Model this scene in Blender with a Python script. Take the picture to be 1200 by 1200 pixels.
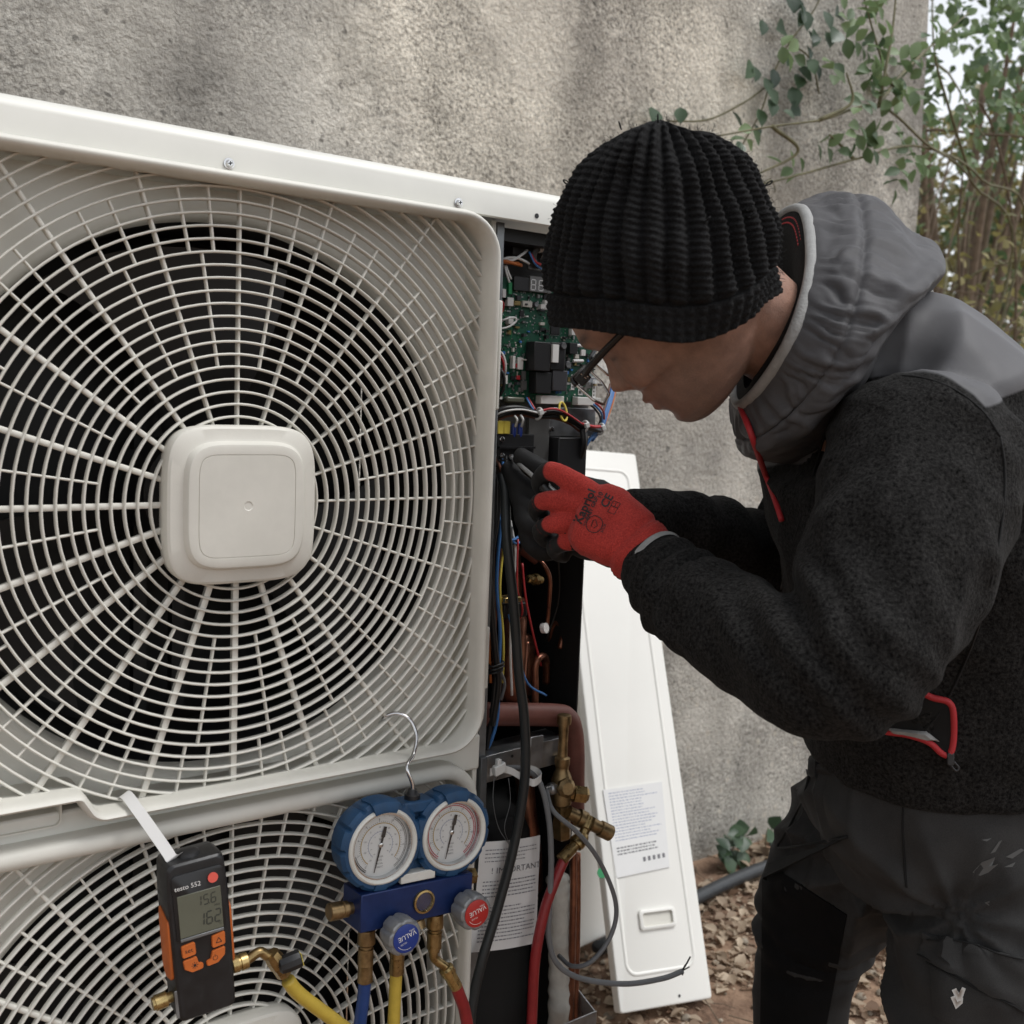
import bpy, bmesh, math, random
import numpy as np
from mathutils import Vector, Matrix, noise
from mathutils.bvhtree import BVHTree

for o in list(bpy.data.objects):
    bpy.data.objects.remove(o, do_unlink=True)
scene = bpy.context.scene
COL = scene.collection
rad = math.radians
PI = math.pi
rnd = random.Random(7)

# ---------------------------------------------------------------- camera
CAM = Vector((-0.41049, -1.00857, 1.13010))
C_RT = Vector((0.80557808, -0.59125501, 0.0382291))
C_UP = Vector((0.02969136, 0.10472746, 0.99405763))
C_FW = Vector((0.5917452, 0.79965597, -0.10192131))
FPX = 1259.8                                   # focal length in photo pixels (1200 wide)
cd = bpy.data.cameras.new('camera')
cam = bpy.data.objects.new('camera', cd)
COL.objects.link(cam)
cam.matrix_world = Matrix((
    (C_RT.x, C_UP.x, -C_FW.x, CAM.x), (C_RT.y, C_UP.y, -C_FW.y, CAM.y),
    (C_RT.z, C_UP.z, -C_FW.z, CAM.z), (0, 0, 0, 1)))
cd.sensor_fit = 'HORIZONTAL'
cd.sensor_width = 24.0
cd.lens = 24.0 * FPX / 1200.0
cd.clip_start = 0.02
cd.clip_end = 400
cd.dof.use_dof = True
cd.dof.focus_distance = 1.17
cd.dof.aperture_fstop = 5.6
scene.camera = cam

# ---------------------------------------------------------------- sky and sun (overcast)
SUN_EL, SUN_AZ = 62.0, 318.0                    # azimuth of the sun's direction, degrees from +x
world = bpy.data.worlds.new('World')
scene.world = world
world.use_nodes = True
wn = world.node_tree
wn.nodes.clear()
sky = wn.nodes.new('ShaderNodeTexSky')
sky.sky_type = 'NISHITA'
sky.sun_disc = False
sky.sun_elevation = rad(SUN_EL)
sky.sun_rotation = rad(90 - SUN_AZ)
sky.air_density = 1.0
sky.dust_density = 1.0
sky.ozone_density = 1.0
hs = wn.nodes.new('ShaderNodeHueSaturation')
hs.inputs['Saturation'].default_value = 0.17     # cloud cover: nearly colourless sky
bgn = wn.nodes.new('ShaderNodeBackground')
bgn.inputs['Strength'].default_value = 0.13
wo = wn.nodes.new('ShaderNodeOutputWorld')
wn.links.new(sky.outputs[0], hs.inputs['Color'])
wn.links.new(hs.outputs[0], bgn.inputs['Color'])
wn.links.new(bgn.outputs[0], wo.inputs['Surface'])
sl = bpy.data.lights.new('sun', 'SUN')
sl.energy = 1.3
sl.angle = rad(24)
sl.color = (1.0, 0.99, 0.975)
so = bpy.data.objects.new('sun', sl)
COL.objects.link(so)
sd = Vector((math.cos(rad(SUN_EL)) * math.cos(rad(SUN_AZ)), math.cos(rad(SUN_EL)) * math.sin(rad(SUN_AZ)), math.sin(rad(SUN_EL))))
so.rotation_euler = sd.to_track_quat('Z', 'Y').to_euler()
so.location = sd * 8
scene.view_settings.view_transform = 'Standard'
scene.view_settings.look = 'None'
scene.view_settings.gamma = 1.0
scene.view_settings.use_curve_mapping = False
scene.view_settings.exposure = 0.70
scene.render.engine = 'CYCLES'
scene.cycles.use_denoising = True
scene.cycles.max_bounces = 7
scene.cycles.transparent_max_bounces = 12
scene.cycles.caustics_reflective = False
scene.cycles.caustics_refractive = False


def ray(u, v):
    return C_RT * ((u - 600) / FPX) - C_UP * ((v - 600) / FPX) + C_FW

def at(u, v, d):
    """the point d metres deep along the sight line of photo pixel u, v"""
    return CAM + ray(u, v) * d

def aty(u, v, y):
    """where that sight line meets the plane y"""
    r = ray(u, v)
    return CAM + r * ((y - CAM.y) / r.y)

def atz(u, v, z):
    r = ray(u, v)
    return CAM + r * ((z - CAM.z) / r.z)


# ---------------------------------------------------------------- materials
MATS = {}

def mat(name, col=(.5, .5, .5), rough=.5, metal=0.0, var=0.0, vscale=30, col2=None, bump=0.0, bscale=200,
        spec=.5, sheen=0.0, coat=0.0, trans=0.0, alpha=1.0, emit=None, stretch=None, rvar=0.0, space='Object', bdist=.002, ior=1.45):
    m = bpy.data.materials.new(name)
    m.use_nodes = True
    n, l = m.node_tree.nodes, m.node_tree.links
    b = n['Principled BSDF']
    b.inputs['Base Color'].default_value = (*col, 1)
    b.inputs['Roughness'].default_value = rough
    b.inputs['Metallic'].default_value = metal
    b.inputs['Specular IOR Level'].default_value = spec
    b.inputs['IOR'].default_value = ior
    if sheen:
        b.inputs['Sheen Weight'].default_value = sheen
        b.inputs['Sheen Roughness'].default_value = .5
    if coat:
        b.inputs['Coat Weight'].default_value = coat
        b.inputs['Coat Roughness'].default_value = .15
    if trans:
        b.inputs['Transmission Weight'].default_value = trans
    if alpha < 1:
        b.inputs['Alpha'].default_value = alpha
    if emit:
        b.inputs['Emission Color'].default_value = (*emit[0], 1)
        b.inputs['Emission Strength'].default_value = emit[1]
    if var or bump or rvar:
        tc = n.new('ShaderNodeTexCoord')
        src = tc.outputs[space] if space != 'World' else n.new('ShaderNodeNewGeometry').outputs['Position']
        if stretch:
            mp = n.new('ShaderNodeMapping')
            mp.inputs['Scale'].default_value = stretch
            l.new(src, mp.inputs['Vector'])
            src = mp.outputs[0]
    if var or rvar:
        t = n.new('ShaderNodeTexNoise')
        t.inputs['Scale'].default_value = vscale
        t.inputs['Detail'].default_value = 5
        t.inputs['Roughness'].default_value = .62
        l.new(src, t.inputs['Vector'])
        if var:
            cr = n.new('ShaderNodeValToRGB')
            c2 = col2 or tuple(c * (1 - var) for c in col)
            c1 = col if col2 else tuple(min(1, c * (1 + var)) for c in col)
            cr.color_ramp.elements[0].position = .32
            cr.color_ramp.elements[1].position = .68
            cr.color_ramp.elements[0].color = (*c2, 1)
            cr.color_ramp.elements[1].color = (*c1, 1)
            l.new(t.outputs['Fac'], cr.inputs[0])
            l.new(cr.outputs[0], b.inputs['Base Color'])
        if rvar:
            mr = n.new('ShaderNodeMapRange')
            mr.inputs['To Min'].default_value = max(0, rough - rvar)
            mr.inputs['To Max'].default_value = min(1, rough + rvar)
            mr.inputs['From Min'].default_value = .3
            mr.inputs['From Max'].default_value = .7
            l.new(t.outputs['Fac'], mr.inputs['Value'])
            l.new(mr.outputs[0], b.inputs['Roughness'])
    if bump:
        t2 = n.new('ShaderNodeTexNoise')
        t2.inputs['Scale'].default_value = bscale
        t2.inputs['Detail'].default_value = 4
        l.new(src, t2.inputs['Vector'])
        bp = n.new('ShaderNodeBump')
        bp.inputs['Strength'].default_value = bump
        bp.inputs['Distance'].default_value = bdist
        l.new(t2.outputs['Fac'], bp.inputs['Height'])
        l.new(bp.outputs[0], b.inputs['Normal'])
    MATS[name] = m
    return m


# ---------------------------------------------------------------- mesh building
class MB:
    def __init__(self, T=None):
        self.v, self.f, self.T = [], [], T

    def add(self, verts, faces):
        b = len(self.v)
        if self.T is not None:
            verts = [self.T @ Vector(p) for p in verts]
        self.v += [tuple(p) for p in verts]
        self.f += [tuple(b + i for i in f) for f in faces]
        return self

    def box(self, lo, hi):
        x0, y0, z0 = lo
        x1, y1, z1 = hi
        vs = [(x0, y0, z0), (x1, y0, z0), (x1, y1, z0), (x0, y1, z0), (x0, y0, z1), (x1, y0, z1), (x1, y1, z1), (x0, y1, z1)]
        return self.add(vs, [(0, 3, 2, 1), (4, 5, 6, 7), (0, 1, 5, 4), (1, 2, 6, 5), (2, 3, 7, 6), (3, 0, 4, 7)])

    def obox(self, c, ax, ay, az):
        c, ax, ay, az = map(Vector, (c, ax, ay, az))
        vs = [c + ax * i + ay * j + az * k for k in (-1, 1) for (i, j) in ((-1, -1), (1, -1), (1, 1), (-1, 1))]
        return self.add(vs, [(0, 3, 2, 1), (4, 5, 6, 7), (0, 1, 5, 4), (1, 2, 6, 5), (2, 3, 7, 6), (3, 0, 4, 7)])

    def loft(self, rings, cap0=True, cap1=True, closed=True, loop=False):
        n = len(rings[0])
        vs = [p for r in rings for p in r]
        fs = []
        m = len(rings)
        for i in range(m if loop else m - 1):
            a, b = i * n, ((i + 1) % m) * n
            for j in range(n if closed else n - 1):
                k = (j + 1) % n
                fs.append((a + j, a + k, b + k, b + j))
        if not loop:
            if cap0:
                fs.append(tuple(range(n - 1, -1, -1)))
            if cap1:
                fs.append(tuple((m - 1) * n + j for j in range(n)))
        return self.add(vs, fs)

    def tube(self, pts, r, n=8, closed=False, caps=True, up=None, flat=1.0):
        pts = [Vector(p) for p in pts]
        m = len(pts)
        rs = r if isinstance(r, (list, tuple)) else [r] * m
        rings = []
        prev = None
        for i, p in enumerate(pts):
            if closed:
                t = pts[(i + 1) % m] - pts[i - 1]
            else:
                t = pts[min(i + 1, m - 1)] - pts[max(i - 1, 0)]
            if t.length < 1e-9:
                t = Vector((0, 0, 1))
            t.normalize()
            if prev is None:
                a = Vector(up) if up else (Vector((0, 0, 1)) if abs(t.z) < .9 else Vector((1, 0, 0)))
            else:
                a = prev
            a = a - t * a.dot(t)
            if a.length < 1e-6:
                a = t.orthogonal()
            a.normalize()
            prev = a
            b = t.cross(a)
            rings.append([p + (a * math.cos(2 * PI * j / n) * flat + b * math.sin(2 * PI * j / n)) * rs[i] for j in range(n)])
        return self.loft(rings, caps, caps, True, closed)

    def lathe(self, prof, o, axis, n=20, cap0=True, cap1=True, ref=None):
        """prof: (distance along axis, radius)"""
        o, t = Vector(o), Vector(axis).normalized()
        a = (Vector(ref) - t * Vector(ref).dot(t)).normalized() if ref is not None else t.orthogonal().normalized()
        b = t.cross(a)
        rings = [[o + t * d + (a * math.cos(2 * PI * j / n) + b * math.sin(2 * PI * j / n)) * max(r, 1e-5) for j in range(n)] for d, r in prof]
        return self.loft(rings, cap0, cap1)

    def build(self, name, m=None, parent=None, smooth=40, bevel=0.0, seg=2, recenter=True):
        me = bpy.data.meshes.new(name)
        if recenter and self.v:
            a = np.array(self.v)
            c = Vector(((a.min(0) + a.max(0)) / 2).tolist())
        else:
            c = Vector((0, 0, 0))
        me.from_pydata([tuple(Vector(p) - c) for p in self.v], [], self.f)
        me.validate()
        me.update()
        if smooth:
            me.polygons.foreach_set('use_smooth', [True] * len(me.polygons))
            if smooth < 180:
                me.set_sharp_from_angle(angle=rad(smooth))
        return link(name, me, m, parent, c, bevel, seg)


def link(name, me, m=None, parent=None, loc=(0, 0, 0), bevel=0.0, seg=2):
    o = bpy.data.objects.new(name, me)
    COL.objects.link(o)
    if m is not None:
        if isinstance(m, str):
            m = MATS[m]
        if len(me.materials) == 0:
            me.materials.append(m)
    o.location = loc
    if parent is not None:
        o.parent = parent
        w = Vector(parent['_w']) if '_w' in parent else Vector((0, 0, 0))
        o.location = Vector(loc) - w
    o['_w'] = tuple(loc)
    if bevel:
        md = o.modifiers.new('bevel', 'BEVEL')
        md.width = bevel
        md.segments = seg
        md.limit_method = 'ANGLE'
        md.angle_limit = rad(35)
        md.harden_normals = False
    return o


def thing(name, label, cat, loc=(0, 0, 0), group=None):
    o = bpy.data.objects.new(name, None)
    COL.objects.link(o)
    o.empty_display_size = .05
    o.location = loc
    o['_w'] = tuple(loc)
    return tag(o, label, cat, group)


def tag(o, label=None, cat=None, group=None, kind=None):
    if label: o['label'] = label
    if cat: o['category'] = cat
    if group: o['group'] = group
    if kind: o['kind'] = kind
    return o


def copy_part(src, loc, parent):
    """a copy of one mesh object (mesh data shared), placed at a world location"""
    c = src.copy()
    COL.objects.link(c)
    c.parent = parent
    c.location = Vector(loc) - Vector(parent['_w'])
    c['_w'] = tuple(loc)
    return c


def catmull(pts, k=6, closed=False):
    pts = [Vector(p) for p in pts]
    n = len(pts)
    out = []
    for i in range(n if closed else n - 1):
        p1, p2 = pts[i], pts[(i + 1) % n]
        p0 = pts[i - 1] if (closed or i > 0) else p1 * 2 - p2
        p3 = pts[(i + 2) % n] if (closed or i + 2 < n) else p2 * 2 - p1
        for j in range(k):
            t = j / k
            out.append(.5 * ((2 * p1) + (p2 - p0) * t + (2 * p0 - 5 * p1 + 4 * p2 - p3) * t * t + (3 * p1 - p0 - 3 * p2 + p3) * t ** 3))
    if not closed:
        out.append(pts[-1])
    return out


def lerp_list(vals, k):
    """values per control point spread over a catmull(pts, k) curve"""
    out = []
    for a, b in zip(vals[:-1], vals[1:]):
        out += [a + (b - a) * j / k for j in range(k)]
    return out + [vals[-1]]


def fillet(poly, rads, seg=6):
    """round the corners of a closed 2D polygon"""
    n = len(poly)
    out = []
    for i in range(n):
        p, a, b = Vector(poly[i]), Vector(poly[i - 1]), Vector(poly[(i + 1) % n])
        r = rads[i] if isinstance(rads, (list, tuple)) else rads
        d1, d2 = (a - p).normalized(), (b - p).normalized()
        ang = d1.angle(d2)
        if r <= 0 or ang > PI - .02:
            out.append(p)
            continue
        tl = r / math.tan(ang / 2)
        tl = min(tl, (a - p).length * .49, (b - p).length * .49)
        r = tl * math.tan(ang / 2)
        c = p + (d1 + d2).normalized() * (r / math.sin(ang / 2))
        s, e = p + d1 * tl, p + d2 * tl
        v0, v1 = s - c, e - c
        a0 = math.atan2(v0.y, v0.x)
        da = math.atan2(v1.y, v1.x) - a0
        while da > PI: da -= 2 * PI
        while da < -PI: da += 2 * PI
        for j in range(seg + 1):
            t = a0 + da * j / seg
            out.append(Vector((c.x + math.cos(t) * r, c.y + math.sin(t) * r)))
    return out


def text_data(s, size=1.0, align='CENTER', extrude=0.0, spacing=1.0, shear=0.0, bold=0.0):
    """verts and faces of flat lettering in the xy plane"""
    cu = bpy.data.curves.new('lettering', 'FONT')
    cu.body = s
    cu.size = size
    cu.align_x = align
    cu.align_y = 'CENTER'
    cu.extrude = extrude
    cu.space_character = spacing
    cu.shear = shear
    cu.offset = bold * size
    cu.resolution_u = 3
    ob = bpy.data.objects.new('lettering', cu)
    COL.objects.link(ob)
    bpy.context.view_layer.update()
    me = ob.to_mesh()
    vs = [v.co.copy() for v in me.vertices]
    fs = [tuple(p.vertices) for p in me.polygons]
    ob.to_mesh_clear()
    bpy.data.objects.remove(ob)
    bpy.data.curves.remove(cu)
    return vs, fs


def frame(o, ex, ez):
    """matrix whose columns are ex (right), ey (into the scene), ez (up)"""
    ex = Vector(ex).normalized()
    ez = Vector(ez)
    ez = (ez - ex * ez.dot(ex)).normalized()
    ey = ez.cross(ex)
    o = Vector(o)
    return Matrix(((ex.x, ey.x, ez.x, o.x), (ex.y, ey.y, ez.y, o.y), (ex.z, ey.z, ez.z, o.z), (0, 0, 0, 1)))
# ---------------------------------------------------------------- material library
mat('cream_paint', (.660, .655, .605), .42, var=.045, vscale=7, rvar=.08, bump=.02, bscale=600)
mat('cream_plastic', (.625, .610, .552), .54, var=.06, vscale=16, rvar=.09, bump=.06, bscale=900)
mat('white_panel', (.75, .742, .70), .4, var=.025, vscale=4, rvar=.05)
mat('black_metal', (.016, .016, .016), .5)
mat('black_plastic', (.014, .014, .015), .38, var=.2, vscale=60, rvar=.1)
mat('fan_plastic', (.022, .021, .021), .45)
mat('galvanised', (.34, .345, .35), .36, .9, var=.18, vscale=40, rvar=.12)
mat('grey_steel', (.22, .23, .235), .42, .75, var=.15, vscale=50, rvar=.1)
mat('dark_steel', (.10, .105, .11), .45, .5, var=.2, vscale=50)
mat('chrome', (.62, .62, .62), .2, 1.0)
mat('brass', (.30, .21, .095), .34, .95, var=.3, vscale=120, rvar=.12)
mat('brass_bright', (.46, .34, .15), .3, .95, var=.18, vscale=120, rvar=.1)
mat('brass_old', (.26, .18, .09), .42, .9, var=.35, vscale=90, rvar=.14)
mat('copper', (.33, .145, .085), .38, .85, var=.3, vscale=40, rvar=.12, col2=(.16, .07, .05))
mat('copper_foam', (.15, .055, .042), .55, var=.2, vscale=30)
mat('blue_rubber', (.014, .058, .135), .5, var=.22, vscale=35, rvar=.1, bump=.1, bscale=500)
mat('blue_anodised', (.010, .026, .105), .36, .25, var=.15, vscale=60, rvar=.08)
mat('blue_hose', (.015, .05, .19), .4, var=.12, vscale=60)
mat('yellow_hose', (.52, .37, .055), .4, var=.1, vscale=60)
mat('red_hose', (.24, .017, .019), .38, var=.12, vscale=60)
mat('bezel_white', (.66, .65, .60), .4, var=.06, vscale=50)
mat('dial_white', (.70, .70, .69), .5)
mat('ink_black', (.015, .015, .016), .5)
mat('seam_black', (.004, .004, .004), .9)
mat('ink_grey', (.16, .16, .17), .6)
mat('ink_red', (.48, .03, .05), .5)
mat('ink_gold', (.40, .27, .08), .5)
mat('ink_blue', (.26, .29, .42), .5)
mat('knob_grey', (.24, .245, .25), .34, .35, var=.15, vscale=60)
mat('sticker_blue', (.016, .04, .22), .35)
mat('sticker_red', (.42, .026, .022), .35)
mat('white_plastic', (.72, .71, .69), .4)
mat('orange_rubber', (.50, .12, .022), .52, var=.12, vscale=50)
mat('lcd', (.115, .118, .088), .22, var=.05, vscale=25)
mat('lcd_ink', (.035, .037, .03), .5)
mat('logo_red', (.75, .12, .09), .4)
mat('pcb_green', (.010, .060, .036), .42, var=.35, vscale=120, rvar=.12, col2=(.02, .10, .06))
mat('solder', (.5, .5, .5), .35, .8)
mat('chip_black', (.016, .016, .017), .45)
mat('connector_white', (.66, .65, .62), .45)
mat('capacitor', (.05, .05, .055), .35)
mat('sheet_grey', (.165, .165, .16), .45, .35, var=.12, vscale=40)
mat('wire_black', (.012, .012, .012), .42)
mat('wire_white', (.68, .68, .66), .45)
mat('wire_red', (.42, .03, .035), .42)
mat('wire_blue', (.05, .17, .42), .42)
mat('wire_orange', (.45, .13, .03), .45)
mat('wire_yellow', (.68, .55, .09), .42)
mat('wire_brown', (.12, .045, .025), .45)
mat('cable_black', (.017, .02, .021), .36, rvar=.08, vscale=50)
mat('cable_grey', (.15, .155, .16), .45, var=.08, vscale=60)
mat('nylon_white', (.62, .62, .60), .4, spec=.5)
mat('paper', (.71, .71, .70), .7, var=.03, vscale=10)
mat('paper_ink', (.20, .20, .22), .7)
mat('jacket_black', (.012, .012, .012), .75, bump=.2, bscale=60)
mat('insulation', (.50, .48, .43), .75, var=.15, vscale=30, bump=.5, bscale=60)
mat('sticker_green', (.02, .22, .08), .45)
mat('conduit_black', (.03, .033, .036), .42, var=.2, vscale=40)
mat('skin', (.31, .178, .13), .5, var=.24, vscale=48, bump=.45, bscale=520, bdist=.0012)
mat('lens_glass', (.95, .95, .95), .02, trans=1.0, ior=1.45)
mat('glasses_black', (.01, .01, .011), .22)
mat('trim_grey', (.27, .27, .262), .7, var=.12, vscale=90, bump=.4, bscale=400)
mat('zip_red', (.40, .022, .028), .6, bump=.3, bscale=500)
mat('boot_leather', (.05, .035, .025), .6, var=.3, vscale=25, bump=.3, bscale=60)
mat('rubber_sole', (.02, .02, .02), .8)
mat('stain_white', (.075, .075, .073), .8)
mat('thread_white', (.6, .6, .58), .7)
mat('pebble_stone', (.26, .22, .17), .8, var=.4, vscale=60)
mat('bark', (.15, .11, .075), .85, var=.35, vscale=18, bump=.6, bscale=50)
mat('stem_green', (.13, .12, .06), .7, var=.3, vscale=30)


def leaf_mat(name, c1, c2, rough=.5):
    m = bpy.data.materials.new(name)
    m.use_nodes = True
    n, l = m.node_tree.nodes, m.node_tree.links
    b = n['Principled BSDF']
    b.inputs['Roughness'].default_value = rough
    at_ = n.new('ShaderNodeAttribute')
    at_.attribute_name = 'tint'
    cr = n.new('ShaderNodeValToRGB')
    cr.color_ramp.elements[0].color = (*c1, 1)
    cr.color_ramp.elements[1].color = (*c2, 1)
    l.new(at_.outputs['Fac'], cr.inputs[0])
    l.new(cr.outputs[0], b.inputs['Base Color'])
    tr = n.new('ShaderNodeBsdfTranslucent')
    l.new(cr.outputs[0], tr.inputs['Color'])
    mx = n.new('ShaderNodeMixShader')
    mx.inputs[0].default_value = .35
    l.new(b.outputs[0], mx.inputs[1])
    l.new(tr.outputs[0], mx.inputs[2])
    l.new(mx.outputs[0], n['Material Output'].inputs['Surface'])
    MATS[name] = m


leaf_mat('leaf_green', (.06, .11, .05), (.22, .31, .14))
leaf_mat('leaf_dark', (.03, .055, .035), (.09, .15, .08), .4)
leaf_mat('leaf_olive', (.13, .125, .045), (.34, .30, .12))
leaf_mat('leaf_litter', (.17, .10, .06), (.62, .51, .38), .75)


def wall_material():
    m = bpy.data.materials.new('roughcast')
    m.use_nodes = True
    n, l = m.node_tree.nodes, m.node_tree.links
    b = n['Principled BSDF']
    b.inputs['Roughness'].default_value = .92
    b.inputs['Specular IOR Level'].default_value = .25
    pos = n.new('ShaderNodeNewGeometry').outputs['Position']

    def nz(scale, detail=6, rough=.6):
        t = n.new('ShaderNodeTexNoise')
        t.inputs['Scale'].default_value = scale
        t.inputs['Detail'].default_value = detail
        t.inputs['Roughness'].default_value = rough
        l.new(pos, t.inputs['Vector'])
        return t.outputs['Fac']

    def ramp(src, *els):
        cr = n.new('ShaderNodeValToRGB')
        while len(cr.color_ramp.elements) < len(els):
            cr.color_ramp.elements.new(.5)
        for e, (p, c) in zip(cr.color_ramp.elements, els):
            e.position = p
            e.color = (*c, 1)
        l.new(src, cr.inputs[0])
        return cr.outputs[0]

    def mix(fac, a, bb, mode='MIX'):
        x = n.new('ShaderNodeMix')
        x.data_type = 'RGBA'
        x.blend_type = mode
        if isinstance(fac, float): x.inputs[0].default_value = fac
        else: l.new(fac, x.inputs[0])
        for i, s in ((6, a), (7, bb)):
            if isinstance(s, tuple): x.inputs[i].default_value = (*s, 1)
            else: l.new(s, x.inputs[i])
        return x.outputs[2]
    g = lambda k: (k, k, k)
    # warm grey render, dirtier patches, lichen speckle, pale aggregate showing
    base = ramp(nz(1.25, 8, .6), (.36, (.33, .312, .283)), (.49, (.48, .455, .405)), (.62, (.68, .65, .585)))
    dirt = ramp(nz(4.5, 9, .7), (.33, g(.5)), (.57, g(1.05)))
    c = mix(.8, base, dirt, 'MULTIPLY')
    fine = ramp(nz(135, 4, .72), (.36, g(.34)), (.5, g(.95)), (.66, g(1.42)))
    worn = n.new('ShaderNodeMapRange')          # grain stands out where the skin of the render has weathered off
    worn.inputs['From Min'].default_value = .58; worn.inputs['From Max'].default_value = .40
    worn.inputs['To Min'].default_value = .34; worn.inputs['To Max'].default_value = .95
    l.new(nz(2.3, 5, .6), worn.inputs['Value'])
    c = mix(worn.outputs[0], c, fine, 'MULTIPLY')
    drip = n.new('ShaderNodeMapping'); drip.inputs['Scale'].default_value = (5.5, 1, .7)
    l.new(pos, drip.inputs['Vector'])
    dn = n.new('ShaderNodeTexNoise'); dn.inputs['Scale'].default_value = 1.0; dn.inputs['Detail'].default_value = 7
    l.new(drip.outputs[0], dn.inputs['Vector'])
    c = mix(.7, c, ramp(dn.outputs['Fac'], (.35, g(.64)), (.50, g(1.0)), (.7, g(1.12))), 'MULTIPLY')
    pits = ramp(nz(48, 2, .5), (.27, g(.35)), (.33, g(1.0)))
    c = mix(.8, c, pits, 'MULTIPLY')
    vo = n.new('ShaderNodeTexVoronoi')
    vo.inputs['Scale'].default_value = 46
    vo.inputs['Randomness'].default_value = 1
    l.new(pos, vo.inputs['Vector'])
    peb = n.new('ShaderNodeMath'); peb.operation = 'LESS_THAN'
    l.new(vo.outputs['Distance'], peb.inputs[0])
    sepc = n.new('ShaderNodeSeparateColor')
    l.new(vo.outputs['Color'], sepc.inputs[0])
    thr = n.new('ShaderNodeMapRange')
    thr.inputs['From Min'].default_value = .72
    thr.inputs['From Max'].default_value = 1.0
    thr.inputs['To Min'].default_value = 0
    thr.inputs['To Max'].default_value = .42
    l.new(sepc.outputs[0], thr.inputs['Value'])
    l.new(thr.outputs[0], peb.inputs[1])
    sepz = n.new('ShaderNodeSeparateXYZ')
    l.new(pos, sepz.inputs[0])
    low = n.new('ShaderNodeMapRange')          # the aggregate shows on the worn lower part of the wall
    low.inputs['From Min'].default_value = 1.15
    low.inputs['From Max'].default_value = .75
    low.inputs['To Min'].default_value = .12
    low.inputs['To Max'].default_value = .8
    l.new(sepz.outputs['Z'], low.inputs['Value'])
    pf = n.new('ShaderNodeMath'); pf.operation = 'MULTIPLY'
    l.new(peb.outputs[0], pf.inputs[0]); l.new(low.outputs[0], pf.inputs[1])
    # a paler area of the wall with an irregular edge
    vd = n.new('ShaderNodeVectorMath'); vd.operation = 'DISTANCE'
    wq = n.new('ShaderNodeTexNoise'); wq.inputs['Scale'].default_value = 2.6; wq.inputs['Detail'].default_value = 6
    l.new(pos, wq.inputs['Vector'])
    wv = n.new('ShaderNodeVectorMath'); wv.operation = 'MULTIPLY_ADD'
    wv.inputs[1].default_value = (.9, 0, .9)
    l.new(wq.outputs['Color'], wv.inputs[0]); l.new(pos, wv.inputs[2])
    l.new(wv.outputs[0], vd.inputs[0]); vd.inputs[1].default_value = (1.55, .8, 2.15)
    sk = n.new('ShaderNodeMapRange'); sk.interpolation_type = 'SMOOTHSTEP'
    sk.inputs['From Min'].default_value = .75; sk.inputs['From Max'].default_value = .35
    l.new(vd.outputs['Value'], sk.inputs['Value'])
    c = mix(sk.outputs[0], c, mix(1.0, c, (1.42, 1.39, 1.33), 'MULTIPLY'))
    c = mix(pf.outputs[0], c, (.52, .48, .41))
    l.new(c, b.inputs['Base Color'])
    h = n.new('ShaderNodeMath'); h.operation = 'ADD'
    l.new(nz(90, 4, .7), h.inputs[0]); l.new(nz(14, 4), h.inputs[1])
    bp = n.new('ShaderNodeBump')
    bp.inputs['Strength'].default_value = 1.0
    bp.inputs['Distance'].default_value = .009
    l.new(h.outputs[0], bp.inputs['Height'])
    l.new(bp.outputs[0], b.inputs['Normal'])
    MATS['roughcast'] = m


wall_material()


def ground_material():
    m = bpy.data.materials.new('soil')
    m.use_nodes = True
    n, l = m.node_tree.nodes, m.node_tree.links
    b = n['Principled BSDF']
    b.inputs['Roughness'].default_value = .95
    pos = n.new('ShaderNodeNewGeometry').outputs['Position']
    t = n.new('ShaderNodeTexNoise')
    t.inputs['Scale'].default_value = 9
    t.inputs['Detail'].default_value = 9
    t.inputs['Roughness'].default_value = .7
    l.new(pos, t.inputs['Vector'])
    cr = n.new('ShaderNodeValToRGB')
    cr.color_ramp.elements[0].position = .35
    cr.color_ramp.elements[1].position = .7
    cr.color_ramp.elements[0].color = (.13, .075, .048, 1)
    cr.color_ramp.elements[1].color = (.33, .22, .145, 1)
    l.new(t.outputs['Fac'], cr.inputs[0])
    l.new(cr.outputs[0], b.inputs['Base Color'])
    t2 = n.new('ShaderNodeTexNoise')
    t2.inputs['Scale'].default_value = 60
    t2.inputs['Detail'].default_value = 6
    l.new(pos, t2.inputs['Vector'])
    bp = n.new('ShaderNodeBump')
    bp.inputs['Strength'].default_value = 1.0
    bp.inputs['Distance'].default_value = .012
    l.new(t2.outputs['Fac'], bp.inputs['Height'])
    l.new(bp.outputs[0], b.inputs['Normal'])
    MATS['soil'] = m


ground_material()


def pane_material(name, tint=(1, 1, 1), gloss=.9):
    m = bpy.data.materials.new(name)
    m.use_nodes = True
    n, l = m.node_tree.nodes, m.node_tree.links
    n.remove(n['Principled BSDF'])
    tr = n.new('ShaderNodeBsdfTransparent')
    tr.inputs['Color'].default_value = (*tint, 1)
    gl = n.new('ShaderNodeBsdfGlossy')
    gl.inputs['Roughness'].default_value = .03
    gl.inputs['Color'].default_value = (gloss, gloss, gloss, 1)
    lw = n.new('ShaderNodeLayerWeight')
    lw.inputs['Blend'].default_value = .12
    fr = n.new('ShaderNodeMath')
    fr.operation = 'MULTIPLY_ADD'
    fr.inputs[1].default_value = .55
    fr.inputs[2].default_value = .035
    l.new(lw.outputs['Facing'], fr.inputs[0])
    mx = n.new('ShaderNodeMixShader')
    l.new(fr.outputs[0], mx.inputs[0])
    l.new(tr.outputs[0], mx.inputs[1])
    l.new(gl.outputs[0], mx.inputs[2])
    l.new(mx.outputs[0], n['Material Output'].inputs['Surface'])
    MATS[name] = m


pane_material('clear_pane', (.96, .97, .97))
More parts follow.
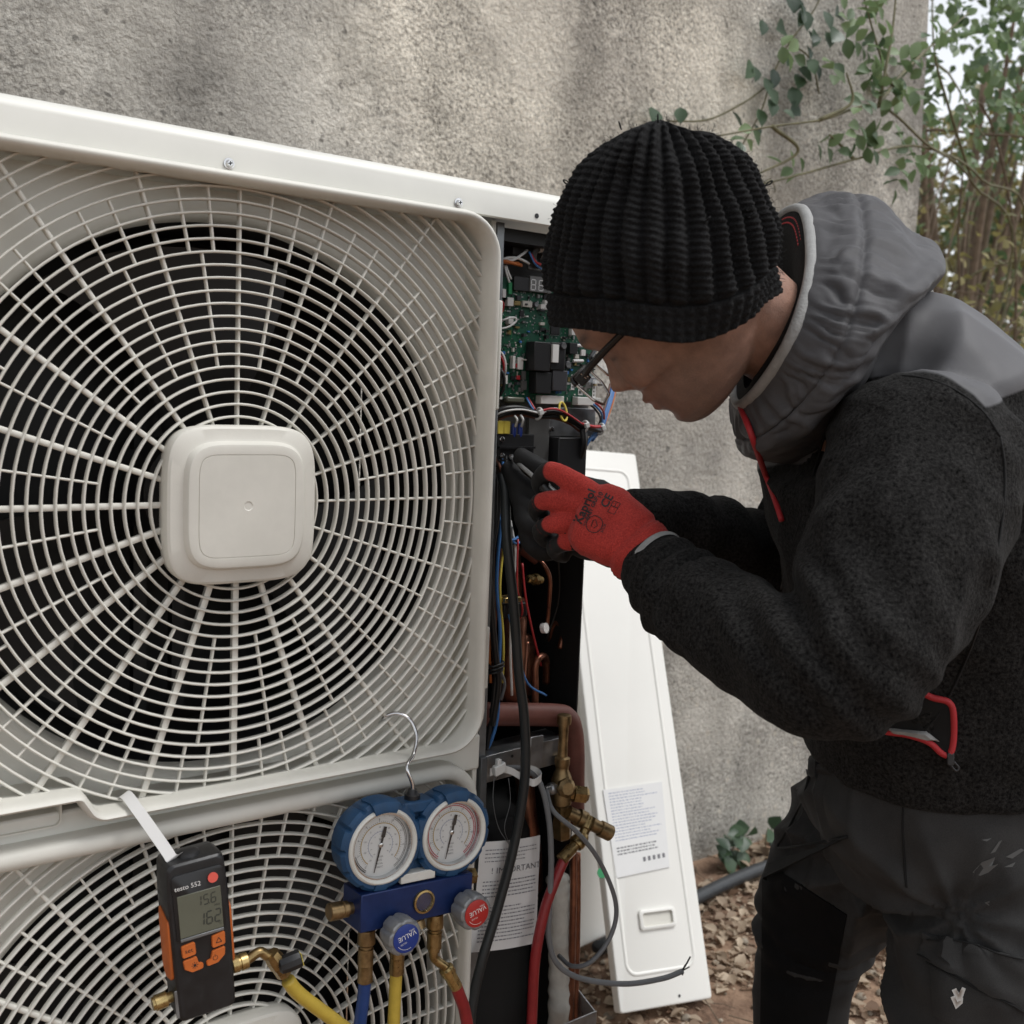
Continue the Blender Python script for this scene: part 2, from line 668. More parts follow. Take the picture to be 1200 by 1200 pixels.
# ---------------------------------------------------------------- ground, wall
WALL_Y = .80
g = MB()
N = 90
xs = [-30 + 60 * i / 8 for i in range(8)]
def gz(x, y):
    w = max(0, 1 - abs(y - .2) / 3)
    return w * (.016 * noise.noise((x * 2.1, y * 2.1, 0)) + .008 * noise.noise((x * 7, y * 7, 3)) - .01)
cx = sorted(set([-60, -25, -10, -4, -1.5] + [round(-.8 + .06 * i, 3) for i in range(70)] + [4, 6, 10, 25, 60, 120]))
cy = sorted(set([-60, -25, -10, -4, -2] + [round(-1.2 + .06 * i, 3) for i in range(50)] + [2.5, 4, 8, 20, 60, 140]))
vs = [(x, y, gz(x, y)) for y in cy for x in cx]
nx = len(cx)
fs = [(j * nx + i, j * nx + i + 1, (j + 1) * nx + i + 1, (j + 1) * nx + i) for j in range(len(cy) - 1) for i in range(nx - 1)]
g.add(vs, fs)
tag(g.build('ground', 'soil', recenter=False, smooth=180), kind='structure')

wm = MB()
NX, NZ = 60, 34
X0, X1, ZT = -3.2, 2.27, 2.9
def wrow(y, sgn):
    out = []
    for j in range(NZ + 1):
        for i in range(NX + 1):
            x = X0 + (X1 - X0) * i / NX
            z = -.2 + (ZT + .2) * j / NZ
            xr = x + (.012 * noise.noise((z * 4, 3.3, 0)) + .05 * (1 - z / 2.2) if i == NX else 0)
            out.append((xr, y + sgn * (.006 * noise.noise((x * 2.5, z * 2.5, 1.7)) + .003 * noise.noise((x * 9, z * 9, 4))), z))
    return out
fr, bk = wrow(WALL_Y, 1), wrow(WALL_Y + .28, 1)
n1 = len(fr)
fs = []
for j in range(NZ):
    for i in range(NX):
        a = j * (NX + 1) + i
        fs.append((a, a + 1, a + NX + 2, a + NX + 1))
        fs.append((n1 + a, n1 + a + NX + 1, n1 + a + NX + 2, n1 + a + 1))
for j in range(NZ):
    a = j * (NX + 1) + NX
    fs.append((a, n1 + a, n1 + a + NX + 1, a + NX + 1))
    a = j * (NX + 1)
    fs.append((a, a + NX + 1, n1 + a + NX + 1, n1 + a))
for i in range(NX):
    a = NZ * (NX + 1) + i
    fs.append((a, a + 1, n1 + a + 1, n1 + a))
wm.add(fr + bk, fs)
tag(wm.build('garden_wall', 'roughcast', smooth=50), 'weathered grey roughcast wall behind the heat pump', 'wall')
# ---------------------------------------------------------------- the heat pump's cabinet
HUB_Z = (1.02, .408)
UX0, UX1 = -.325, .525                          # cabinet left and right
UD = .36                                        # cabinet back (y)
unit = thing('heat_pump', 'cream two fan outdoor heat pump with its wiring bay open', 'heat pump', (.1, .15, 0))

# inner outline of one fan grille, hub at 0,0 (x, z)
GX = .2815
GRILLE_Z = {True: (.304, -.283), False: (.288, -.290)}       # top and bottom of the opening above and below the hub

def inside_grille(x, z, notch, m=0.0):
    GZT, GZB = GRILLE_Z[notch]
    if not (-GX + m < x < GX - m and GZB + m < z < GZT - m):
        return False
    r = .038
    for sx in (-1, 1):
        for zc, sz in ((GZT, 1), (GZB, -1)):
            dx, dz = sx * x - (GX - r), sz * z - (sz * zc - r)
            if dx > 0 and dz > 0 and math.hypot(dx, dz) > r - m:
                return False
    if notch and x < -.150 + m and z < -.268 + m:
        return False
    return True

def ring_r(n):
    return .0855 + .0121 * n

RING_PROF = [(-.0010, .0075), (-.0013, .0022), (-.0009, .0005), (0, 0), (.0009, .0005), (.0013, .0022), (.0010, .0075)]

def arc_mesh(R, a0, a1, full, cz):
    rings = []
    steps = max(4, int(abs(a1 - a0) / rad(360) * (72 + R * 140)))
    for i in range(steps if full else steps + 1):
        t = a0 + (a1 - a0) * i / steps
        rings.append([((R + o) * math.cos(t), y, cz + (R + o) * math.sin(t)) for o, y in RING_PROF])
    mb = MB()
    mb.loft(rings, True, True, True, full)
    return mb

def bar_mesh(t, r0, r1, w, y0, y1, cz):
    c, s = math.cos(t), math.sin(t)
    mb = MB()
    rr = []
    k = 4
    for i in range(k + 1):
        R = r0 + (r1 - r0) * i / k
        dy = 0.0
        rr.append([(R * c - s * o, y + dy, cz + R * s + c * o) for o, y in ((-w / 2 * .8, y1), (-w / 2, y0 + .001), (-w / 4, y0), (w / 4, y0), (w / 2, y0 + .001), (w / 2 * .8, y1))])
    mb.loft(rr)
    return mb

def superpt(t, hx, hz, e=4.2):
    c, s = math.cos(t), math.sin(t)
    return (hx * math.copysign(abs(c) ** (2 / e), c), hz * math.copysign(abs(s) ** (2 / e), s))

SPOKE_T = [rad(18 * k) for k in range(20)]

# the spokes of the lower left half are moulded wider
SPOKE_W = [.0026, .0026, .0026, .0026, .0026, .0026, .0031, .0040, .0050, .0057, .0059, .0060, .0061, .0061, .0061, .0059, .0055, .0044, .0035, .0028]

def make_grille(cz, notch, label):
    GZT, GZB = GRILLE_Z[notch]
    # the border, swept round the outline
    if notch:
        poly = [(-GX, GZT), (GX, GZT), (GX, GZB), (-.138, GZB), (-.152, -.260), (-GX, -.260)]
        rr = [.038, .038, .038, .012, .012, .03]
    else:
        poly = [(-GX, GZT), (GX, GZT), (GX, GZB), (-GX, GZB)]
        rr = .038
    path = fillet(poly, rr, 8)
    # densify
    pp = []
    for i, p in enumerate(path):
        q = path[(i + 1) % len(path)]
        k = max(1, int((q - p).length / .04))
        pp += [p + (q - p) * j / k for j in range(k)]
    n = len(pp)
    prof = [(0, .034), (0, -.012), (.0012, -.0195), (.0045, -.0240), (.009, -.0255), (.0135, -.0240), (.0168, -.0195), (.0178, -.012), (.018, .034)]
    rings = []
    for i, p in enumerate(pp):
        t = (pp[(i + 1) % n] - pp[i - 1]).normalized()
        o = Vector((-t.y, t.x))                   # outward for a clockwise outline
        kw = (.60 - .16 * max(0, -o.y)) if notch else (.60 + .42 * max(0, o.y))
        fl = 1.0 if notch else .62
        rings.append([(p.x + o.x * d * kw, y * fl if y < 0 else y, cz + p.y + o.y * d * kw) for d, y in prof])
    mb = MB()
    mb.loft(rings, closed=True, loop=True)
    gr = mb.build('fan_grille', 'cream_plastic', unit, 60)
    gr['label'] = label
    # rings, clipped by the outline
    for k in range(0, 26):
        R = ring_r(k)
        S = 720
        flags = [inside_grille(R * math.cos(2 * PI * i / S), R * math.sin(2 * PI * i / S), notch, -.002) for i in range(S)]
        if all(flags):
            arc_mesh(R, 0, 2 * PI, True, cz).build('ring', 'cream_plastic', gr, 60)
            continue
        if not any(flags):
            continue
        i0 = next(i for i in range(S) if not flags[i])
        i = 0
        while i < S:
            if flags[(i0 + i) % S]:
                j = i
                while j < S and flags[(i0 + j) % S]:
                    j += 1
                if (j - i) * 2 * PI / S * R > .006:
                    arc_mesh(R, (i0 + i) * 2 * PI / S, (i0 + j - 1) * 2 * PI / S, False, cz).build('ring', 'cream_plastic', gr, 60)
                i = j
            else:
                i += 1
    def reach(t, r1):
        r = .1
        while r < r1 and inside_grille(r * math.cos(t), r * math.sin(t), notch, -.003):
            r += .002
        return r
    for k, t in enumerate(SPOKE_T):
        bar_mesh(t, .06, reach(t, .6), SPOKE_W[k], .0028, .011, cz).build('spoke', 'cream_plastic', gr, 60)
        t2 = t + rad(9)
        bar_mesh(t2, ring_r(4), ring_r(13), .0024, .0015, .007, cz).build('thin_spoke', 'cream_plastic', gr, 60)
        for t3 in (t + rad(6.2), t + rad(11.8)):
            r1 = min(ring_r(18), reach(t3, .6))
            bar_mesh(t3, ring_r(13), r1, .0024, .0015, .007, cz).build('thin_spoke', 'cream_plastic', gr, 60)
    # hub cap
    hb = MB()
    lay = [(.99, .008), (1.0, -.004), (1.0, -.012), (.985, -.0165), (.955, -.0188), (.83, -.0205), (.805, -.0215), (.785, -.0265), (.765, -.0290), (.735, -.0298),
           (.645, -.0298), (.642, -.0289), (.637, -.0289), (.634, -.0298), (.4, -.0300), (.06, -.0300), (.05, -.0293), (.02, -.0293)]
    NS = 72
    rings = [[(p[0], y * .84 if y < 0 else y, cz + p[1]) for p in (superpt(2 * PI * j / NS, .0765 * s, .0775 * s, 2 if s < .1 else (4.6 if s > .7 else 7)) for j in range(NS))] for s, y in lay]
    hb.loft(rings)
    hb.build('hub_cap', 'cream_plastic', gr, 30)
    return gr

make_grille(HUB_Z[0], True, 'upper fan grille with square cap in its centre')
make_grille(HUB_Z[1], False, 'lower fan grille behind the hanging gauges')

# front sheet with the bell mouth of each fan
def front_sheet(cz, z0, z1):
    S = 144
    mb = MB()
    outer = []
    for i in range(S):
        t = 2 * PI * i / S
        c, s = math.cos(t), math.sin(t)
        k = min((.302 / abs(c)) if abs(c) > 1e-6 else 9, ((z1 - cz) / s if s > 1e-6 else ((z0 - cz) / s if s < -1e-6 else 9)))
        outer.append((k * c, .034, cz + k * s))
    rings = [outer]
    for R, y in ((.290, .034), (.285, .035), (.280, .039), (.277, .047), (.276, .058)):
        rings.append([(R * math.cos(2 * PI * i / S), y, cz + R * math.sin(2 * PI * i / S)) for i in range(S)])
    mb.loft(rings, False, False)
    return mb.build('front_panel', 'cream_paint', unit, 50)

front_sheet(HUB_Z[0], .705, 1.338)
front_sheet(HUB_Z[1], .085, .703)
# strip of front sheet between and around the two grilles
for nm, lo, hi in (('panel_strip', (-.322, .010, .692), (.3095, .033, .735)),):
    MB().box(lo, hi).build(nm, 'cream_paint', unit, bevel=.003)
MB().box((-.322, .004, .02), (-.311, .05, 1.335)).build('panel_edge', 'cream_paint', unit, bevel=.003)
MB().box((.3035, .016, .06), (.3105, .05, 1.335)).build('panel_edge', 'cream_paint', unit, bevel=.0015)

# recessed carrying grip under the notch of the upper grille
hd = MB()
gx0, gx1, gz0, gz1 = -.29, -.165, .722, .748
path = fillet([(gx0, gz1), (gx1, gz1), (gx1, gz0), (gx0, gz0)], .006, 4)
hd.loft([[(p.x, .008, p.y) for p in path], [(p.x, .0065, p.y) for p in path], [((p.x - (gx0 + gx1) / 2) * .975 + (gx0 + gx1) / 2, .0065, (p.y - (gz0 + gz1) / 2) * .86 + (gz0 + gz1) / 2) for p in path],
         [((p.x - (gx0 + gx1) / 2) * .95 + (gx0 + gx1) / 2, .03, (p.y - (gz0 + gz1) / 2) * .75 + (gz0 + gz1) / 2) for p in path]], False, True)
hd.build('carrying_grip', 'cream_plastic', unit, 35)

# fans
def make_fan(cz, ph):
    hub = MB().lathe([(0, .045), (.004, .062), (.06, .066), (.09, .06)], (0, .095, cz), (0, 1, 0), 28).build('fan', 'fan_plastic', unit, 40)
    for b in range(3):
        mb = MB()
        rows = []
        for i in range(9):
            R = .06 + .2 * i / 8
            sp = rad(34) + rad(22) * i / 8
            row = []
            for j in range(9):
                q = j / 8
                t = ph + b * 2 * PI / 3 + sp * (q - .5) + rad(12) * (i / 8) ** 2
                row.append((R * math.cos(t), .10 + .085 * q * (1 - .25 * i / 8) + .01 * math.sin(q * PI), cz + R * math.sin(t)))
            rows.append(row)
        vs = [p for r in rows for p in r]
        vs2 = [(x, y + .004, z) for x, y, z in vs]
        m = len(vs)
        fs = []
        for i in range(8):
            for j in range(8):
                a = i * 9 + j
                fs += [(a, a + 1, a + 10, a + 9), (m + a, m + a + 9, m + a + 10, m + a + 1)]
        edge = [i for i in range(9)] + [i * 9 + 8 for i in range(1, 9)] + [72 + i for i in range(7, -1, -1)] + [i * 9 for i in range(7, 0, -1)]
        for a, b2 in zip(edge, edge[1:] + edge[:1]):
            fs.append((a, m + a, m + b2, b2))
        mb.add(vs + vs2, fs)
        mb.build('fan_blade', 'fan_plastic', hub, 50)
    mm = MB().lathe([(0, .05), (.07, .05)], (0, .19, cz), (0, 1, 0), 24).build('fan_motor', 'dark_steel', unit, 40)
    MB().box((-.03, .235, cz - .27), (-.015, .25, cz + .27)).build('motor_bracket', 'black_metal', unit)
    MB().box((.015, .235, cz - .27), (.03, .25, cz + .27)).build('motor_bracket', 'black_metal', unit)

for cz in HUB_Z:
    MB().lathe([(0, .2768), (.15, .2768), (.15, .280), (0, .280), (0, .2768)], (0, .0585, cz), (0, 1, 0), 90, False, False).build('fan_shroud', 'black_metal', unit, 40)
make_fan(HUB_Z[0], rad(205))
make_fan(HUB_Z[1], rad(160))
# heat exchanger and the dark inside of the fan chamber
MB().box((-.31, .31, .06), (.30, .335, 1.33)).build('heat_exchanger', 'black_metal', unit)
MB().box((-.3235, .051, .05), (-.313, UD, 1.331)).build('side_panel', 'cream_paint', unit)
MB().box((.301, .052, .06), (.306, .309, 1.331)).build('divider_plate', 'black_metal', unit)
for z in (.6, 1.33):
    MB().box((-.3125, .21, z - .012), (.3005, .3, z - .008)).build('inner_plate', 'black_metal', unit)
# corner posts
MB().box((.3125, .018, .05), (.3235, .046, 1.334)).build('corner_post', 'grey_steel', unit, bevel=.001)
MB().box((.3245, .030, .05), (.3285, .05, 1.330)).build('corner_post', 'dark_steel', unit, bevel=.0006)
MB().box((.312, .010, .640), (.3215, .0175, .705)).build('post_clip', 'dark_steel', unit, bevel=.001)
MB().box((.3110, .006, 1.12), (.3165, .0175, 1.245)).build('panel_catch', 'cream_paint', unit, bevel=.002)
MB().box((.3105, .008, .79), (.3165, .0175, .865)).build('panel_catch', 'cream_paint', unit, bevel=.002)

# top cover with its folded front lip
def lid():
    prof = [(UD + .01, 1.372), (.02, 1.374), (.002, 1.371), (-.006, 1.366), (-.009, 1.359), (-.0095, 1.334), (-.007, 1.3325), (-.0065, 1.336), (-.0055, 1.358), (.0, 1.364), (.02, 1.3665), (UD + .01, 1.366)]
    return MB().loft([[(x, y, z) for y, z in prof] for x in (UX0 - .006, UX1 + .006)])
top = lid().build('top_cover', 'cream_paint', unit, 35)
for u, v in ((268, 192), (537, 238)):
    p = aty(u, v, -.0095)
    sc = MB()
    sc.lathe([(0, .0052), (.0012, .0052), (.0014, .0036), (.0034, .0034), (.0044, .0024)], p, (0, -1, 0), 18)
    s_ = sc.build('screw', 'chrome', top, 40)
    MB().obox(p + Vector((0, -.0044, 0)), (.0019, 0, .0004), (0, .0004, 0), (-.0001, 0, .0005)).obox(p + Vector((0, -.0043, 0)), (.0005, 0, 0), (0, .0004, 0), (0, 0, .0019)).build('screw_slot', 'ink_black', s_)
p = aty(629, 253, -.0096)
MB().lathe([(-.001, .0028), (.0005, .0028)], p, (0, -1, 0), 14).build('screw_hole', 'ink_black', top)

# base pan, feet
MB().box((UX0, .03, .045), (UX1, UD, .075)).build('base_pan', 'cream_paint', unit, bevel=.004)
for x in (-.2, .38):
    MB().box((x - .05, -.02, .0), (x + .05, UD + .05, .0449)).build('foot', 'dark_steel', unit, bevel=.004)
# rear sheet of the wiring bay
MB().box((.3295, .30, .0755), (.5, .315, 1.331)).build('rear_panel', 'black_metal', unit)
# ---------------------------------------------------------------- manifold gauge set hanging on the lower grille
def flat_text(mb, s, x, z, y, size, rot=0.0, align='CENTER', spacing=1.0):
    vs, fs = text_data(s, size, align, spacing=spacing)
    c, q = math.cos(rot), math.sin(rot)
    mb.add([(x + v.x * c - v.y * q, y, z + v.x * q + v.y * c) for v in vs], fs)

def arc_strip(mb, r0, r1, a0, a1, y, cx=0, cz=0, n=40):
    vs, fs = [], []
    for i in range(n + 1):
        t = a0 + (a1 - a0) * i / n
        vs += [(cx + r0 * math.cos(t), y, cz + r0 * math.sin(t)), (cx + r1 * math.cos(t), y, cz + r1 * math.sin(t))]
    for i in range(n):
        fs.append((2 * i, 2 * i + 1, 2 * i + 3, 2 * i + 2))
    mb.add(vs, fs)

def tick(mb, r0, r1, t, w, y, cx=0, cz=0):
    c, s = math.cos(t), math.sin(t)
    mb.add([(cx + r0 * c - s * w, y, cz + r0 * s + c * w), (cx + r1 * c - s * w, y, cz + r1 * s + c * w), (cx + r1 * c + s * w, y, cz + r1 * s - c * w), (cx + r0 * c + s * w, y, cz + r0 * s - c * w)], [(0, 1, 2, 3)])

GO = Vector((.1775, -.066, .662))
GT = frame(GO, (.9985, -.03, -.045), (.03, .06, 1))
man = thing('gauge_manifold', 'blue two gauge refrigerant manifold hooked on the lower grille', 'gauge manifold', GO)

def gauge(cx, red):
    # rubber boot with thick lugs
    NS = 96
    def rr(t, base, lug):
        k = (t / (2 * PI) * 12) % 1
        edge = min(1, min(k, 1 - k) / .07)
        return base + lug * (1 if edge >= 1 else edge)
    rings = []
    for y, base, lug in ((.036, .032, 0), (.034, .040, 0), (.026, .0425, .002), (.006, .0440, .0034), (-.002, .0440, .0034), (-.0055, .0425, .0015), (-.0058, .040, 0), (-.004, .0385, 0)):
        rings.append([(cx + rr(2 * PI * j / NS, base, lug) * math.cos(2 * PI * j / NS), y, rr(2 * PI * j / NS, base, lug) * math.sin(2 * PI * j / NS)) for j in range(NS)])
    boot = MB(GT).loft(rings, True, False).build('gauge', 'blue_rubber', man, 38)
    boot['label'] = 'gauge with red pressure scale' if red else 'gauge with black and blue scale'
    bz = MB(GT)
    bz.lathe([(0, .0395), (-.003, .0402), (-.0052, .0392), (-.006, .0375), (-.0050, .0355), (-.001, .0345), (.004, .0342)], (cx, -.003, 0), (0, 1, 0), 64, False, False)
    bz.build('bezel', 'bezel_white', boot, 50)
    ir = MB(GT)
    ir.lathe([(-.0035, .0352), (-.0035, .0335), (.004, .0328)], (cx, -.002, 0), (0, 1, 0), 64, False, False)
    ir.build('inner_ring', 'chrome', boot, 40)
    for t0 in (90, 268):
        cl = MB(GT)
        rg = []
        for i in range(9):
            t = rad(t0 - 19 + 38 * i / 8)
            rg.append([(cx + R * math.cos(t), y, R * math.sin(t)) for R, y in ((.0478, .02), (.0495, -.002), (.0475, -.0085), (.041, -.0110), (.0365, -.0100), (.0368, -.004), (.045, .018))])
        if t0 == 90:
            cl.loft(rg)
            cl.build('boot_tab', 'blue_rubber', boot, 50)
        else:
            cl.loft([[(p[0] * .97 + cx * .03, p[1] + .0025, p[2] * .97) for p in r] for r in rg[2:7]])
            cl.build('boot_tab', 'blue_rubber', boot, 50)
    MB(GT).lathe([(0, .0345), (.001, .0345)], (cx, .001, 0), (0, 1, 0), 56).build('dial', 'dial_white', boot, 40)
    A0, A1 = rad(232), rad(-42)
    y = .0006
    mb = MB(GT); arc_strip(mb, .0225, .0234, A0, A1, y, cx); mb.build('gold_scale', 'ink_gold', boot, 0)
    mb = MB(GT); arc_strip(mb, .0140, .0145, A0, A1, y, cx); mb.build('blue_scale', 'ink_blue', boot, 0)
    mb = MB(GT)
    if red:
        arc_strip(mb, .0288, .0297, rad(238), rad(-56), y, cx); arc_strip(mb, .0308, .0317, rad(238), rad(-56), y, cx)
        mb.build('red_scale', 'ink_red', boot, 0)
    else:
        arc_strip(mb, .0293, .0297, rad(60), rad(-56), y, cx); arc_strip(mb, .0308, .0318, rad(238), rad(200), y, cx); arc_strip(mb, .0308, .0313, rad(60), rad(-56), y, cx)
        arc_strip(mb, .0293, .0299, rad(238), rad(196), y, cx)
        mb.build('black_scale', 'ink_black', boot, 0)
    mb = MB(GT)
    for k in range(49):
        t = A0 + (A1 - A0) * k / 48
        big = k % 6 == 0
        tick(mb, .0240, .0262 if big else .0252, t, .00018, y, cx)
        if k % 2 == 0:
            tick(mb, .0300, .0308, t, .00016, y, cx)
            tick(mb, .0147, .0155, t, .00014, y, cx)
    for k in range(9):
        t = A0 + (A1 - A0) * k / 8
        flat_text(mb, str(k * (5 if red else 2)), cx + .0272 * math.cos(t), .0272 * math.sin(t), y, .0030)
        flat_text(mb, str(k * 10 - 30), cx + .0190 * math.cos(t), .0190 * math.sin(t), y, .0026)
        flat_text(mb, str(k * 10 - 40), cx + .0115 * math.cos(t), .0115 * math.sin(t), y, .0019)
    for k, s in enumerate(('R410A', 'R32', 'R134a', 'R407C')):
        flat_text(mb, s, cx, -.0125 - .0036 * k, y, .0027)
    flat_text(mb, 'bar', cx, .0062, y, .0032)
    mb.build('dial_lettering', 'ink_grey', boot, 0)
    # needle
    t = rad(-104)
    c, s = math.cos(t), math.sin(t)
    def q(r, w, yy): return (cx + r * c - s * w, yy, r * s + c * w)
    nd = MB(GT)
    for yy, fl in ((-.0006, 1), (.0, -1)):
        pass
    nd.add([q(.029, .0003, -.0008), q(.029, -.0003, -.0008), q(0, -.0011, -.0008), q(-.008, -.0011, -.0008), q(-.009, -.0022, -.0008), q(-.0195, -.0016, -.0008), q(-.0195, .0016, -.0008), q(-.009, .0022, -.0008), q(-.008, .0011, -.0008), q(0, .0011, -.0008)]
           + [q(.029, .0003, -.0003), q(.029, -.0003, -.0003), q(0, -.0011, -.0003), q(-.008, -.0011, -.0003), q(-.009, -.0022, -.0003), q(-.0195, -.0016, -.0003), q(-.0195, .0016, -.0003), q(-.009, .0022, -.0003), q(-.008, .0011, -.0003), q(0, .0011, -.0003)],
           [tuple(range(10)), tuple(range(19, 9, -1))] + [(i, (i + 1) % 10, 10 + (i + 1) % 10, 10 + i) for i in range(10)])
    nd.build('needle', 'ink_black', boot, 0)
    MB(GT).lathe([(-.0012, .0026), (-.0022, .0024), (-.0026, .0014)], (cx, .001, 0), (0, 1, 0), 16).build('needle_hub', 'chrome', boot, 40)
    MB(GT).lathe([(-.0050, .0001), (-.0047, .018), (-.0036, .0345)], (cx, .001, 0), (0, 1, 0), 48, False, False).build('glass', 'clear_pane', boot, 180)

gauge(-.0435, False)
gauge(.0435, True)
# saddle between the two gauges
sa = fillet([(-.016, .03), (.016, .03), (.02, .012), (.03, -.036), (.05, -.0455), (-.05, -.0455), (-.03, -.036), (-.02, .012)], .004, 3)
sa = sa[::-1]
MB(GT).loft([[(p.x, .036, p.y) for p in sa], [(p.x, .010, p.y) for p in sa], [(p.x * .96, .0065, p.y * .985) for p in sa]]).build('saddle', 'blue_rubber', man, 40)
MB(GT).obox((0, .013, .034), (.021, 0, 0), (0, .014, 0), (0, 0, .006)).build('saddle_top', 'blue_rubber', man, 40, bevel=.002)
MB(GT).box((-.0205, -.0052, -.0445), (.0215, .0120, -.0345)).build('name_plate', 'bezel_white', man, bevel=.001)
# block
blk = MB(GT).box((-.068, -.008, -.0860), (.068, .034, -.0462)).build('valve_block', 'blue_anodised', man, bevel=.0012)
# sight glass
sg = MB(GT).lathe([(0, .0125), (-.0028, .0125), (-.0032, .0105), (-.001, .0098), (.006, .0095)], (.006, -.0082, -.066), (0, 1, 0), 32, False, True).build('sight_glass', 'brass_bright', man, 35)
MB(GT).lathe([(0, .0094), (.001, .0094)], (.006, -.0060, -.066), (0, 1, 0), 28).build('sight_window', 'ink_black', sg)
MB(GT).lathe([(0, .0098), (.0004, .0098)], (.006, -.0100, -.066), (0, 1, 0), 28).build('sight_pane', 'clear_pane', sg)

def knob(cx, cz, m, lab):
    NS = 84
    def rr(t, k):
        return k * (1 - .10 * max(0, math.cos(t * 7)) ** 2.2)
    rings = [[(cx + rr(2 * PI * j / NS, k) * math.cos(2 * PI * j / NS), y, cz + rr(2 * PI * j / NS, k) * math.sin(2 * PI * j / NS)) for j in range(NS)]
             for y, k in ((-.010, .0135), (-.014, .0185), (-.022, .0198), (-.031, .0198), (-.0350, .0188), (-.0362, .0168))]
    kb = MB(GT).loft(rings).build('knob', 'knob_grey', man, 30)
    kb['label'] = lab
    MB(GT).lathe([(0, .0148), (-.0008, .0148), (-.001, .0143)], (cx, -.0364, cz), (0, 1, 0), 40).build('knob_label', m, kb, 40)
    tx = MB(GT)
    # the lettering stands on its head, as the knob is turned
    flat_text(tx, 'VALUE', cx + .0008, cz + .0028, -.03755, .0074, rad(196), spacing=.98)
    arc_strip(tx, .0112, .0116, rad(215), rad(300), -.03755, cx, cz)
    flat_text(tx, 'CLOSE', cx - .003, cz - .0050, -.03755, .0026, rad(196))
    flat_text(tx, 'OPEN', cx + .006, cz + .0080, -.03755, .0024, rad(196))
    tx.build('knob_lettering', 'white_plastic', kb, 0)
    MB(GT).lathe([(-.0006, .0075), (-.012, .0068)], (cx, -.0085, cz), (0, 1, 0), 20).build('valve_stem', 'brass', kb, 40)

knob(-.030, -.0880, 'sticker_blue', 'grey knob with blue label')
knob(.056, -.0790, 'sticker_red', 'grey knob with red label')
# side and lower ports
MB(GT).lathe([(0, .006), (.006, .0065), (.006, .0085), (.010, .0085), (.012, .0070), (.013, .0092), (.026, .0092), (.027, .0080)], (-.068, .012, -.066), (-1, 0, .02), 22).build('side_cap', 'brass_old', man, 30)
MB(GT).lathe([(0, .0075), (.003, .0075), (.003, .0092), (.014, .0092), (.0145, .006)], (.0685, .012, -.058), (1, 0, 0), 6).build('side_port', 'brass', man, 30)
def port(x, drop=0.0, lean=0.0, n1=None):
    ax = Vector((lean, 0, -1))
    return MB(GT).lathe([(0, .0062), (.006, .0062), (.0062, .0088), (.014, .0094), (.021, .0094), (.0225, .0080), (.0235, .0066), (.026, .0066), (.0262, .0082), (.044, .0082), (.0445, .0066), (.048, .0066)], (x, .012, -.0862), ax, 20)
p1 = port(-.050).build('hose_fitting', 'brass_old', man, 28)
p2 = port(-.012).build('hose_fitting', 'brass', man, 28)
p3 = port(.034).build('hose_fitting', 'brass', man, 28)
MB(GT).lathe([(0, .0055), (.009, .0055), (.0095, .0095), (.018, .0090)], (.006, .012, -.0862), (.15, -.5, -1), 18).build('hose_rest', 'brass_old', man, 28)
# hanging hook
hk = [GT @ Vector((-.001, .012, .036)), GT @ Vector((-.001, .012, .055))]
hkp = [Vector((.1745, -.046, .7350)), Vector((.1900, -.034, .7440)), Vector((.1990, -.024, .7600)), Vector((.196, -.014, .7755)), Vector((.186, -.004, .7815)), Vector((.176, .004, .778)), Vector((.173, .012, .768))]
MB().tube(catmull([hk[0], hk[1]] + hkp, 6), .0023, 10).build('hook', 'chrome', man, 60)
MB(GT).lathe([(0, .0085), (.006, .0085), (.008, .006), (.012, .0045)], (-.001, .012, .0385), (0, 0, 1), 18).build('hook_socket', 'black_plastic', man, 40)

# the three hoses that leave the manifold
def hose(name, label, m, pts, r=.0068):
    t = thing(name, label, 'hose', pts[0])
    c = catmull(pts, 8)
    MB().tube(c, r, 14).build('hose_body', m, t, 180)
    return t
a = GT @ Vector((-.050, .012, -.134))
h = hose('charging_hose', 'blue charging hose below the left gauge of the manifold', 'blue_hose', [a, a + Vector((-.001, 0, -.03)), a + Vector((-.006, .0, -.08)), a + Vector((-.012, -.004, -.2)), a + Vector((.0, -.03, -.36)), a + Vector((.06, -.10, -.42))])
MB().lathe([(-.004, .0078), (.014, .0082), (.015, .0070)], a, (0, 0, -1), 18).build('crimp', 'brass_old', h, 40)
a = GT @ Vector((-.012, .012, -.134))
h = hose('charging_hose', 'yellow charging hose hanging from the middle of the manifold', 'yellow_hose', [a, a + Vector((-.001, 0, -.03)), a + Vector((-.003, -.002, -.09)), a + Vector((-.004, -.008, -.22)), a + Vector((-.0, -.04, -.36)), a + Vector((-.03, -.12, -.41))])
MB().lathe([(-.004, .0078), (.014, .0082), (.015, .0070)], a, (0, 0, -1), 18).build('crimp', 'brass', h, 40)
a = GT @ Vector((.034, .012, -.134))
b = a + Vector((.013, -.004, -.020))
b2 = b + Vector((.014, -.002, -.026))
h = hose('charging_hose', 'red charging hose with angled brass end on the manifold', 'red_hose', [b2, b2 + Vector((.005, 0, -.012)), b2 + Vector((.013, -.001, -.035)), b2 + Vector((.017, -.004, -.075)), b2 + Vector((.012, -.02, -.2)), b2 + Vector((-.03, -.06, -.31)), b2 + Vector((-.1, -.1, -.325))])
MB().tube(catmull([a + Vector((0, 0, .003)), a + Vector((.001, 0, -.008)), b], 5), .0052, 14).build('elbow', 'brass', h, 60)
MB().lathe([(0, .0058), (.002, .0085), (.010, .0085), (.011, .0072), (.030, .0072), (.031, .0066)], b, b2 - b, 18).build('crimp', 'brass_bright', h, 30)

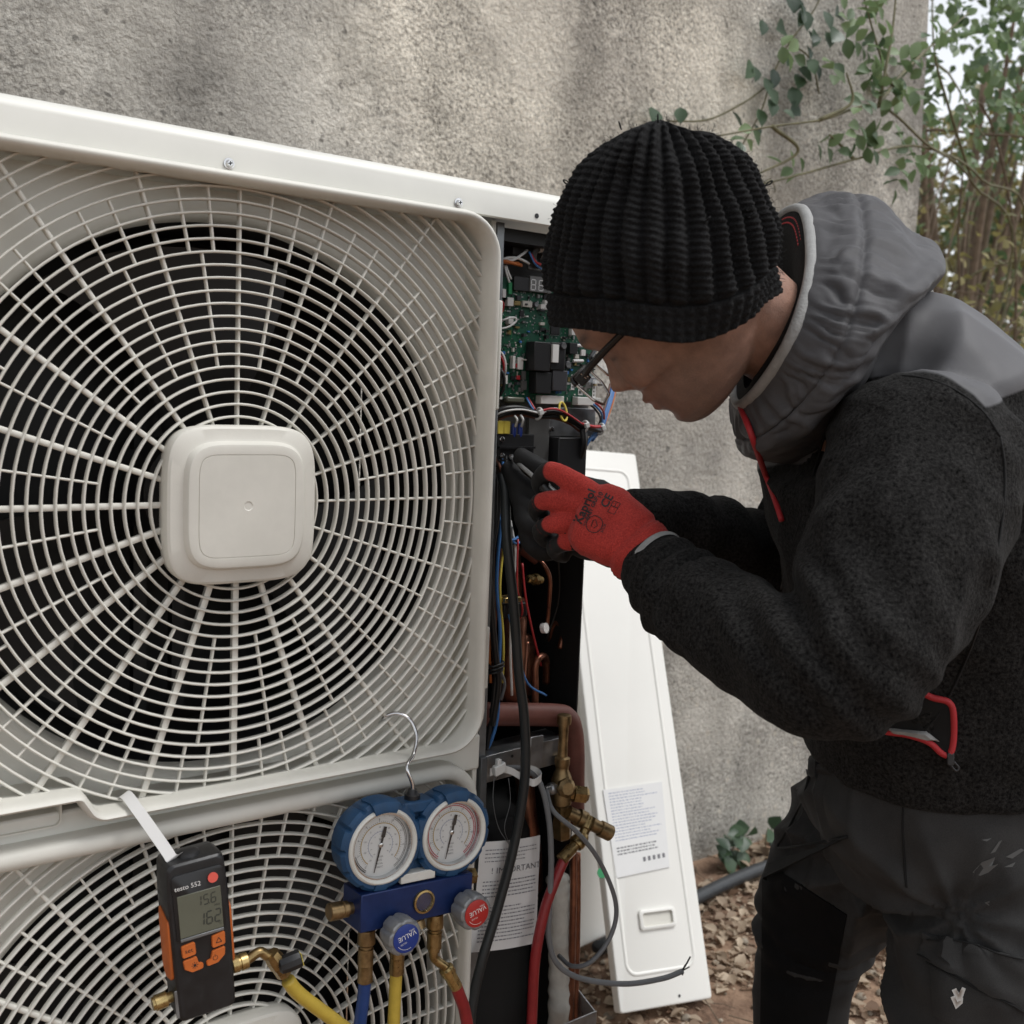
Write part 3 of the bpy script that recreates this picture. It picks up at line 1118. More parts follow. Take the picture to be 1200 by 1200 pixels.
# ---------------------------------------------------------------- digital vacuum gauge
TO = Vector((-.0665, -.078, .630))
TT = frame(TO, (.998, -.07, .075), (-.034, .06, 1))
tes = thing('vacuum_meter', 'black and orange digital vacuum meter hung from a white strap', 'meter', TO)
hw, hh = .0285, .0745
out = fillet([(-hw * .93, hh), (hw * .93, hh), (hw, hh * .55), (hw * .97, -hh * .35), (hw * .93, -hh), (-hw * .93, -hh), (-hw * .97, -hh * .35), (-hw, hh * .55)], .006, 5)[::-1]
def sc(k, kz, y): return [(p.x * k, y, p.y * kz) for p in out]
MB(TT).loft([sc(.90, .965, .027), sc(.97, .99, .023), sc(1.0, 1.0, .014), sc(1.0, 1.0, -.008), sc(.97, .99, -.0135), sc(.90, .965, -.0155), sc(.86, .95, -.0157)]).build('body', 'black_plastic', tes, 34)
# raised bezel over the screen
bz = fillet([(-.0235, .064), (.0235, .064), (.0225, .002), (-.0225, .002)], .004, 4)[::-1]
MB(TT).loft([[(p.x, -.0150, p.y) for p in bz], [(p.x, -.0168, p.y) for p in bz], [(p.x * .97, -.0172, (p.y - .033) * .985 + .033) for p in bz]]).build('screen_bezel', 'black_plastic', tes, 40)
scn = MB(TT).box((-.0198, -.0180, .0055), (.0198, -.0166, .0450)).build('screen', 'lcd', tes, bevel=.0004)
MB(TT).box((-.0198, -.0182, .0022), (.0198, -.0168, .0050)).build('screen_ledge', 'grey_steel', tes, bevel=.0004)
def seven(mb, ch, x, z, w, h, y, th, sl=.08):
    seg = {'0': 'abcdef', '1': 'bc', '2': 'abged', '3': 'abgcd', '4': 'fgbc', '5': 'afgcd', '6': 'afgedc', '7': 'abc', '8': 'abcdefg', '9': 'abcdfg', '-': 'g'}[ch]
    g_ = .12 * th
    P = {'a': ((0, h), (w, h)), 'b': ((w, h / 2), (w, h)), 'c': ((w, 0), (w, h / 2)), 'd': ((0, 0), (w, 0)), 'e': ((0, 0), (0, h / 2)), 'f': ((0, h / 2), (0, h)), 'g': ((0, h / 2), (w, h / 2))}
    for s in seg:
        (x0, z0), (x1, z1) = P[s]
        d = Vector((x1 - x0, z1 - z0)).normalized()
        nn = Vector((-d.y, d.x)) * th / 2
        a_, b_ = Vector((x0, z0)) + d * th * .6, Vector((x1, z1)) - d * th * .6
        pts = [a_ + nn, a_ - d * th * .4, a_ - nn, b_ - nn, b_ + d * th * .4, b_ + nn]
        mb.add([(x + p.x + sl * p.y, y, z + p.y) for p in pts], [tuple(range(6))])
dg = MB(TT)
for i, ch in enumerate('156'):
    seven(dg, ch, -.0035 + i * .0068, .0315, .0042, .0090, -.0182, .0010)
dg.box((.0080, -.0182, .0313), (.0088, -.0181, .0321))
for i, ch in enumerate('162'):
    seven(dg, ch, -.0030 + i * .0076, .0125, .0050, .0115, -.0182, .0013)
flat_text(dg, 'mbar', .0155, .0285, -.0182, .0028)
flat_text(dg, '°C', .0165, .0105, -.0182, .0036)
dg.build('screen_digits', 'lcd_ink', scn, 0)
tx = MB(TT)
flat_text(tx, 'testo 552', -.0095, .0520, -.01745, .0062)
tx.build('lettering', 'white_plastic', tes, 0)
lg = MB(TT).lathe([(0, .0047), (.0012, .0047)], (.0135, -.0188, .0545), (0, 1, 0), 24).build('logo_button', 'logo_red', tes, 40)
# keys
def key(poly, name, sym):
    pp = fillet(poly, .0018, 3)[::-1]
    cx_, cz_ = sum(p.x for p in pp) / len(pp), sum(p.y for p in pp) / len(pp)
    k = MB(TT).loft([[(p.x, -.0140, p.y) for p in pp], [(p.x, -.0176, p.y) for p in pp], [(cx_ + (p.x - cx_) * .93, -.0184, cz_ + (p.y - cz_) * .93) for p in pp]]).build(name, 'orange_rubber', tes, 40)
    m_ = MB(TT)
    y = -.01855
    if sym == 'set':
        flat_text(m_, 'set', cx_, cz_, y, .0062)
    elif sym == 'up':
        for a_, b_ in (((-.0026, -.002), (.0026, -.002)), ((.0026, -.002), (0, .0026)), ((0, .0026), (-.0026, -.002))):
            A_, B_ = Vector(a_), Vector(b_)
            d = (B_ - A_).normalized(); nn = Vector((-d.y, d.x)) * .00035
            m_.add([(cx_ + p.x, y, cz_ + p.y) for p in (A_ + nn, A_ - nn, B_ - nn, B_ + nn)], [(0, 1, 2, 3)])
    elif sym == 'sun':
        arc_strip(m_, .0, .0014, 0, 2 * PI, y, cx_, cz_, 14)
        for i in range(8):
            tick(m_, .0019, .0031, i * PI / 4, .0003, y, cx_, cz_)
    else:
        arc_strip(m_, .0019, .0024, rad(120), rad(420), y, cx_, cz_, 20)
        tick(m_, .0008, .0031, PI / 2, .0003, y, cx_, cz_)
    m_.build('key_symbol', 'ink_black', k, 0)
key([(-.0200, -.002), (-.0075, -.0005), (-.0070, -.0125), (-.0195, -.0135)], 'key', 'set')
key([(-.0195, -.0158), (-.0068, -.0148), (-.0055, -.0215), (-.0015, -.0225), (-.0015, -.0275), (-.0120, -.0285), (-.0185, -.0240)], 'key', 'sun')
key([(.0080, -.0005), (.0205, .0015), (.0200, -.0110), (.0076, -.0120)], 'key', 'up')
key([(.0074, -.0145), (.0198, -.0130), (.0188, -.0210), (.0120, -.0265), (.0015, -.0275), (.0015, -.0225), (.0055, -.0215)], 'key', 'power')
# orange grips on both flanks
for s in (-1, 1):
    gp = fillet([(-.0125, .022), (.0145, .030), (.0185, .020), (.0185, -.030), (.008, -.038), (-.0110, -.034)], .005, 4)
    MB(TT).loft([[(s * .0262, p.x, p.y) for p in gp], [(s * .0292, p.x, p.y) for p in gp], [(s * .0302, p.x * .8, p.y * .94) for p in gp]]).build('side_grip', 'orange_rubber', tes, 50)
MB(TT).lathe([(0, .0115), (.006, .0100), (.008, .006)], (-.002, .002, hh - .003), (0, 0, 1), 24).build('top_hinge', 'black_plastic', tes, 40)
# brass ports
MB(TT).lathe([(-.004, .0050), (.004, .0050), (.0045, .0072), (.0150, .0072), (.0155, .0062), (.0175, .0060)], (-.0275, .004, -.0560), (-1, 0, -.08), 24).build('port', 'brass_bright', tes, 30)
MB(TT).box((-.0285, -.0138, -.0690), (-.0150, -.0128, -.0430)).build('metal_guard', 'grey_steel', tes, bevel=.0004)
MB(TT).lathe([(-.004, .0052), (.003, .0052), (.0035, .0078), (.0090, .0082), (.0095, .0070), (.0110, .0070), (.0115, .0082), (.0180, .0078), (.0185, .0060)], (.0270, .004, -.0450), (1, -.02, .04), 24).build('port', 'brass_bright', tes, 30)
# strap
A = TT @ Vector((-.018, -.004, .0765))
B = aty(160, 947, -.0300)
side = (B - A).cross(Vector((0, 1, .2))).normalized() * .0052
nrm = side.cross((B - A).normalized()) * .12
sp = [B + Vector((-.004, .042, -.004)), B + Vector((-.003, .024, .006)), B, (A + B) / 2 + nrm * 3, A + (B - A) * .12, A, A + Vector((.006, .001, .0008))]
sp = catmull(sp, 5)
MB().loft([[p + side + nrm, p - side + nrm, p - side - nrm, p + side - nrm] for p in sp]).build('strap', 'white_plastic', tes, 50)
# yellow hose that runs from the meter down to the right
a = TT @ Vector((.0455, .0035, -.0443))
b = aty(322, 1124, -.083)
c = aty(333, 1141, -.084)
h = hose('charging_hose', 'yellow charging hose with shut off valve joined to the vacuum meter', 'yellow_hose', [c + Vector((.004, 0, -.008)), aty(352, 1166, -.084), aty(400, 1202, -.082), aty(452, 1245, -.08), aty(500, 1330, -.10)], .0070)
MB().tube(catmull([a, a + Vector((.012, 0, .0045)), a + Vector((.019, -.001, -.001)), b], 6), .0048, 14).build('elbow', 'brass', h, 60)
MB().lathe([(-.008, .0075), (.0, .0088), (.008, .0088), (.010, .0078), (.020, .0078), (.021, .0070)], b, c - b, 8).build('shut_off_valve', 'brass', h, 30)
kp = aty(338, 1128, -.090)
kf = frame(kp, (.96, -.1, .22), (-.2, .1, 1))
MB(kf).lathe([(-.010, .0055), (-.008, .0082), (-.002, .0092), (.010, .0092), (.0118, .0085)], (0, 0, 0), (1, -.1, 0), 10).build('valve_knob', 'black_plastic', h, 30)
MB(kf).obox((.0122, -.0012, 0), (.0003, 0, 0), (0, .0060, 0), (0, 0, .0062)).build('valve_marking', 'wire_yellow', h)
# ---------------------------------------------------------------- the open wiring bay
PY = .052                                          # plane of the circuit board
def prect(u0, v0, u1, v1, y):
    um, vm = (u0 + u1) / 2, (v0 + v1) / 2
    return aty(u0, vm, y).x, aty(um, v1, y).z, aty(u1, vm, y).x, aty(um, v0, y).z

def pbox(u0, v0, u1, v1, d, y=PY, back=0.0):
    x0, z0, x1, z1 = prect(u0, v0, u1, v1, y)
    return MB().box((x0, y - d, z0), (x1, y + back - .0006, z1))

def wire(pts, r, m, name='wire', parent=None, n=7, k=6):
    P = [aty(*p) if not isinstance(p, Vector) else p for p in pts]
    return MB().tube(catmull(P, k), r, n).build(name, m, parent or unit, 180)

# the board
bx0, bz0, bx1, bz1 = .331, 1.1330, .4960, 1.2780
brd = MB().box((bx0, PY, bz0), (bx1, PY + .0016, bz1)).build('circuit_board', 'pcb_green', unit)
def comp(u0, v0, u1, v1, d, m, name, bevel=.0003):
    return pbox(u0, v0, u1, v1, d).build(name, m, brd, bevel=bevel)

disp = comp(617, 325, 642, 343, .007, 'sheet_grey', 'digit_display')
x0, z0, x1, z1 = prect(617, 325, 642, 343, PY - .0072)
sg7 = MB()
for i in (0, 1):
    seven(sg7, '8', x0 + (x1 - x0) * (.22 + .36 * i), z0 + (z1 - z0) * .16, (x1 - x0) * .2, (z1 - z0) * .66, PY - .00725, .0011, .03)
sg7.build('digit_segments', 'dial_white', disp, 0)
comp(599, 325, 616.5, 341, .006, 'chip_black', 'relay')
comp(594, 331, 598, 345, .004, 'sticker_green', 'connector')
for r in ((591, 349, 598, 359), (592, 371, 598, 380), (630, 357, 640, 363), (666, 379, 671, 393), (585, 339, 589, 349), (597, 417, 600, 432), (586, 440, 591, 450)):
    comp(*r, .007, 'connector_white', 'connector')
for r in ((599, 353, 607, 358), (610, 353, 621, 360)):
    comp(*r, .005, 'brass_bright' if r[0] < 600 else 'insulation', 'connector')
chip = comp(644.5, 378.5, 655, 392, .0022, 'chip_black', 'processor_chip')
pins = MB()
x0, z0, x1, z1 = prect(644.5, 378.5, 655, 392, PY)
for i in range(12):
    t = (i + .5) / 12
    for xx in (x0 - .0009, x1 + .0009):
        pins.box((xx - .0006, PY - .0008, z0 + (z1 - z0) * t - .0002), (xx + .0006, PY - .0001, z0 + (z1 - z0) * t + .0002))
    for zz in (z0 - .0009, z1 + .0009):
        pins.box((x0 + (x1 - x0) * t - .0002, PY - .0008, zz - .0006), (x0 + (x1 - x0) * t + .0002, PY - .0001, zz + .0006))
tag(pins.build('chip_pins', 'solder', chip, 0), kind='stuff')
comp(632, 384, 639, 388, .002, 'chip_black', 'chip')
comp(608, 367, 613, 371, .002, 'chip_black', 'chip')
comp(636, 345, 641, 351, .003, 'chip_black', 'chip')
comp(615, 401, 634, 435, .019, 'chip_black', 'power_module', .001)
lab = comp(635.5, 404, 642.5, 425, .021, 'white_plastic', 'white_label')
comp(634.8, 402, 652, 434, .018, 'black_plastic', 'power_module', .001)
comp(619, 436, 637, 461, .016, 'chip_black', 'power_module', .001)
comp(638, 434, 655, 458, .017, 'capacitor', 'power_module', .001)
comp(662, 402, 671, 415, .010, 'chip_black', 'relay', .0006)
for u, v, r, d in ((649, 405.5, 4.2, .020), (659, 427.5, 4.4, .012), (653, 417, 3, .012), (625, 357, 3.2, .006), (646, 352, 2.2, .006)):
    p = aty(u, v, PY)
    c = MB().lathe([(0, r * .00105), (d, r * .00105), (d + .0006, r * .0009)], p, (0, -1, 0), 18).build('capacitor', 'capacitor', brd, 40)
    MB().lathe([(0, r * .00088), (.0003, r * .00088)], p + Vector((0, -d - .0006, 0)), (0, -1, 0), 18).build('capacitor_top', 'galvanised', c, 40)
for v in (405, 423):
    a, b = aty(671.5, v, PY - .004), aty(683, v, PY - .004)
    MB().tube([a, b], .0021, 12).build('capacitor', 'white_plastic', brd, 40)
comp(679, 410, 684, 417, .004, 'connector_white', 'connector')
for r in ((669, 439, 673, 457), (677.5, 443, 683, 463), (656, 448, 667, 450.5), (694, 446, 698, 467)):
    q = comp(*r, .0004, 'white_plastic', 'board_label', 0)
    x0, z0, x1, z1 = prect(*r, PY - .0005)
    if r[3] - r[1] > 10:
        mk = MB()
        for i in range(4):
            mk.box((x0 + (x1 - x0) * .3, PY - .0006, z0 + (z1 - z0) * (.14 + .2 * i)), (x0 + (x1 - x0) * .7, PY - .0005, z0 + (z1 - z0) * (.24 + .2 * i)))
        mk.build('label_print', 'ink_black', q, 0)
comp(686, 440, 693, 455, .0005, 'leaf_pcb' if 'leaf_pcb' in MATS else 'sheet_grey', 'board_label', 0)
comp(604.5, 419, 611, 433, .004, 'connector_white', 'connector')
comp(610, 435, 614, 445, .004, 'sheet_grey', 'connector')
comp(609, 446, 615, 457, .004, 'sheet_grey', 'connector')
for r, d in (((627, 463.5, 654, 473.5), .012), ((670, 465.5, 697, 475), .012)):
    comp(*r, d, 'connector_white', 'plug', .0008)
comp(589, 465, 610, 472, .009, 'lcd', 'fuse', .002)
for u in (651, 655):
    MB().lathe([(0, .004), (.003, .004)], aty(u, 457.5, PY - .006), (.35, -.2, 0), 16).build('disc_capacitor', 'wire_blue', brd, 40)
comp(603, 426, 607, 431, .003, 'wire_red', 'jumper')
comp(604, 440, 608, 445, .003, 'wire_red', 'jumper')
# very many surface mounted bits and solder joints
sm, sw, sb = MB(), MB(), MB()
for i in range(900):
    u, v = rnd.uniform(581, 704), rnd.uniform(340, 476)
    if 614 < u < 660 and 399 < v < 462: continue
    if 642 < u < 657 and 376 < v < 394: continue
    p = aty(u, v, PY)
    if not (bx0 < p.x < bx1 - .002 and bz0 + .002 < p.z < bz1): continue
    w, h = rnd.choice(((.0008, .0005), (.0005, .0008), (.0012, .0007), (.0007, .0014), (.0004, .0004)))
    (sm if i % 3 else (sw if i % 2 else sb)).box((p.x - w, PY - rnd.uniform(.0006, .0018), p.z - h), (p.x + w, PY - .0001, p.z + h))
kinds = (('chip_black', .003, 'chip'), ('connector_white', .007, 'connector'), ('insulation', .005, 'coil'), ('sheet_grey', .004, 'resistor'), ('capacitor', .008, 'capacitor'), ('brass_bright', .003, 'jumper'), ('chip_black', .006, 'relay'), ('wire_blue', .004, 'capacitor'), ('solder', .0025, 'crystal'))
spots = []
for i in range(900):
    if len(spots) > 95: break
    u, v = rnd.uniform(582, 703), rnd.uniform(343, 474)
    w, h = rnd.uniform(1.4, 5.5), rnd.uniform(1.4, 5.5)
    if (612 < u < 660 and 397 < v < 464) or (640 < u < 659 and 374 < v < 396) or (v > 460 and 586 < u < 700): continue
    if any(abs(u - a) < w + c and abs(v - b) < h + d for a, b, c, d in spots): continue
    spots.append((u, v, w * .6, h * .6))
    m_, d_, n_ = rnd.choice(kinds)
    comp(u - w / 2, v - h / 2, u + w / 2, v + h / 2, d_ * rnd.uniform(.6, 1.1), m_, n_, 0)
tr = MB()
for i in range(90):
    u, v = rnd.uniform(583, 700), rnd.uniform(345, 474)
    p = aty(u, v, PY)
    w, h = ((rnd.uniform(.004, .012), .00022) if i % 2 else (.00022, rnd.uniform(.004, .014)))
    tr.box((p.x - w, PY - .0003, p.z - h), (p.x + w, PY - .0001, p.z + h))
tag(sm.build('solder_joints', 'solder', brd, 0), kind='stuff')
tag(sw.build('small_resistors', 'chip_black', brd, 0), kind='stuff')
tag(sb.build('small_capacitors', 'insulation', brd, 0), kind='stuff')
tag(tr.build('copper_tracks', 'sticker_green', brd, 0), kind='stuff')

# upper part: dark box, ring core, leads
MB().box((.3295, .085, 1.10), (.498, .24, 1.328)).build('electrical_box', 'black_metal', unit)
MB().box((.3295, .030, 1.316), (.498, .0845, 1.331)).build('under_lid_shade', 'black_metal', unit)  # black plate added to darken the gap under the lid
pbox(597, 284, 617, 300, .008, .07).build('relay', 'dark_steel', unit, bevel=.001)
pbox(622, 275, 636, 287, .008, .07).build('relay', 'sheet_grey', unit, bevel=.001)
pbox(617, 310, 645, 318, .004, .066).build('mounting_bar', 'sheet_grey', unit, bevel=.001)
c0 = aty(633, 300, .055)
ringc = MB().tube([c0 + Vector((.0105 * math.cos(t), -.003 * math.sin(t), .0105 * math.sin(t))) for t in [2 * PI * i / 28 for i in range(28)]], .0042, 10, closed=True).build('ferrite_ring', 'dark_steel', unit, 180)
for k in range(7):
    t = rad(-30 + 26 * k)
    q = c0 + Vector((.0105 * math.cos(t), -.003 * math.sin(t), .0105 * math.sin(t)))
    d = Vector((math.cos(t), 0, math.sin(t)))
    MB().tube([q + (d * math.cos(a) + Vector((0, -1, 0)) * math.sin(a)) * .0056 for a in [2 * PI * i / 12 for i in range(12)]], .0012, 6, closed=True).build('winding', 'wire_white', ringc, 180)
for pts, r, m in (
        ([(578, 312, .05), (592, 303, .045), (604, 302, .045), (613, 305, .046), (620, 309, .05)], .0016, 'wire_white'),
        ([(586, 304, .05), (600, 305, .044), (612, 298, .046), (618, 293, .055)], .0016, 'wire_white'),
        ([(579, 306, .05), (590, 306, .044), (600, 308, .044), (611, 311, .05)], .0022, 'wire_orange'),
        ([(579, 303, .05), (592, 308, .046), (608, 308, .05)], .0016, 'wire_orange'),
        ([(593, 311, .05), (596, 320, .046), (599, 327, .048)], .0013, 'wire_white'),
        ([(591, 311, .05), (594, 322, .046), (597, 331, .048)], .0013, 'wire_white'),
        ([(622, 297, .046), (628, 307, .040), (636, 311, .042), (640, 314, .05)], .0015, 'wire_red'),
        ([(620, 295, .046), (627, 309, .041), (634, 315, .046)], .0013, 'wire_blue'),
        ([(580, 354, .05), (586, 352, .043), (590, 356, .043), (588, 366, .046), (581, 372, .05)], .0012, 'wire_red'),
        ([(580, 384, .05), (590, 375, .038), (602, 372, .036), (605, 376, .036), (596, 383, .037), (583, 386, .04)], .0012, 'wire_white'),
        ([(580, 410, .05), (588, 414, .042), (592, 424, .040), (592, 436, .042), (589, 444, .048)], .0015, 'wire_white'),
        ([(580, 414, .05), (586, 417, .042), (590, 426, .040), (590, 437, .043)], .0014, 'wire_red'),
        ([(579, 430, .05), (588, 435, .040), (591, 446, .038), (589, 458, .040), (582, 468, .046)], .0020, 'wire_black'),
        ([(578, 424, .05), (585, 430, .042), (587, 440, .040), (584, 454, .043), (579, 460, .05)], .0018, 'wire_black'),
        ([(619, 466, .046), (624, 475, .038), (627, 480, .034)], .0013, 'wire_red'),
        ([(617, 466, .046), (621, 474, .038), (625, 480, .034)], .0013, 'wire_blue'),
        ([(691, 470, .044), (700, 474, .040), (707, 482, .044), (708, 491, .055)], .0014, 'wire_red'),
        ([(690, 471, .044), (698, 476, .040), (705, 485, .044), (705, 494, .055)], .0014, 'wire_blue'),
        ([(688, 472, .044), (696, 478, .040), (703, 488, .045), (703, 497, .055)], .0014, 'wire_black'),
        # harness across the bay
        ([(574, 486, .045), (590, 479, .036), (610, 478, .033), (630, 484, .034), (650, 483, .033), (668, 490, .034), (684, 500, .036), (704, 505, .05)], .0032, 'wire_black'),
        ([(576, 492, .045), (592, 485, .037), (612, 483, .036), (632, 488, .036), (652, 488, .035), (670, 494, .036), (684, 503, .038)], .0028, 'wire_black'),
        ([(576, 489, .043), (592, 482, .032), (612, 480, .030), (632, 484, .031), (640, 482, .031)], .0012, 'wire_white'),
        ([(636, 481, .031), (646, 479, .029), (657, 481, .029), (668, 487, .031), (682, 497, .033)], .0014, 'wire_red'),
        ([(578, 495, .045), (594, 488, .038), (612, 487, .037), (630, 490, .038), (648, 490, .037), (666, 496, .037), (680, 506, .039)], .0015, 'wire_brown'),
        ([(682, 497, .034), (695, 500, .034), (703, 500, .04)], .0022, 'wire_red'),
        ([(718, 452, .080), (714, 468, .070), (709, 484, .062), (704, 500, .055), (692, 514, .045), (684, 524, .045)], .0026, 'wire_blue'),
        ([(721, 448, .080), (717, 466, .072), (712, 482, .064), (706, 500, .057), (694, 516, .047)], .0022, 'wire_blue'),
        ([(722, 452, .083), (719, 468, .074), (714, 484, .066), (708, 498, .058)], .0016, 'wire_orange'),
        ([(715, 450, .080), (711, 468, .070), (706, 486, .060), (702, 498, .055)], .0016, 'wire_brown'),
        ([(683, 503, .036), (684, 514, .034), (683, 526, .036), (678, 540, .044), (672, 556, .06), (668, 575, .08)], .0042, 'wire_black'),
        ([(686, 504, .038), (687, 516, .036), (684, 532, .038), (676, 548, .05)], .0022, 'wire_black'),
        ([(694, 512, .045), (686, 524, .045), (681, 538, .05), (676, 552, .06), (672, 570, .08)], .0018, 'wire_blue'),
        ([(603, 487, .034), (606, 492, .030), (604, 500, .036)], .0014, 'wire_white'),
        ([(610, 486, .034), (613, 492, .030), (611, 500, .036)], .0014, 'wire_white')):
    wire(pts, r, m)
c0 = aty(660, 480, .034)
MB().tube([c0 + Vector((.0055 * math.cos(t), .004 * math.sin(t), .0115 * math.sin(t) - .0025)) for t in [2 * PI * i / 24 for i in range(24)]], .0014, 8, closed=True).build('cable_tie', 'wire_yellow', unit, 180)
for u, v, y in ((631, 485, .034), (685, 500, .036), (704, 503, .045)):
    c0 = aty(u, v, y)
    tie = MB().tube([c0 + Vector((.0016 * math.sin(t), .0062 * math.cos(t), .0068 * math.sin(t))) for t in [2 * PI * i / 18 for i in range(18)]], .0016, 6, closed=True).build('cable_tie', 'nylon_white', unit, 180)
    MB().obox(c0 + Vector((-.001, -.006, .002)), (.003, 0, .001), (0, .002, 0), (-.001, 0, .003)).build('tie_head', 'nylon_white', tie, bevel=.0006)

# plates, terminal block
MB().box((.3295, .060, 1.035), (.4965, .0625, 1.132)).build('mounting_plate', 'sheet_grey', unit)
pbox(616, 488, 640, 556, .006, .059).build('mounting_plate', 'sheet_grey', unit, bevel=.0008)
pbox(640.5, 478, 696, 511, .003, .059).build('mounting_plate', 'galvanised', unit, bevel=.0008)
pbox(641, 512, 674, 576, .022, .0595).build('contactor', 'chip_black', unit, bevel=.0012)
MB().lathe([(0, .0032), (.004, .0032), (.0044, .002)], aty(645, 503, .055), (0, -1, 0), 12).build('screw', 'chrome', unit, 40)
tb = pbox(573, 508, 615.5, 546, .018, .058).build('terminal_block', 'chip_black', unit, bevel=.001)
pbox(573, 522, 615, 524.5, .022, .058).build('terminal_ridge', 'black_plastic', tb)
pbox(573, 537, 615, 539, .020, .058).build('terminal_ridge', 'black_plastic', tb)
for u, v in ((578.5, 515), (588, 515), (578.5, 534.5), (588, 534), (598.5, 535.5)):
    q = aty(u, v, .0385)
    MB().lathe([(0, .0034), (.0012, .0034), (.0016, .0024)], q, (0, -1, 0), 12).build('terminal_screw', 'chrome', tb, 40)
for u in (579, 586.5):
    pbox(u - 3.4, 493, u + 3.6, 508, .014, .052).build('spade_terminal', 'wire_yellow', tb, bevel=.0008)
for u in (602, 609.5):
    q = aty(u, 504, .042)
    MB().loft([[(q.x + .0034 * math.cos(t) * k, q.y + .0026 * math.sin(t) * k, q.z + dz) for t in [2 * PI * i / 10 for i in range(10)]] for dz, k in ((.008, .7), (.005, 1), (-.006, 1), (-.009, .75))]).build('spade_terminal', 'sticker_blue', tb, 50)

# ---------------------------------------------------------------- compressor bay
comp_c = Vector((.405, .165, 0))
MB().lathe([(.08, .082), (.10, .090), (.56, .090), (.585, .080), (.60, .05)], comp_c, (0, 0, 1), 32).build('compressor_jacket', 'jacket_black', unit, 40)
def pipe(pts, r, m='copper', name='pipe', k=7, n=12):
    return wire(pts, r, m, name, unit, n, k)
pipe([(566, 837, .060), (600, 837, .060), (650, 838, .050), (664, 842, .048), (670, 856, .048), (672, 880, .050), (672, 915, .055), (672, 960, .06)], .0150, 'copper_foam', 'suction_pipe', 8, 16)
pipe([(612, 640, .10), (622, 648, .08), (636, 660, .06), (644, 676, .055), (644, 700, .058), (641, 735, .07)], .0026)
MB().lathe([(-.012, .0115), (.014, .0115)], aty(622, 646, .085), (.5, -.3, -.4), 16).build('pipe_joint', 'copper_foam', unit, 40)
MB().lathe([(-.003, .0068), (.003, .0068)], aty(638, 736, .066), (.4, -1, .2), 20).build('pipe_clip', 'white_plastic', unit, 40)
MB().lathe([(-.012, .004), (-.010, .0055), (-.002, .0055), (-.001, .0075), (.006, .0075), (.007, .005), (.013, .005)], aty(626, 679, .07), (1, .1, -.15), 8).build('check_valve', 'brass_bright', unit, 30)
pipe([(627, 826, .075), (627, 800, .075), (627, 782, .075), (631, 772, .075), (637, 769, .080), (640, 776, .09), (640, 800, .10)], .0048)
MB().lathe([(0, .012), (.012, .0185), (.11, .0185), (.125, .010)], aty(597, 822, .085), (0, 0, 1), 18).build('accumulator', 'copper', unit, 50)
pipe([(597, 742, .085), (597, 725, .085), (604, 712, .085), (612, 705, .10)], .006, 'copper')
pipe([(577, 760, .06), (580, 700, .06), (584, 650, .065), (590, 610, .07)], .004, 'copper')
pipe([(672, 990, .03), (672, 1040, .03), (671, 1090, .03), (670, 1135, .035), (668, 1200, .04), (668, 1300, .05)], .0048, 'copper', 'liquid_pipe')
pipe([(677, 1000, .045), (677, 1060, .045), (676, 1120, .048), (674, 1200, .05), (674, 1300, .06)], .0042, 'copper', 'liquid_pipe')
pipe([(614, 905, .11), (618, 950, .10), (624, 1000, .10), (626, 1040, .11)], .013, 'copper', 'discharge_pipe')
pbox(581, 697, 600, 703, .02, .06).build('bracket', 'brass_bright', unit, bevel=.001)
pbox(584, 705, 612, 722, .012, .07).build('terminal_cover', 'chip_black', unit, bevel=.002)
pbox(578, 615, 590, 640, .02, .07).build('reactor', 'dark_steel', unit, bevel=.001)
for pts, r, m in (
        ([(607, 632, .05), (606, 660, .045), (606, 690, .045), (611, 706, .05), (612, 718, .055), (608, 727, .07)], .0013, 'wire_red'),
        ([(582, 556, .05), (581, 580, .05), (586, 610, .05), (598, 632, .05), (610, 628, .06)], .0018, 'wire_blue'),
        ([(586, 556, .05), (585, 582, .05), (590, 612, .05), (602, 636, .052), (612, 634, .06)], .0016, 'wire_blue'),
        ([(584, 556, .048), (584, 600, .045), (577, 650, .04), (578, 720, .04), (581, 780, .042), (577, 830, .045), (570, 880, .05)], .0030, 'wire_black'),
        ([(580, 556, .048), (579, 610, .045), (574, 680, .04), (580, 760, .038), (584, 800, .04), (577, 850, .045)], .0042, 'wire_black'),
        ([(588, 600, .05), (582, 680, .05), (586, 740, .045), (584, 800, .042), (583, 840, .045), (575, 870, .05), (566, 885, .055)], .0022, 'wire_blue'),
        ([(572, 700, .05), (573, 750, .047), (575, 800, .048)], .0018, 'wire_orange'),
        ([(583, 780, .045), (591, 800, .05), (587, 820, .055)], .0022, 'cable_grey'),
        ([(576, 705, .05), (578, 760, .047), (580, 800, .048)], .0014, 'wire_red')):
    wire(pts, r, m)
for v, w in ((778, .010), (782, .010), (786, .009)):
    c0 = aty(581, v, .042)
    MB().tube([c0 + Vector((w * math.cos(t), w * .7 * math.sin(t), .002 * math.cos(t))) for t in [2 * PI * i / 18 for i in range(18)]], .0019, 6, closed=True).build('cable_tie', 'black_plastic', unit, 180)

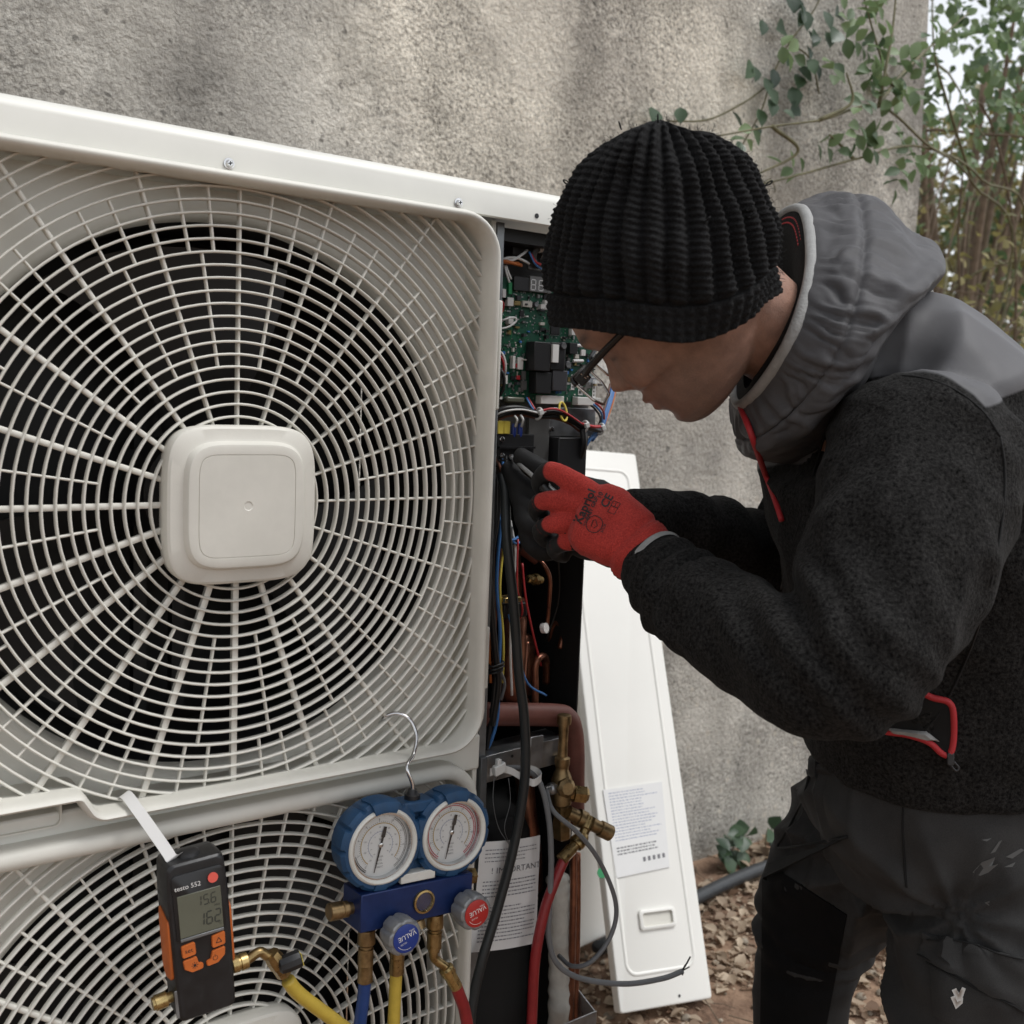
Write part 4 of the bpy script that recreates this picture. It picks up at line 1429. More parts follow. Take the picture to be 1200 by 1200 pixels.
pipe([(603, 640, .12), (606, 680, .12), (604, 720, .12), (600, 760, .125)], .0065)
pipe([(648, 600, .15), (650, 650, .15), (655, 690, .15), (652, 740, .15), (648, 800, .15)], .0075)
pipe([(618, 752, .09), (616, 780, .085), (614, 812, .08), (620, 826, .08)], .0035)
pipe([(656, 760, .10), (660, 742, .10), (654, 730, .11), (646, 738, .12), (646, 770, .13), (647, 810, .13)], .0042)
pipe([(634, 620, .10), (642, 612, .09), (650, 622, .10), (651, 650, .11)], .0032)
MB().lathe([(0, .010), (.006, .0165), (.075, .0165), (.085, .008)], aty(612, 815, .13), (0, 0, 1), 18).build('filter_drier', 'copper', unit, 50)
for pts, r, m in (([(598, 610, .06), (604, 650, .055), (600, 700, .05), (598, 760, .05), (600, 815, .055)], .0016, 'wire_white'),
                  ([(590, 640, .06), (586, 690, .05), (590, 750, .045), (589, 800, .05)], .0015, 'wire_yellow'),
                  ([(640, 590, .09), (652, 640, .08), (655, 700, .09), (640, 750, .1)], .0016, 'wire_black'),
                  ([(612, 660, .06), (616, 700, .055), (624, 740, .06), (634, 780, .08)], .0014, 'wire_red'),
                  ([(596, 720, .05), (606, 760, .05), (618, 800, .055), (640, 815, .06)], .0014, 'wire_blue')):
    wire(pts, r, m)
# valve bracket
bp0, bp1 = aty(564, 893, .030), aty(662, 868, .030)
ex = (bp1 - bp0)
MB().obox((bp0 + bp1) / 2 + Vector((0, .002, -.012)), ex * .5, (0, .0008, 0), (0, 0, .017)).build('valve_bracket', 'galvanised', unit, bevel=.0006)
MB().obox((bp0 + bp1) / 2 + Vector((0, .022, .004)), ex * .5, (0, .020, 0), (0, 0, .0008)).build('valve_bracket', 'galvanised', unit)
MB().lathe([(0, .002), (.0006, .002)], aty(600, 886, .0284), (0, -1, 0), 10).build('bracket_hole', 'ink_black', unit)
pbox(619, 862, 634, 900, .004, .026).build('bracket_fold', 'galvanised', unit, bevel=.0008)

# service valves
def valve_part(prof, p, ax, m='brass_old', n=18, nm='service_valve', par=None):
    return MB().lathe(prof, p, ax, n).build(nm, m, par or unit, 32)
v1 = aty(658, 925, .020)
sv = valve_part([(-.022, .010), (-.018, .0135), (.012, .0140), (.020, .0115), (.026, .0085), (.030, .0085)], v1, (-.02, 0, 1), nm='service_valve')
sv['label'] = 'upper brass service valve with tall stem'
valve_part([(0, .0085), (.004, .0100), (.012, .0100), (.014, .0065), (.034, .0060), (.052, .0066), (.056, .0066), (.0565, .0092), (.062, .0096), (.068, .0090), (.069, .006)], v1 + Vector((-.0008, 0, .030)), (.0, 0, 1), nm='valve_stem', par=sv)
valve_part([(0, .008), (.010, .008), (.011, .0118), (.026, .0118), (.0275, .0100), (.030, .0075)], v1 + Vector((.004, -.004, -.004)), (.86, -.45, -.12), 'brass', 6, 'flare_nut', sv)
valve_part([(0, .0105), (.006, .0125), (.012, .0125), (.016, .008)], v1 + Vector((-.002, -.006, .006)), (-.3, -1, .15), 'brass_old', 8, 'valve_cap', sv)
valve_part([(0, .008), (.012, .008), (.014, .006), (.022, .005)], v1 + Vector((-.008, .0, .004)), (-1, -.1, .05), 'galvanised', 12, 'valve_bolt', sv)
valve_part([(0, .010), (.018, .0095), (.03, .0125), (.052, .0125), (.056, .008)], v1 + Vector((.002, .002, -.014)), (.12, .05, -1), 'brass_old', 6, 'flare_nut', sv)
v2 = aty(672, 955, .004)
v3 = aty(716, 977, -.016)
lv = valve_part([(-.008, .0085), (.006, .0085), (.007, .0115), (.018, .0115), (.019, .0090), (.040, .0085), (.0415, .0105), (.058, .0105), (.0595, .0090)], v2, v3 - v2, 'brass_old', 16, 'service_valve')
lv['label'] = 'lower brass service valve with capped end'
MB().lathe([(0, .0055), (.0008, .0055)], v2 + (v3 - v2).normalized() * .0596, v3 - v2, 12).build('valve_socket', 'ink_black', lv)
v4 = aty(690, 962, -.008)
v5 = aty(681, 984, -.012)
MB().lathe([(-.006, .0075), (.004, .0082), (.010, .0082), (.012, .0065), (.020, .0065)], v4, v5 - v4, 14).build('charging_port', 'brass', lv, 35)

# red hose on the service valve
a, b = aty(682, 982, -.012), aty(664, 1001, -.014)
h = hose('charging_hose', 'red charging hose screwed to the brass service valve', 'red_hose', [b, aty(653, 1026, -.015), aty(638, 1068, -.016), aty(627, 1125, -.018), aty(623, 1200, -.02), aty(618, 1290, -.03), aty(590, 1420, -.06)], .0066)
MB().lathe([(-.006, .0062), (0, .0095), (.008, .0105), (.013, .0095), (.0135, .0068), (.020, .0066), (.0202, .0078), (.040, .0078), (.0405, .0068)], a, b - a, 12).build('end_fitting', 'brass', h, 30)

# loose cables
def cable(name, label, m, pts, r, n=12):
    P = [aty(*p) for p in pts]
    t = thing(name, label, 'cable', P[0])
    MB().tube(catmull(P, 8), r, n).build('sheath', m, t, 180)
    return t
cb = cable('power_cable', 'thick black power cable hanging down the open bay', 'cable_black', [(588, 556, .035), (592, 580, .02), (594, 631, .006), (602, 710, -.002), (608, 789, -.006), (614, 837, -.008), (616, 885, -.010), (613, 930, -.010), (601, 996, -.010), (583, 1065, -.012), (565, 1125, -.014), (553, 1180, -.016), (545, 1260, -.03), (500, 1400, -.09)], .0062)
for k in range(3):
    q = aty(588 + 2 * k, 556 - 3 * k, .036)
    MB().tube(catmull([q, q + Vector((-.002 + .003 * k, .004, .012)), q + Vector((-.006 + .006 * k, .008, .020))], 5), .0018, 7).build('core', ('wire_brown', 'wire_blue', 'wire_black')[k], cb, 180)
cb = cable('grey_cable', 'grey cable looping from the bay to a frayed bare end', 'cable_grey', [(592, 900, .02), (608, 900, .012), (622, 905, .004), (634, 921, -.004), (643, 960, -.012), (646, 1008, -.016), (644, 1065, -.018), (643, 1098, -.018), (652, 1128, -.020), (679, 1146, -.026), (730, 1153, -.04), (775, 1147, -.055), (800, 1138, -.062)], .0036)
e = aty(799, 1138, -.062)
for k, (u, v) in enumerate(((809, 1121), (808, 1133), (800, 1143), (806, 1128))):
    q = aty(u, v, -.066)
    MB().tube([e, e + (q - e) * .5 + Vector((0, 0, .001 * (k - 1))), q], .0009 if k else .0012, 6).build('strand', 'wire_black', cb, 180)
cable('sensor_cable', 'thin dark grey cable curving round the brass valves', 'cable_grey', [(640, 925, .01), (648, 950, -.006), (676, 975, -.024), (700, 1005, -.028), (718, 1044, -.03), (722, 1074, -.03), (712, 1104, -.028), (691, 1128, -.02), (670, 1132, .0), (655, 1120, .03)], .0030)

# white cable tie round the cables
P = [aty(*p) for p in ((574, 905, .012), (586, 901, .010), (600, 904, .002), (616, 914, -.010), (626, 917, -.018), (634, 910, -.012), (628, 903, .0), (612, 899, .008))]
tie = thing('cable_tie', 'loose white nylon cable tie round the black cable', 'cable tie', P[0])
c = catmull(P, 6)
MB().loft([[p + Vector((0, 0, .0045)), p + Vector((0, -.0012, .0045)), p + Vector((0, -.0012, -.0045)), p + Vector((0, 0, -.0045))] for p in c]).build('band', 'nylon_white', tie, 40)
MB().obox(aty(585, 901, .006), (.008, 0, .002), (0, .004, 0), (-.001, 0, .0062)).build('head', 'nylon_white', tie, bevel=.0015)
MB().obox(aty(584, 893, .006), (.003, 0, 0), (0, .003, 0), (0, 0, .004)).build('tail', 'nylon_white', tie, bevel=.001)

# printed tag hanging on a thread
PT = [(563, 987, .004), (633, 979, .016), (628, 1105, .012), (553, 1119, -.002)]
C4 = [aty(*p) for p in PT]
tg = thing('paper_tag', 'white printed paper tag hanging by a thread in the bay', 'tag', (C4[2] + C4[3]) / 2)
def bil(s, t, off=0.0):
    p = (C4[0] * (1 - s) + C4[1] * s) * (1 - t) + (C4[3] * (1 - s) + C4[2] * s) * t
    return p + Vector((0, -off - .004 * math.sin(s * PI) + .006 * t * t * (1 - s), 0))
mb = MB()
NS = 10
vs = [bil(i / NS, j / NS) for j in range(NS + 1) for i in range(NS + 1)]
vs += [p + Vector((0, .0005, 0)) for p in vs]
m0 = (NS + 1) ** 2
fs = []
for j in range(NS):
    for i in range(NS):
        a_ = j * (NS + 1) + i
        fs += [(a_, a_ + NS + 1, a_ + NS + 2, a_ + 1), (m0 + a_, m0 + a_ + 1, m0 + a_ + NS + 2, m0 + a_ + NS + 1)]
mb.add(vs, fs)
mb.build('sheet', 'paper', tg, 180)
def tagtext(s, x, y, size, align='CENTER', m=None):
    vs, fs = text_data(s, size, align)
    m.add([bil(min(1, max(0, x + v.x)), min(1, max(0, y - v.y * .56)), .0008) for v in vs], fs)
ink = MB()
tagtext('! IMPORTANT', .60, .265, .135, 'CENTER', ink)
ink.build('heading', 'ink_grey', tg, 0)
ink = MB()
def tline(x0, x1, y, h=.0075):
    x = x0
    while x < x1:
        w = rnd.uniform(.012, .05)
        ink.add([bil(a, b, .0007) for a, b in ((x, y - h), (min(x + w, x1), y - h), (min(x + w, x1), y + h), (x, y + h))], [(3, 2, 1, 0)])
        x += w + rnd.uniform(.008, .016)
for k in range(4):
    tline(.08, rnd.uniform(.7, .94), .075 + .034 * k, .004)
for k in range(17):
    if k in (5, 6): continue
    tline(.08, rnd.uniform(.55, .94) if k % 4 == 3 else .94, .36 + .034 * k, .0052)
tag(ink.build('printed_lines', 'paper_ink', tg, 0), kind='stuff')
hp = bil(.46, .055, .0008)
MB().lathe([(0, .0024), (.0004, .0024)], hp, (0, -1, 0), 12).build('eyelet', 'ink_black', tg)
for u0 in (579, 596):
    MB().tube(catmull([aty(u0, 912, .004), aty(u0 + (-1 if u0 < 590 else 2), 940, .003), aty(588 + (u0 - 588) * .4, 970, .004), hp], 5), .0004, 5).build('thread', 'cable_grey', tg, 180)

# insulation hose and lower side bracket
P = [aty(*p) for p in ((652, 1020, .055), (655, 1050, .05), (656, 1100, .05), (656, 1150, .05), (655, 1200, .05), (652, 1320, .06))]
MB().tube(catmull(P, 8), [.009, .010] + [.0155 + .0012 * math.sin(i * 1.9) for i in range(38)] + [.012], 14).build('pipe_insulation', 'insulation', unit, 180)
q0, q1, q2 = aty(670, 1150, .06), aty(697, 1185, .02), aty(703, 1230, .02)
MB().add([q0, q1, q2 + Vector((0, 0, -.03)), q0 + Vector((0, 0, -.15)), q0 + Vector((.002, .002, 0)), q1 + Vector((.002, .002, 0)), q2 + Vector((.002, .002, -.03)), q0 + Vector((.002, .002, -.15))], [(0, 1, 2, 3), (7, 6, 5, 4), (0, 4, 5, 1), (1, 5, 6, 2), (2, 6, 7, 3), (3, 7, 4, 0)]).build('side_bracket', 'galvanised', unit, bevel=.0006)
s0, s1 = aty(650, 1206, -.01), aty(699, 1186, -.005)
MB().obox((s0 + s1) / 2 + Vector((0, 0, -.016)), (s1 - s0) * .5, (0, .001, 0), (0, 0, .018)).build('side_bracket', 'galvanised', unit, bevel=.0006)
MB().box((.33, .031, .0755), (.36, .20, .30)).build('inner_box', 'black_metal', unit)
MB().box((.4995, .06, .0755), (.5015, .31, 1.034)).build('rear_post', 'black_metal', unit)

# ---------------------------------------------------------------- the two removed panels leaning on the wall
def lean_panel(name, label, bl, br, tl, emboss, parts=None):
    ex_ = (br - bl).normalized()
    up_ = tl - bl
    W, H = (br - bl).length, (up_ - ex_ * up_.dot(ex_)).length
    T = frame(bl, ex_, up_)
    t = thing(name, label, 'panel', bl)
    pp = fillet([(0, 0), (W, 0), (W, H), (0, H)], .006, 4)[::-1]
    cx_, cz_ = W / 2, H / 2
    def s(k, y): return [(cx_ + (p.x - cx_) * (1 - 2 * k / W), y, cz_ + (p.y - cz_) * (1 - 2 * k / H)) for p in pp]
    MB(T).loft([s(.0015, .022), s(0, .021), s(0, .003), s(.001, .0008), s(.003, 0)], False, True).build('sheet', 'white_panel', t, 50)
    if emboss:
        path = fillet([(W * .12, H * .055), (W * .86, H * .055), (W * .86, H * .96), (W * .12, H * .96)], .022, 6)
        n = len(path)
        rg = []
        for i, p in enumerate(path):
            d = (path[(i + 1) % n] - path[i - 1]).normalized()
            o = Vector((-d.y, d.x))
            rg.append([(p.x + o.x * a_, y, p.y + o.y * a_) for a_, y in ((-.0042, .0005), (-.0018, -.0019), (.0018, -.0019), (.0042, .0005))])
        MB(T).loft(rg, closed=False, loop=True).build('pressed_bead', 'white_panel', t, 60)
    return t, T, W, H

BLa, BRa = atz(737, 1196, .012), atz(835, 1170, .012)
TRa = aty(745, 532, .765)
upa = TRa - BRa
exa = (BRa - BLa) - upa * ((BRa - BLa).dot(upa) / upa.dot(upa))
BLa = BRa - exa.normalized() * .205
TLa = BLa + upa
pa, TA, WA, HA = lean_panel('access_panel', 'white metal access panel with printed label and recessed grip leaning on the wall', BLa, BRa, TLa, True)
TAi = TA.inverted()
nA = (TA.to_3x3() @ Vector((0, -1, 0)))
def onA(u, v):
    r = ray(u, v)
    t = (BLa - CAM).dot(nA) / r.dot(nA)
    return TAi @ (CAM + r * t)
# label
L4 = [onA(706, 926), onA(775, 916), onA(784, 1016), onA(722, 1029)]
def labp(s, t, y):
    p = (L4[0] * (1 - s) + L4[1] * s) * (1 - t) + (L4[3] * (1 - s) + L4[2] * s) * t
    return Vector((p.x, y, p.z))
lb = MB(TA).add([labp(a, b, -.0024) for a, b in ((0, 0), (1, 0), (1, 1), (0, 1))] + [labp(a, b, -.0004) for a, b in ((0, 0), (1, 0), (1, 1), (0, 1))], [(3, 2, 1, 0), (0, 1, 5, 4), (1, 2, 6, 5), (2, 3, 7, 6), (3, 0, 4, 7)]).build('label', 'paper', pa, 0)
pk, pi = MB(TA), MB(TA)
def pline(mb, x0, x1, y, h):
    x = x0
    while x < x1:
        w = rnd.uniform(.015, .06)
        mb.add([labp(a, b, -.0026) for a, b in ((x, y - h), (min(x + w, x1), y - h), (min(x + w, x1), y + h), (x, y + h))], [(3, 2, 1, 0)])
        x += w + rnd.uniform(.01, .02)
for k in range(17):
    pline(pi, .08, rnd.uniform(.6, .92), .05 + .034 * k, .0045)
for k in range(3):
    pline(pk, .08, rnd.uniform(.45, .95), .68 + .035 * k, .008)
for k in range(5):
    vs_ = [labp(.52 + .09 * k + a, .86 + b, -.0026) for a, b in ((0, -.03), (.05, -.03), (.05, .02), (0, .02))]
    pk.add(vs_, [(3, 2, 1, 0)])
pi.build('fine_print', 'ink_blue', lb, 0)
pk.build('label_print', 'ink_grey', lb, 0)
# green round sticker
gp = onA(705, 1023)
MB(TA).lathe([(0, .0098), (.0006, .0096)], (gp.x, -.0003, gp.z), (0, -1, 0), 28).build('round_sticker', 'sticker_green', pa, 40)
# grip
g0, g1, g2, g3 = onA(748, 1069), onA(789, 1060), onA(791, 1083), onA(750, 1093)
gx0, gx1, gz0, gz1 = (g0.x + g3.x) / 2, (g1.x + g2.x) / 2, (g2.z + g3.z) / 2, (g0.z + g1.z) / 2
pp = fillet([(gx0, gz0), (gx1, gz0), (gx1, gz1), (gx0, gz1)], .006, 4)[::-1]
cx_, cz_ = (gx0 + gx1) / 2, (gz0 + gz1) / 2
def sg_(kx, kz, y): return [(cx_ + (p.x - cx_) * kx, y, cz_ + (p.y - cz_) * kz) for p in pp]
MB(TA).loft([sg_(1, 1, -.0002), sg_(1, 1, -.0045), sg_(.96, .92, -.0055), sg_(.84, .70, -.0055), sg_(.82, .66, -.0042)], False, False).build('grip_frame', 'white_panel', pa, 45)
MB(TA).loft([sg_(.82, .66, -.0042), sg_(.80, .62, -.0006)], False, True).build('grip_recess', 'cream_plastic', pa, 45)
hp = onA(796, 1167)
MB(TA).lathe([(0, .0028), (.0004, .0028)], (hp.x, -.0003, hp.z), (0, -1, 0), 12).build('screw_hole', 'ink_black', pa)

TLb, TRb = aty(684, 524, .785), aty(734, 518, .785)
BLb = atz(640, 1130, .01)
BRb = BLb + (TRb - TLb) * 1.6
TLb2 = TLb
pb, TB, WB, HB = lean_panel('side_panel', 'plain white panel standing behind the labelled one', BLb, BRb, TLb2, False)
MB(TB).box((WB * .98, .0, HB - .045), (WB + .02, .018, HB - .008)).build('foam_seal', 'jacket_black', pb, bevel=.003)
# ---------------------------------------------------------------- the technician
HEAD_T = Vector((.3357, -.2656, 1.2362))
def _Rm(y, p, r):
    return Matrix.Rotation(rad(y), 3, 'Z') @ Matrix.Rotation(rad(p), 3, 'Y') @ Matrix.Rotation(rad(r), 3, 'X')
HEAD_R = _Rm(105, 42.8, -29.8)
HEAD = Matrix.Translation(HEAD_T) @ HEAD_R.to_4x4()
per = thing('person', 'worker in black knit cap and grey and black hooded jacket bending over the wiring', 'person', (.68, -.3, 0))

def interp(tab, x, k):
    """piecewise smooth lookup in rows (x, a, b, ...)"""
    if x <= tab[0][0]: return tab[0][k]
    for a, b in zip(tab[:-1], tab[1:]):
        if x <= b[0]:
            t = (x - a[0]) / (b[0] - a[0])
            t = t * t * (3 - 2 * t) * .35 + t * .65
            return a[k] + (b[k] - a[k]) * t
    return tab[-1][k]

def gs(x, s): return math.exp(-(x / s) ** 2)

HT = [  # z, half width, front x, back x
    (-.098, .010, .072, .045), (-.095, .022, .080, .030), (-.089, .038, .0875, .005), (-.078, .050, .0925, -.020), (-.064, .0585, .0945, -.040), (-.048, .064, .0965, -.060),
    (-.030, .068, .0975, -.078), (-.012, .0715, .0975, -.090), (.010, .0745, .0960, -.098), (.026, .076, .0970, -.101), (.045, .0765, .1005, -.101), (.070, .074, .0935, -.097),
    (.095, .066, .075, -.085), (.115, .053, .052, -.065), (.128, .034, .024, -.040), (.134, .012, .0, -.015)]
NOSE = [(-.030, 0, .010), (-.026, .006, .013), (-.019, .0205, .0125), (-.012, .0270, .0105), (-.004, .0205, .0085), (.012, .0105, .0068), (.026, .0035, .0065), (.034, 0, .007)]

def head_mesh():
    rings = []
    NA = 120
    zs = [-.098 + .232 * i / 110 for i in range(111)]
    for z in zs:
        w, xf, xb = (interp(HT, z, k) for k in (1, 2, 3))
        cx = xb + (xf - xb) * .45
        ring = []
        for j in range(NA):
            # denser towards the face
            q = j / NA * 2 * PI
            a = q - .45 * math.sin(q)
            c, s = math.cos(a), math.sin(a)
            e = 2.25 if c > 0 else 2.1
            if z < -.03 and c > 0: e = 1.95
            lx = (xf - cx) if c > 0 else (cx - xb)
            x = cx + lx * math.copysign(abs(c) ** (2 / e), c)
            y = w * math.copysign(abs(s) ** (2 / e), s)
            if c > 0:
                nh, nw = interp(NOSE, z, 1), interp(NOSE, z, 2)
                x += nh * gs(y, nw)
                x += .0050 * gs(abs(y) - .0135, .006) * gs(z + .020, .008)                # wings of the nose
                x -= .0100 * gs(z - .017, .012) * gs(abs(y) - .033, .015)                 # eye sockets
                x += .0050 * gs(z - .017, .008) * gs(abs(y) - .033, .010)                 # eyelids
                x += .0035 * gs(z - .038, .009) * gs(abs(y) - .022, .022)                 # brow
                x += .0120 * gs(z + .0425, .0065) * gs(y, .020)                           # upper lip
                x -= .0030 * gs(z + .0490, .0022) * gs(y, .020)
                x += .0105 * gs(z + .0560, .0062) * gs(y, .018)                           # lower lip
                x -= .0030 * gs(z + .0670, .0055) * gs(y, .022)
                x += .0055 * gs(z + .0810, .0100) * gs(y, .018)                           # chin
                x += .0030 * gs(z + .014, .014) * gs(abs(y) - .045, .016)                 # cheek bone
                x -= .0025 * gs(z + .042, .014) * gs(abs(y) - .048, .014)
            ring.append((x, y, z))
        rings.append(ring)
    return rings

def capsule_path(pts, radii, k=8, n=20, ecap=True):
    """points and radii for a limb with rounded ends"""
    P = catmull(pts, k)
    R = lerp_list(radii, k)
    if ecap:
        d0 = (P[0] - P[1]).normalized()
        d1 = (P[-1] - P[-2]).normalized()
        pre, pr_, post, po = [], [], [], []
        for t in (.98, .85, .6, .3):
            pre.append(P[0] + d0 * R[0] * t * .7); pr_.append(R[0] * math.sqrt(max(.02, 1 - t * t)))
        for t in (.3, .6, .85, .98):
            post.append(P[-1] + d1 * R[-1] * t * .7); po.append(R[-1] * math.sqrt(max(.02, 1 - t * t)))
        P = pre + P + post
        R = pr_ + R + po
    return P, R

def limb(mb, pts, radii, k=8, n=20, flat=1.0, up=None):
    P, R = capsule_path(pts, radii, k)
    mb.tube(P, R, n, flat=flat, up=up)
    return mb

SIDE = (at(1085, 530, 1.0) - at(1010, 500, 1.36)).normalized()      # the worker's own left
def torso_rings(rows, n=40, e=2.4, grow=0.0):
    """rows: u, v, depth, front half, back half, side half"""
    C_ = [at(*r[:3]) for r in rows]
    cc = catmull(C_, 5)
    vals = [lerp_list([r[i] for r in rows], 5) for i in (3, 4, 5)]
    rings = []
    for i, p in enumerate(cc):
        t = (cc[min(i + 1, len(cc) - 1)] - cc[max(i - 1, 0)]).normalized()
        fbx = SIDE.cross(t).normalized()
        sd_ = t.cross(fbx).normalized()
        if fbx.dot(C_RT) > 0: fbx = -fbx
        if sd_.dot(SIDE) < 0: sd_ = -sd_
        af, ab, b = (v[i] + grow for v in vals)
        ring = []
        for j in range(n):
            a = 2 * PI * j / n
            c, s = math.cos(a), math.sin(a)
            x = (af if c > 0 else ab) * math.copysign(abs(c) ** (2 / e), c)
            y = b * math.copysign(abs(s) ** (2 / e), s)
            ring.append(p + fbx * x + sd_ * y)
        rings.append(ring)
    # consistent outward winding
    a, b_, c_ = rings[0][0], rings[0][1], rings[1][0]
    nrm = (b_ - a).cross(c_ - a)
    if nrm.dot(a - cc[0]) < 0:
        rings = [r[::-1] for r in rings]
    return rings

TORSO = [(1096, 858, 1.235, .150, .150, .188), (1097, 820, 1.225, .152, .150, .190), (1098, 760, 1.21, .155, .150, .190), (1092, 660, 1.19, .160, .150, .195),
         (1075, 560, 1.17, .168, .155, .195), (1040, 475, 1.15, .150, .130, .180), (1000, 432, 1.14, .112, .100, .135), (958, 412, 1.12, .075, .070, .085)]
ARM_L = [(1085, 535, 1.0), (1050, 665, .945), (990, 780, .90), (905, 762, .965), (812, 702, 1.055), (766, 662, 1.10)]
ARM_LR = [.094, .083, .0585, .0555, .0480, .0385]
ARM_R = [(1010, 505, 1.36), (960, 610, 1.42), (922, 668, 1.44), (840, 634, 1.34), (742, 610, 1.262)]
ARM_RR = [.088, .078, .066, .053, .041]
LEG_R = [(1080, 905, 1.30), (1018, 975, 1.36), (967, 1055, 1.42), (946, 1115, 1.44), (938, 1200, 1.45)]
LEG_RR = [.112, .101, .087, .068, .060]
LEG_L = [(1152, 925, 1.18), (1156, 1080, 1.15), (1150, 1290, 1.13)]
LEG_LR = [.118, .098, .088]
FOOT_R = Vector((at(938, 1200, 1.45).x + .03, at(938, 1200, 1.45).y - .02, .10))
FOOT_L = Vector((at(1150, 1290, 1.13).x + .07, at(1150, 1290, 1.13).y - .03, .10))

# skin: head, neck, trunk and limbs as one closed surface
def mesh_obj(name, mb):
    me = bpy.data.meshes.new(name)
    me.from_pydata(mb.v, [], mb.f)
    me.validate()
    bm = bmesh.new(); bm.from_mesh(me)
    bmesh.ops.recalc_face_normals(bm, faces=bm.faces)
    bm.to_mesh(me); bm.free()
    o = bpy.data.objects.new(name, me)
    COL.objects.link(o)
    return o

def evaluated(o):
    bpy.context.view_layer.update()
    dg = bpy.context.evaluated_depsgraph_get()
    me = bpy.data.meshes.new_from_object(o.evaluated_get(dg))
    bpy.data.objects.remove(o)
    return me

def fuse(mb, voxel, smooth_it=6, fac=.5):
    o = mesh_obj('fuse', mb)
    m = o.modifiers.new('r', 'REMESH')
    m.mode = 'VOXEL'
    m.voxel_size = voxel
    if smooth_it:
        s = o.modifiers.new('s', 'SMOOTH')
        s.factor = fac
        s.iterations = smooth_it
    return evaluated(o)

def get_co(me):
    a = np.empty(len(me.vertices) * 3)
    me.vertices.foreach_get('co', a)
    return a.reshape(-1, 3)

def get_no(me):
    a = np.empty(len(me.vertices) * 3)
    me.vertices.foreach_get('normal', a)
    return a.reshape(-1, 3)

def set_co(me, a):
    me.vertices.foreach_set('co', np.ascontiguousarray(a).ravel())
    me.update()

def smooth_shade(me):
    me.polygons.foreach_set('use_smooth', [True] * len(me.polygons))

def bvh_of(me):
    return BVHTree.FromPolygons([v.co.copy() for v in me.vertices], [tuple(p.vertices) for p in me.polygons])

def attr(me, name, vals):
    a = me.attributes.new(name, 'FLOAT', 'POINT')
    a.data.foreach_set('value', [float(x) for x in vals])

hm = MB()
hm.loft([[HEAD @ Vector(p) for p in r] for r in head_mesh()])
ears = MB(HEAD)
for s in (-1, 1):
    rg = []
    for i in range(11):
        t = PI * (i + .01) / 10.02
        rg.append([(-.012 + .015 * math.sin(t) * math.cos(a) - .006 * math.cos(t), s * (.073 + .009 * math.sin(t) * math.sin(a) * .8), .004 + .034 * math.cos(t)) for a in [2 * PI * j / 14 for j in range(14)]])
    ears.loft(rg)
hm.add(ears.v, ears.f)
NB = at(955, 425, 1.145)
neck0 = HEAD @ Vector((-.030, 0, .0))
neck1 = HEAD @ Vector((-.034, -.008, -.070)) + C_FW * .022
limb(hm, [neck0, neck1, (neck1 + NB) * .5, NB, at(1010, 480, 1.15)], [.048, .049, .050, .056, .06], n=28)
tr_ = torso_rings(TORSO[:-1], 32, 2.2, -.03)
hm.loft(tr_)
limb(hm, [at(*p) for p in ARM_L], [r - .018 for r in ARM_LR])
limb(hm, [at(*p) for p in ARM_R], [r - .018 for r in ARM_RR])
limb(hm, [at(*p) for p in LEG_L] + [FOOT_L], [r - .02 for r in LEG_LR] + [.045])
limb(hm, [at(*p) for p in LEG_R] + [FOOT_R], [r - .016 for r in LEG_RR] + [.045])
body = fuse(hm, .0026, 3, .5)
co = get_co(body)
loc = (co - np.array(HEAD_T)) @ np.array(HEAD_R)
jn = np.array([noise.noise((p[0] * 55, p[1] * 55, p[2] * 55)) for p in loc]) if len(loc) < 400000 else 0
st = np.clip((.008 - loc[:, 2] - .30 * np.maximum(0, loc[:, 0] - .04) + .012 * jn) / .055, 0, 1) * np.clip((loc[:, 0] + .03) / .06, 0, 1) * np.clip((loc[:, 2] + .135) / .02, 0, 1)
lips = np.exp(-((loc[:, 2] + .049) / .010) ** 2) * np.exp(-(loc[:, 1] / .022) ** 2) * (loc[:, 0] > .09)
brow = np.exp(-((loc[:, 2] - .0415 - .004 * np.abs(loc[:, 1]) / .04) / .0042) ** 2) * np.clip((.058 - np.abs(loc[:, 1])) / .01, 0, 1) * np.clip((np.abs(loc[:, 1]) - .010) / .006, 0, 1) * (loc[:, 0] > .05)
lash = np.exp(-((loc[:, 2] - .011) / .0018) ** 2) * np.exp(-((np.abs(loc[:, 1]) - .034) / .015) ** 4) * (loc[:, 0] > .05)
attr(body, 'stubble', np.clip(st - lips * .8, 0, 1))
attr(body, 'brow', np.clip(brow + lash, 0, 1))
attr(body, 'lips', np.clip(lips, 0, 1))
smooth_shade(body)
link('body', body, 'skin', per)
n, l = MATS['skin'].node_tree.nodes, MATS['skin'].node_tree.links
b = n['Principled BSDF']
b.inputs['Subsurface Weight'].default_value = .12
b.inputs['Subsurface Radius'].default_value = (.012, .005, .003)
b.inputs['Subsurface Scale'].default_value = .6
src = b.inputs['Base Color'].links[0].from_socket
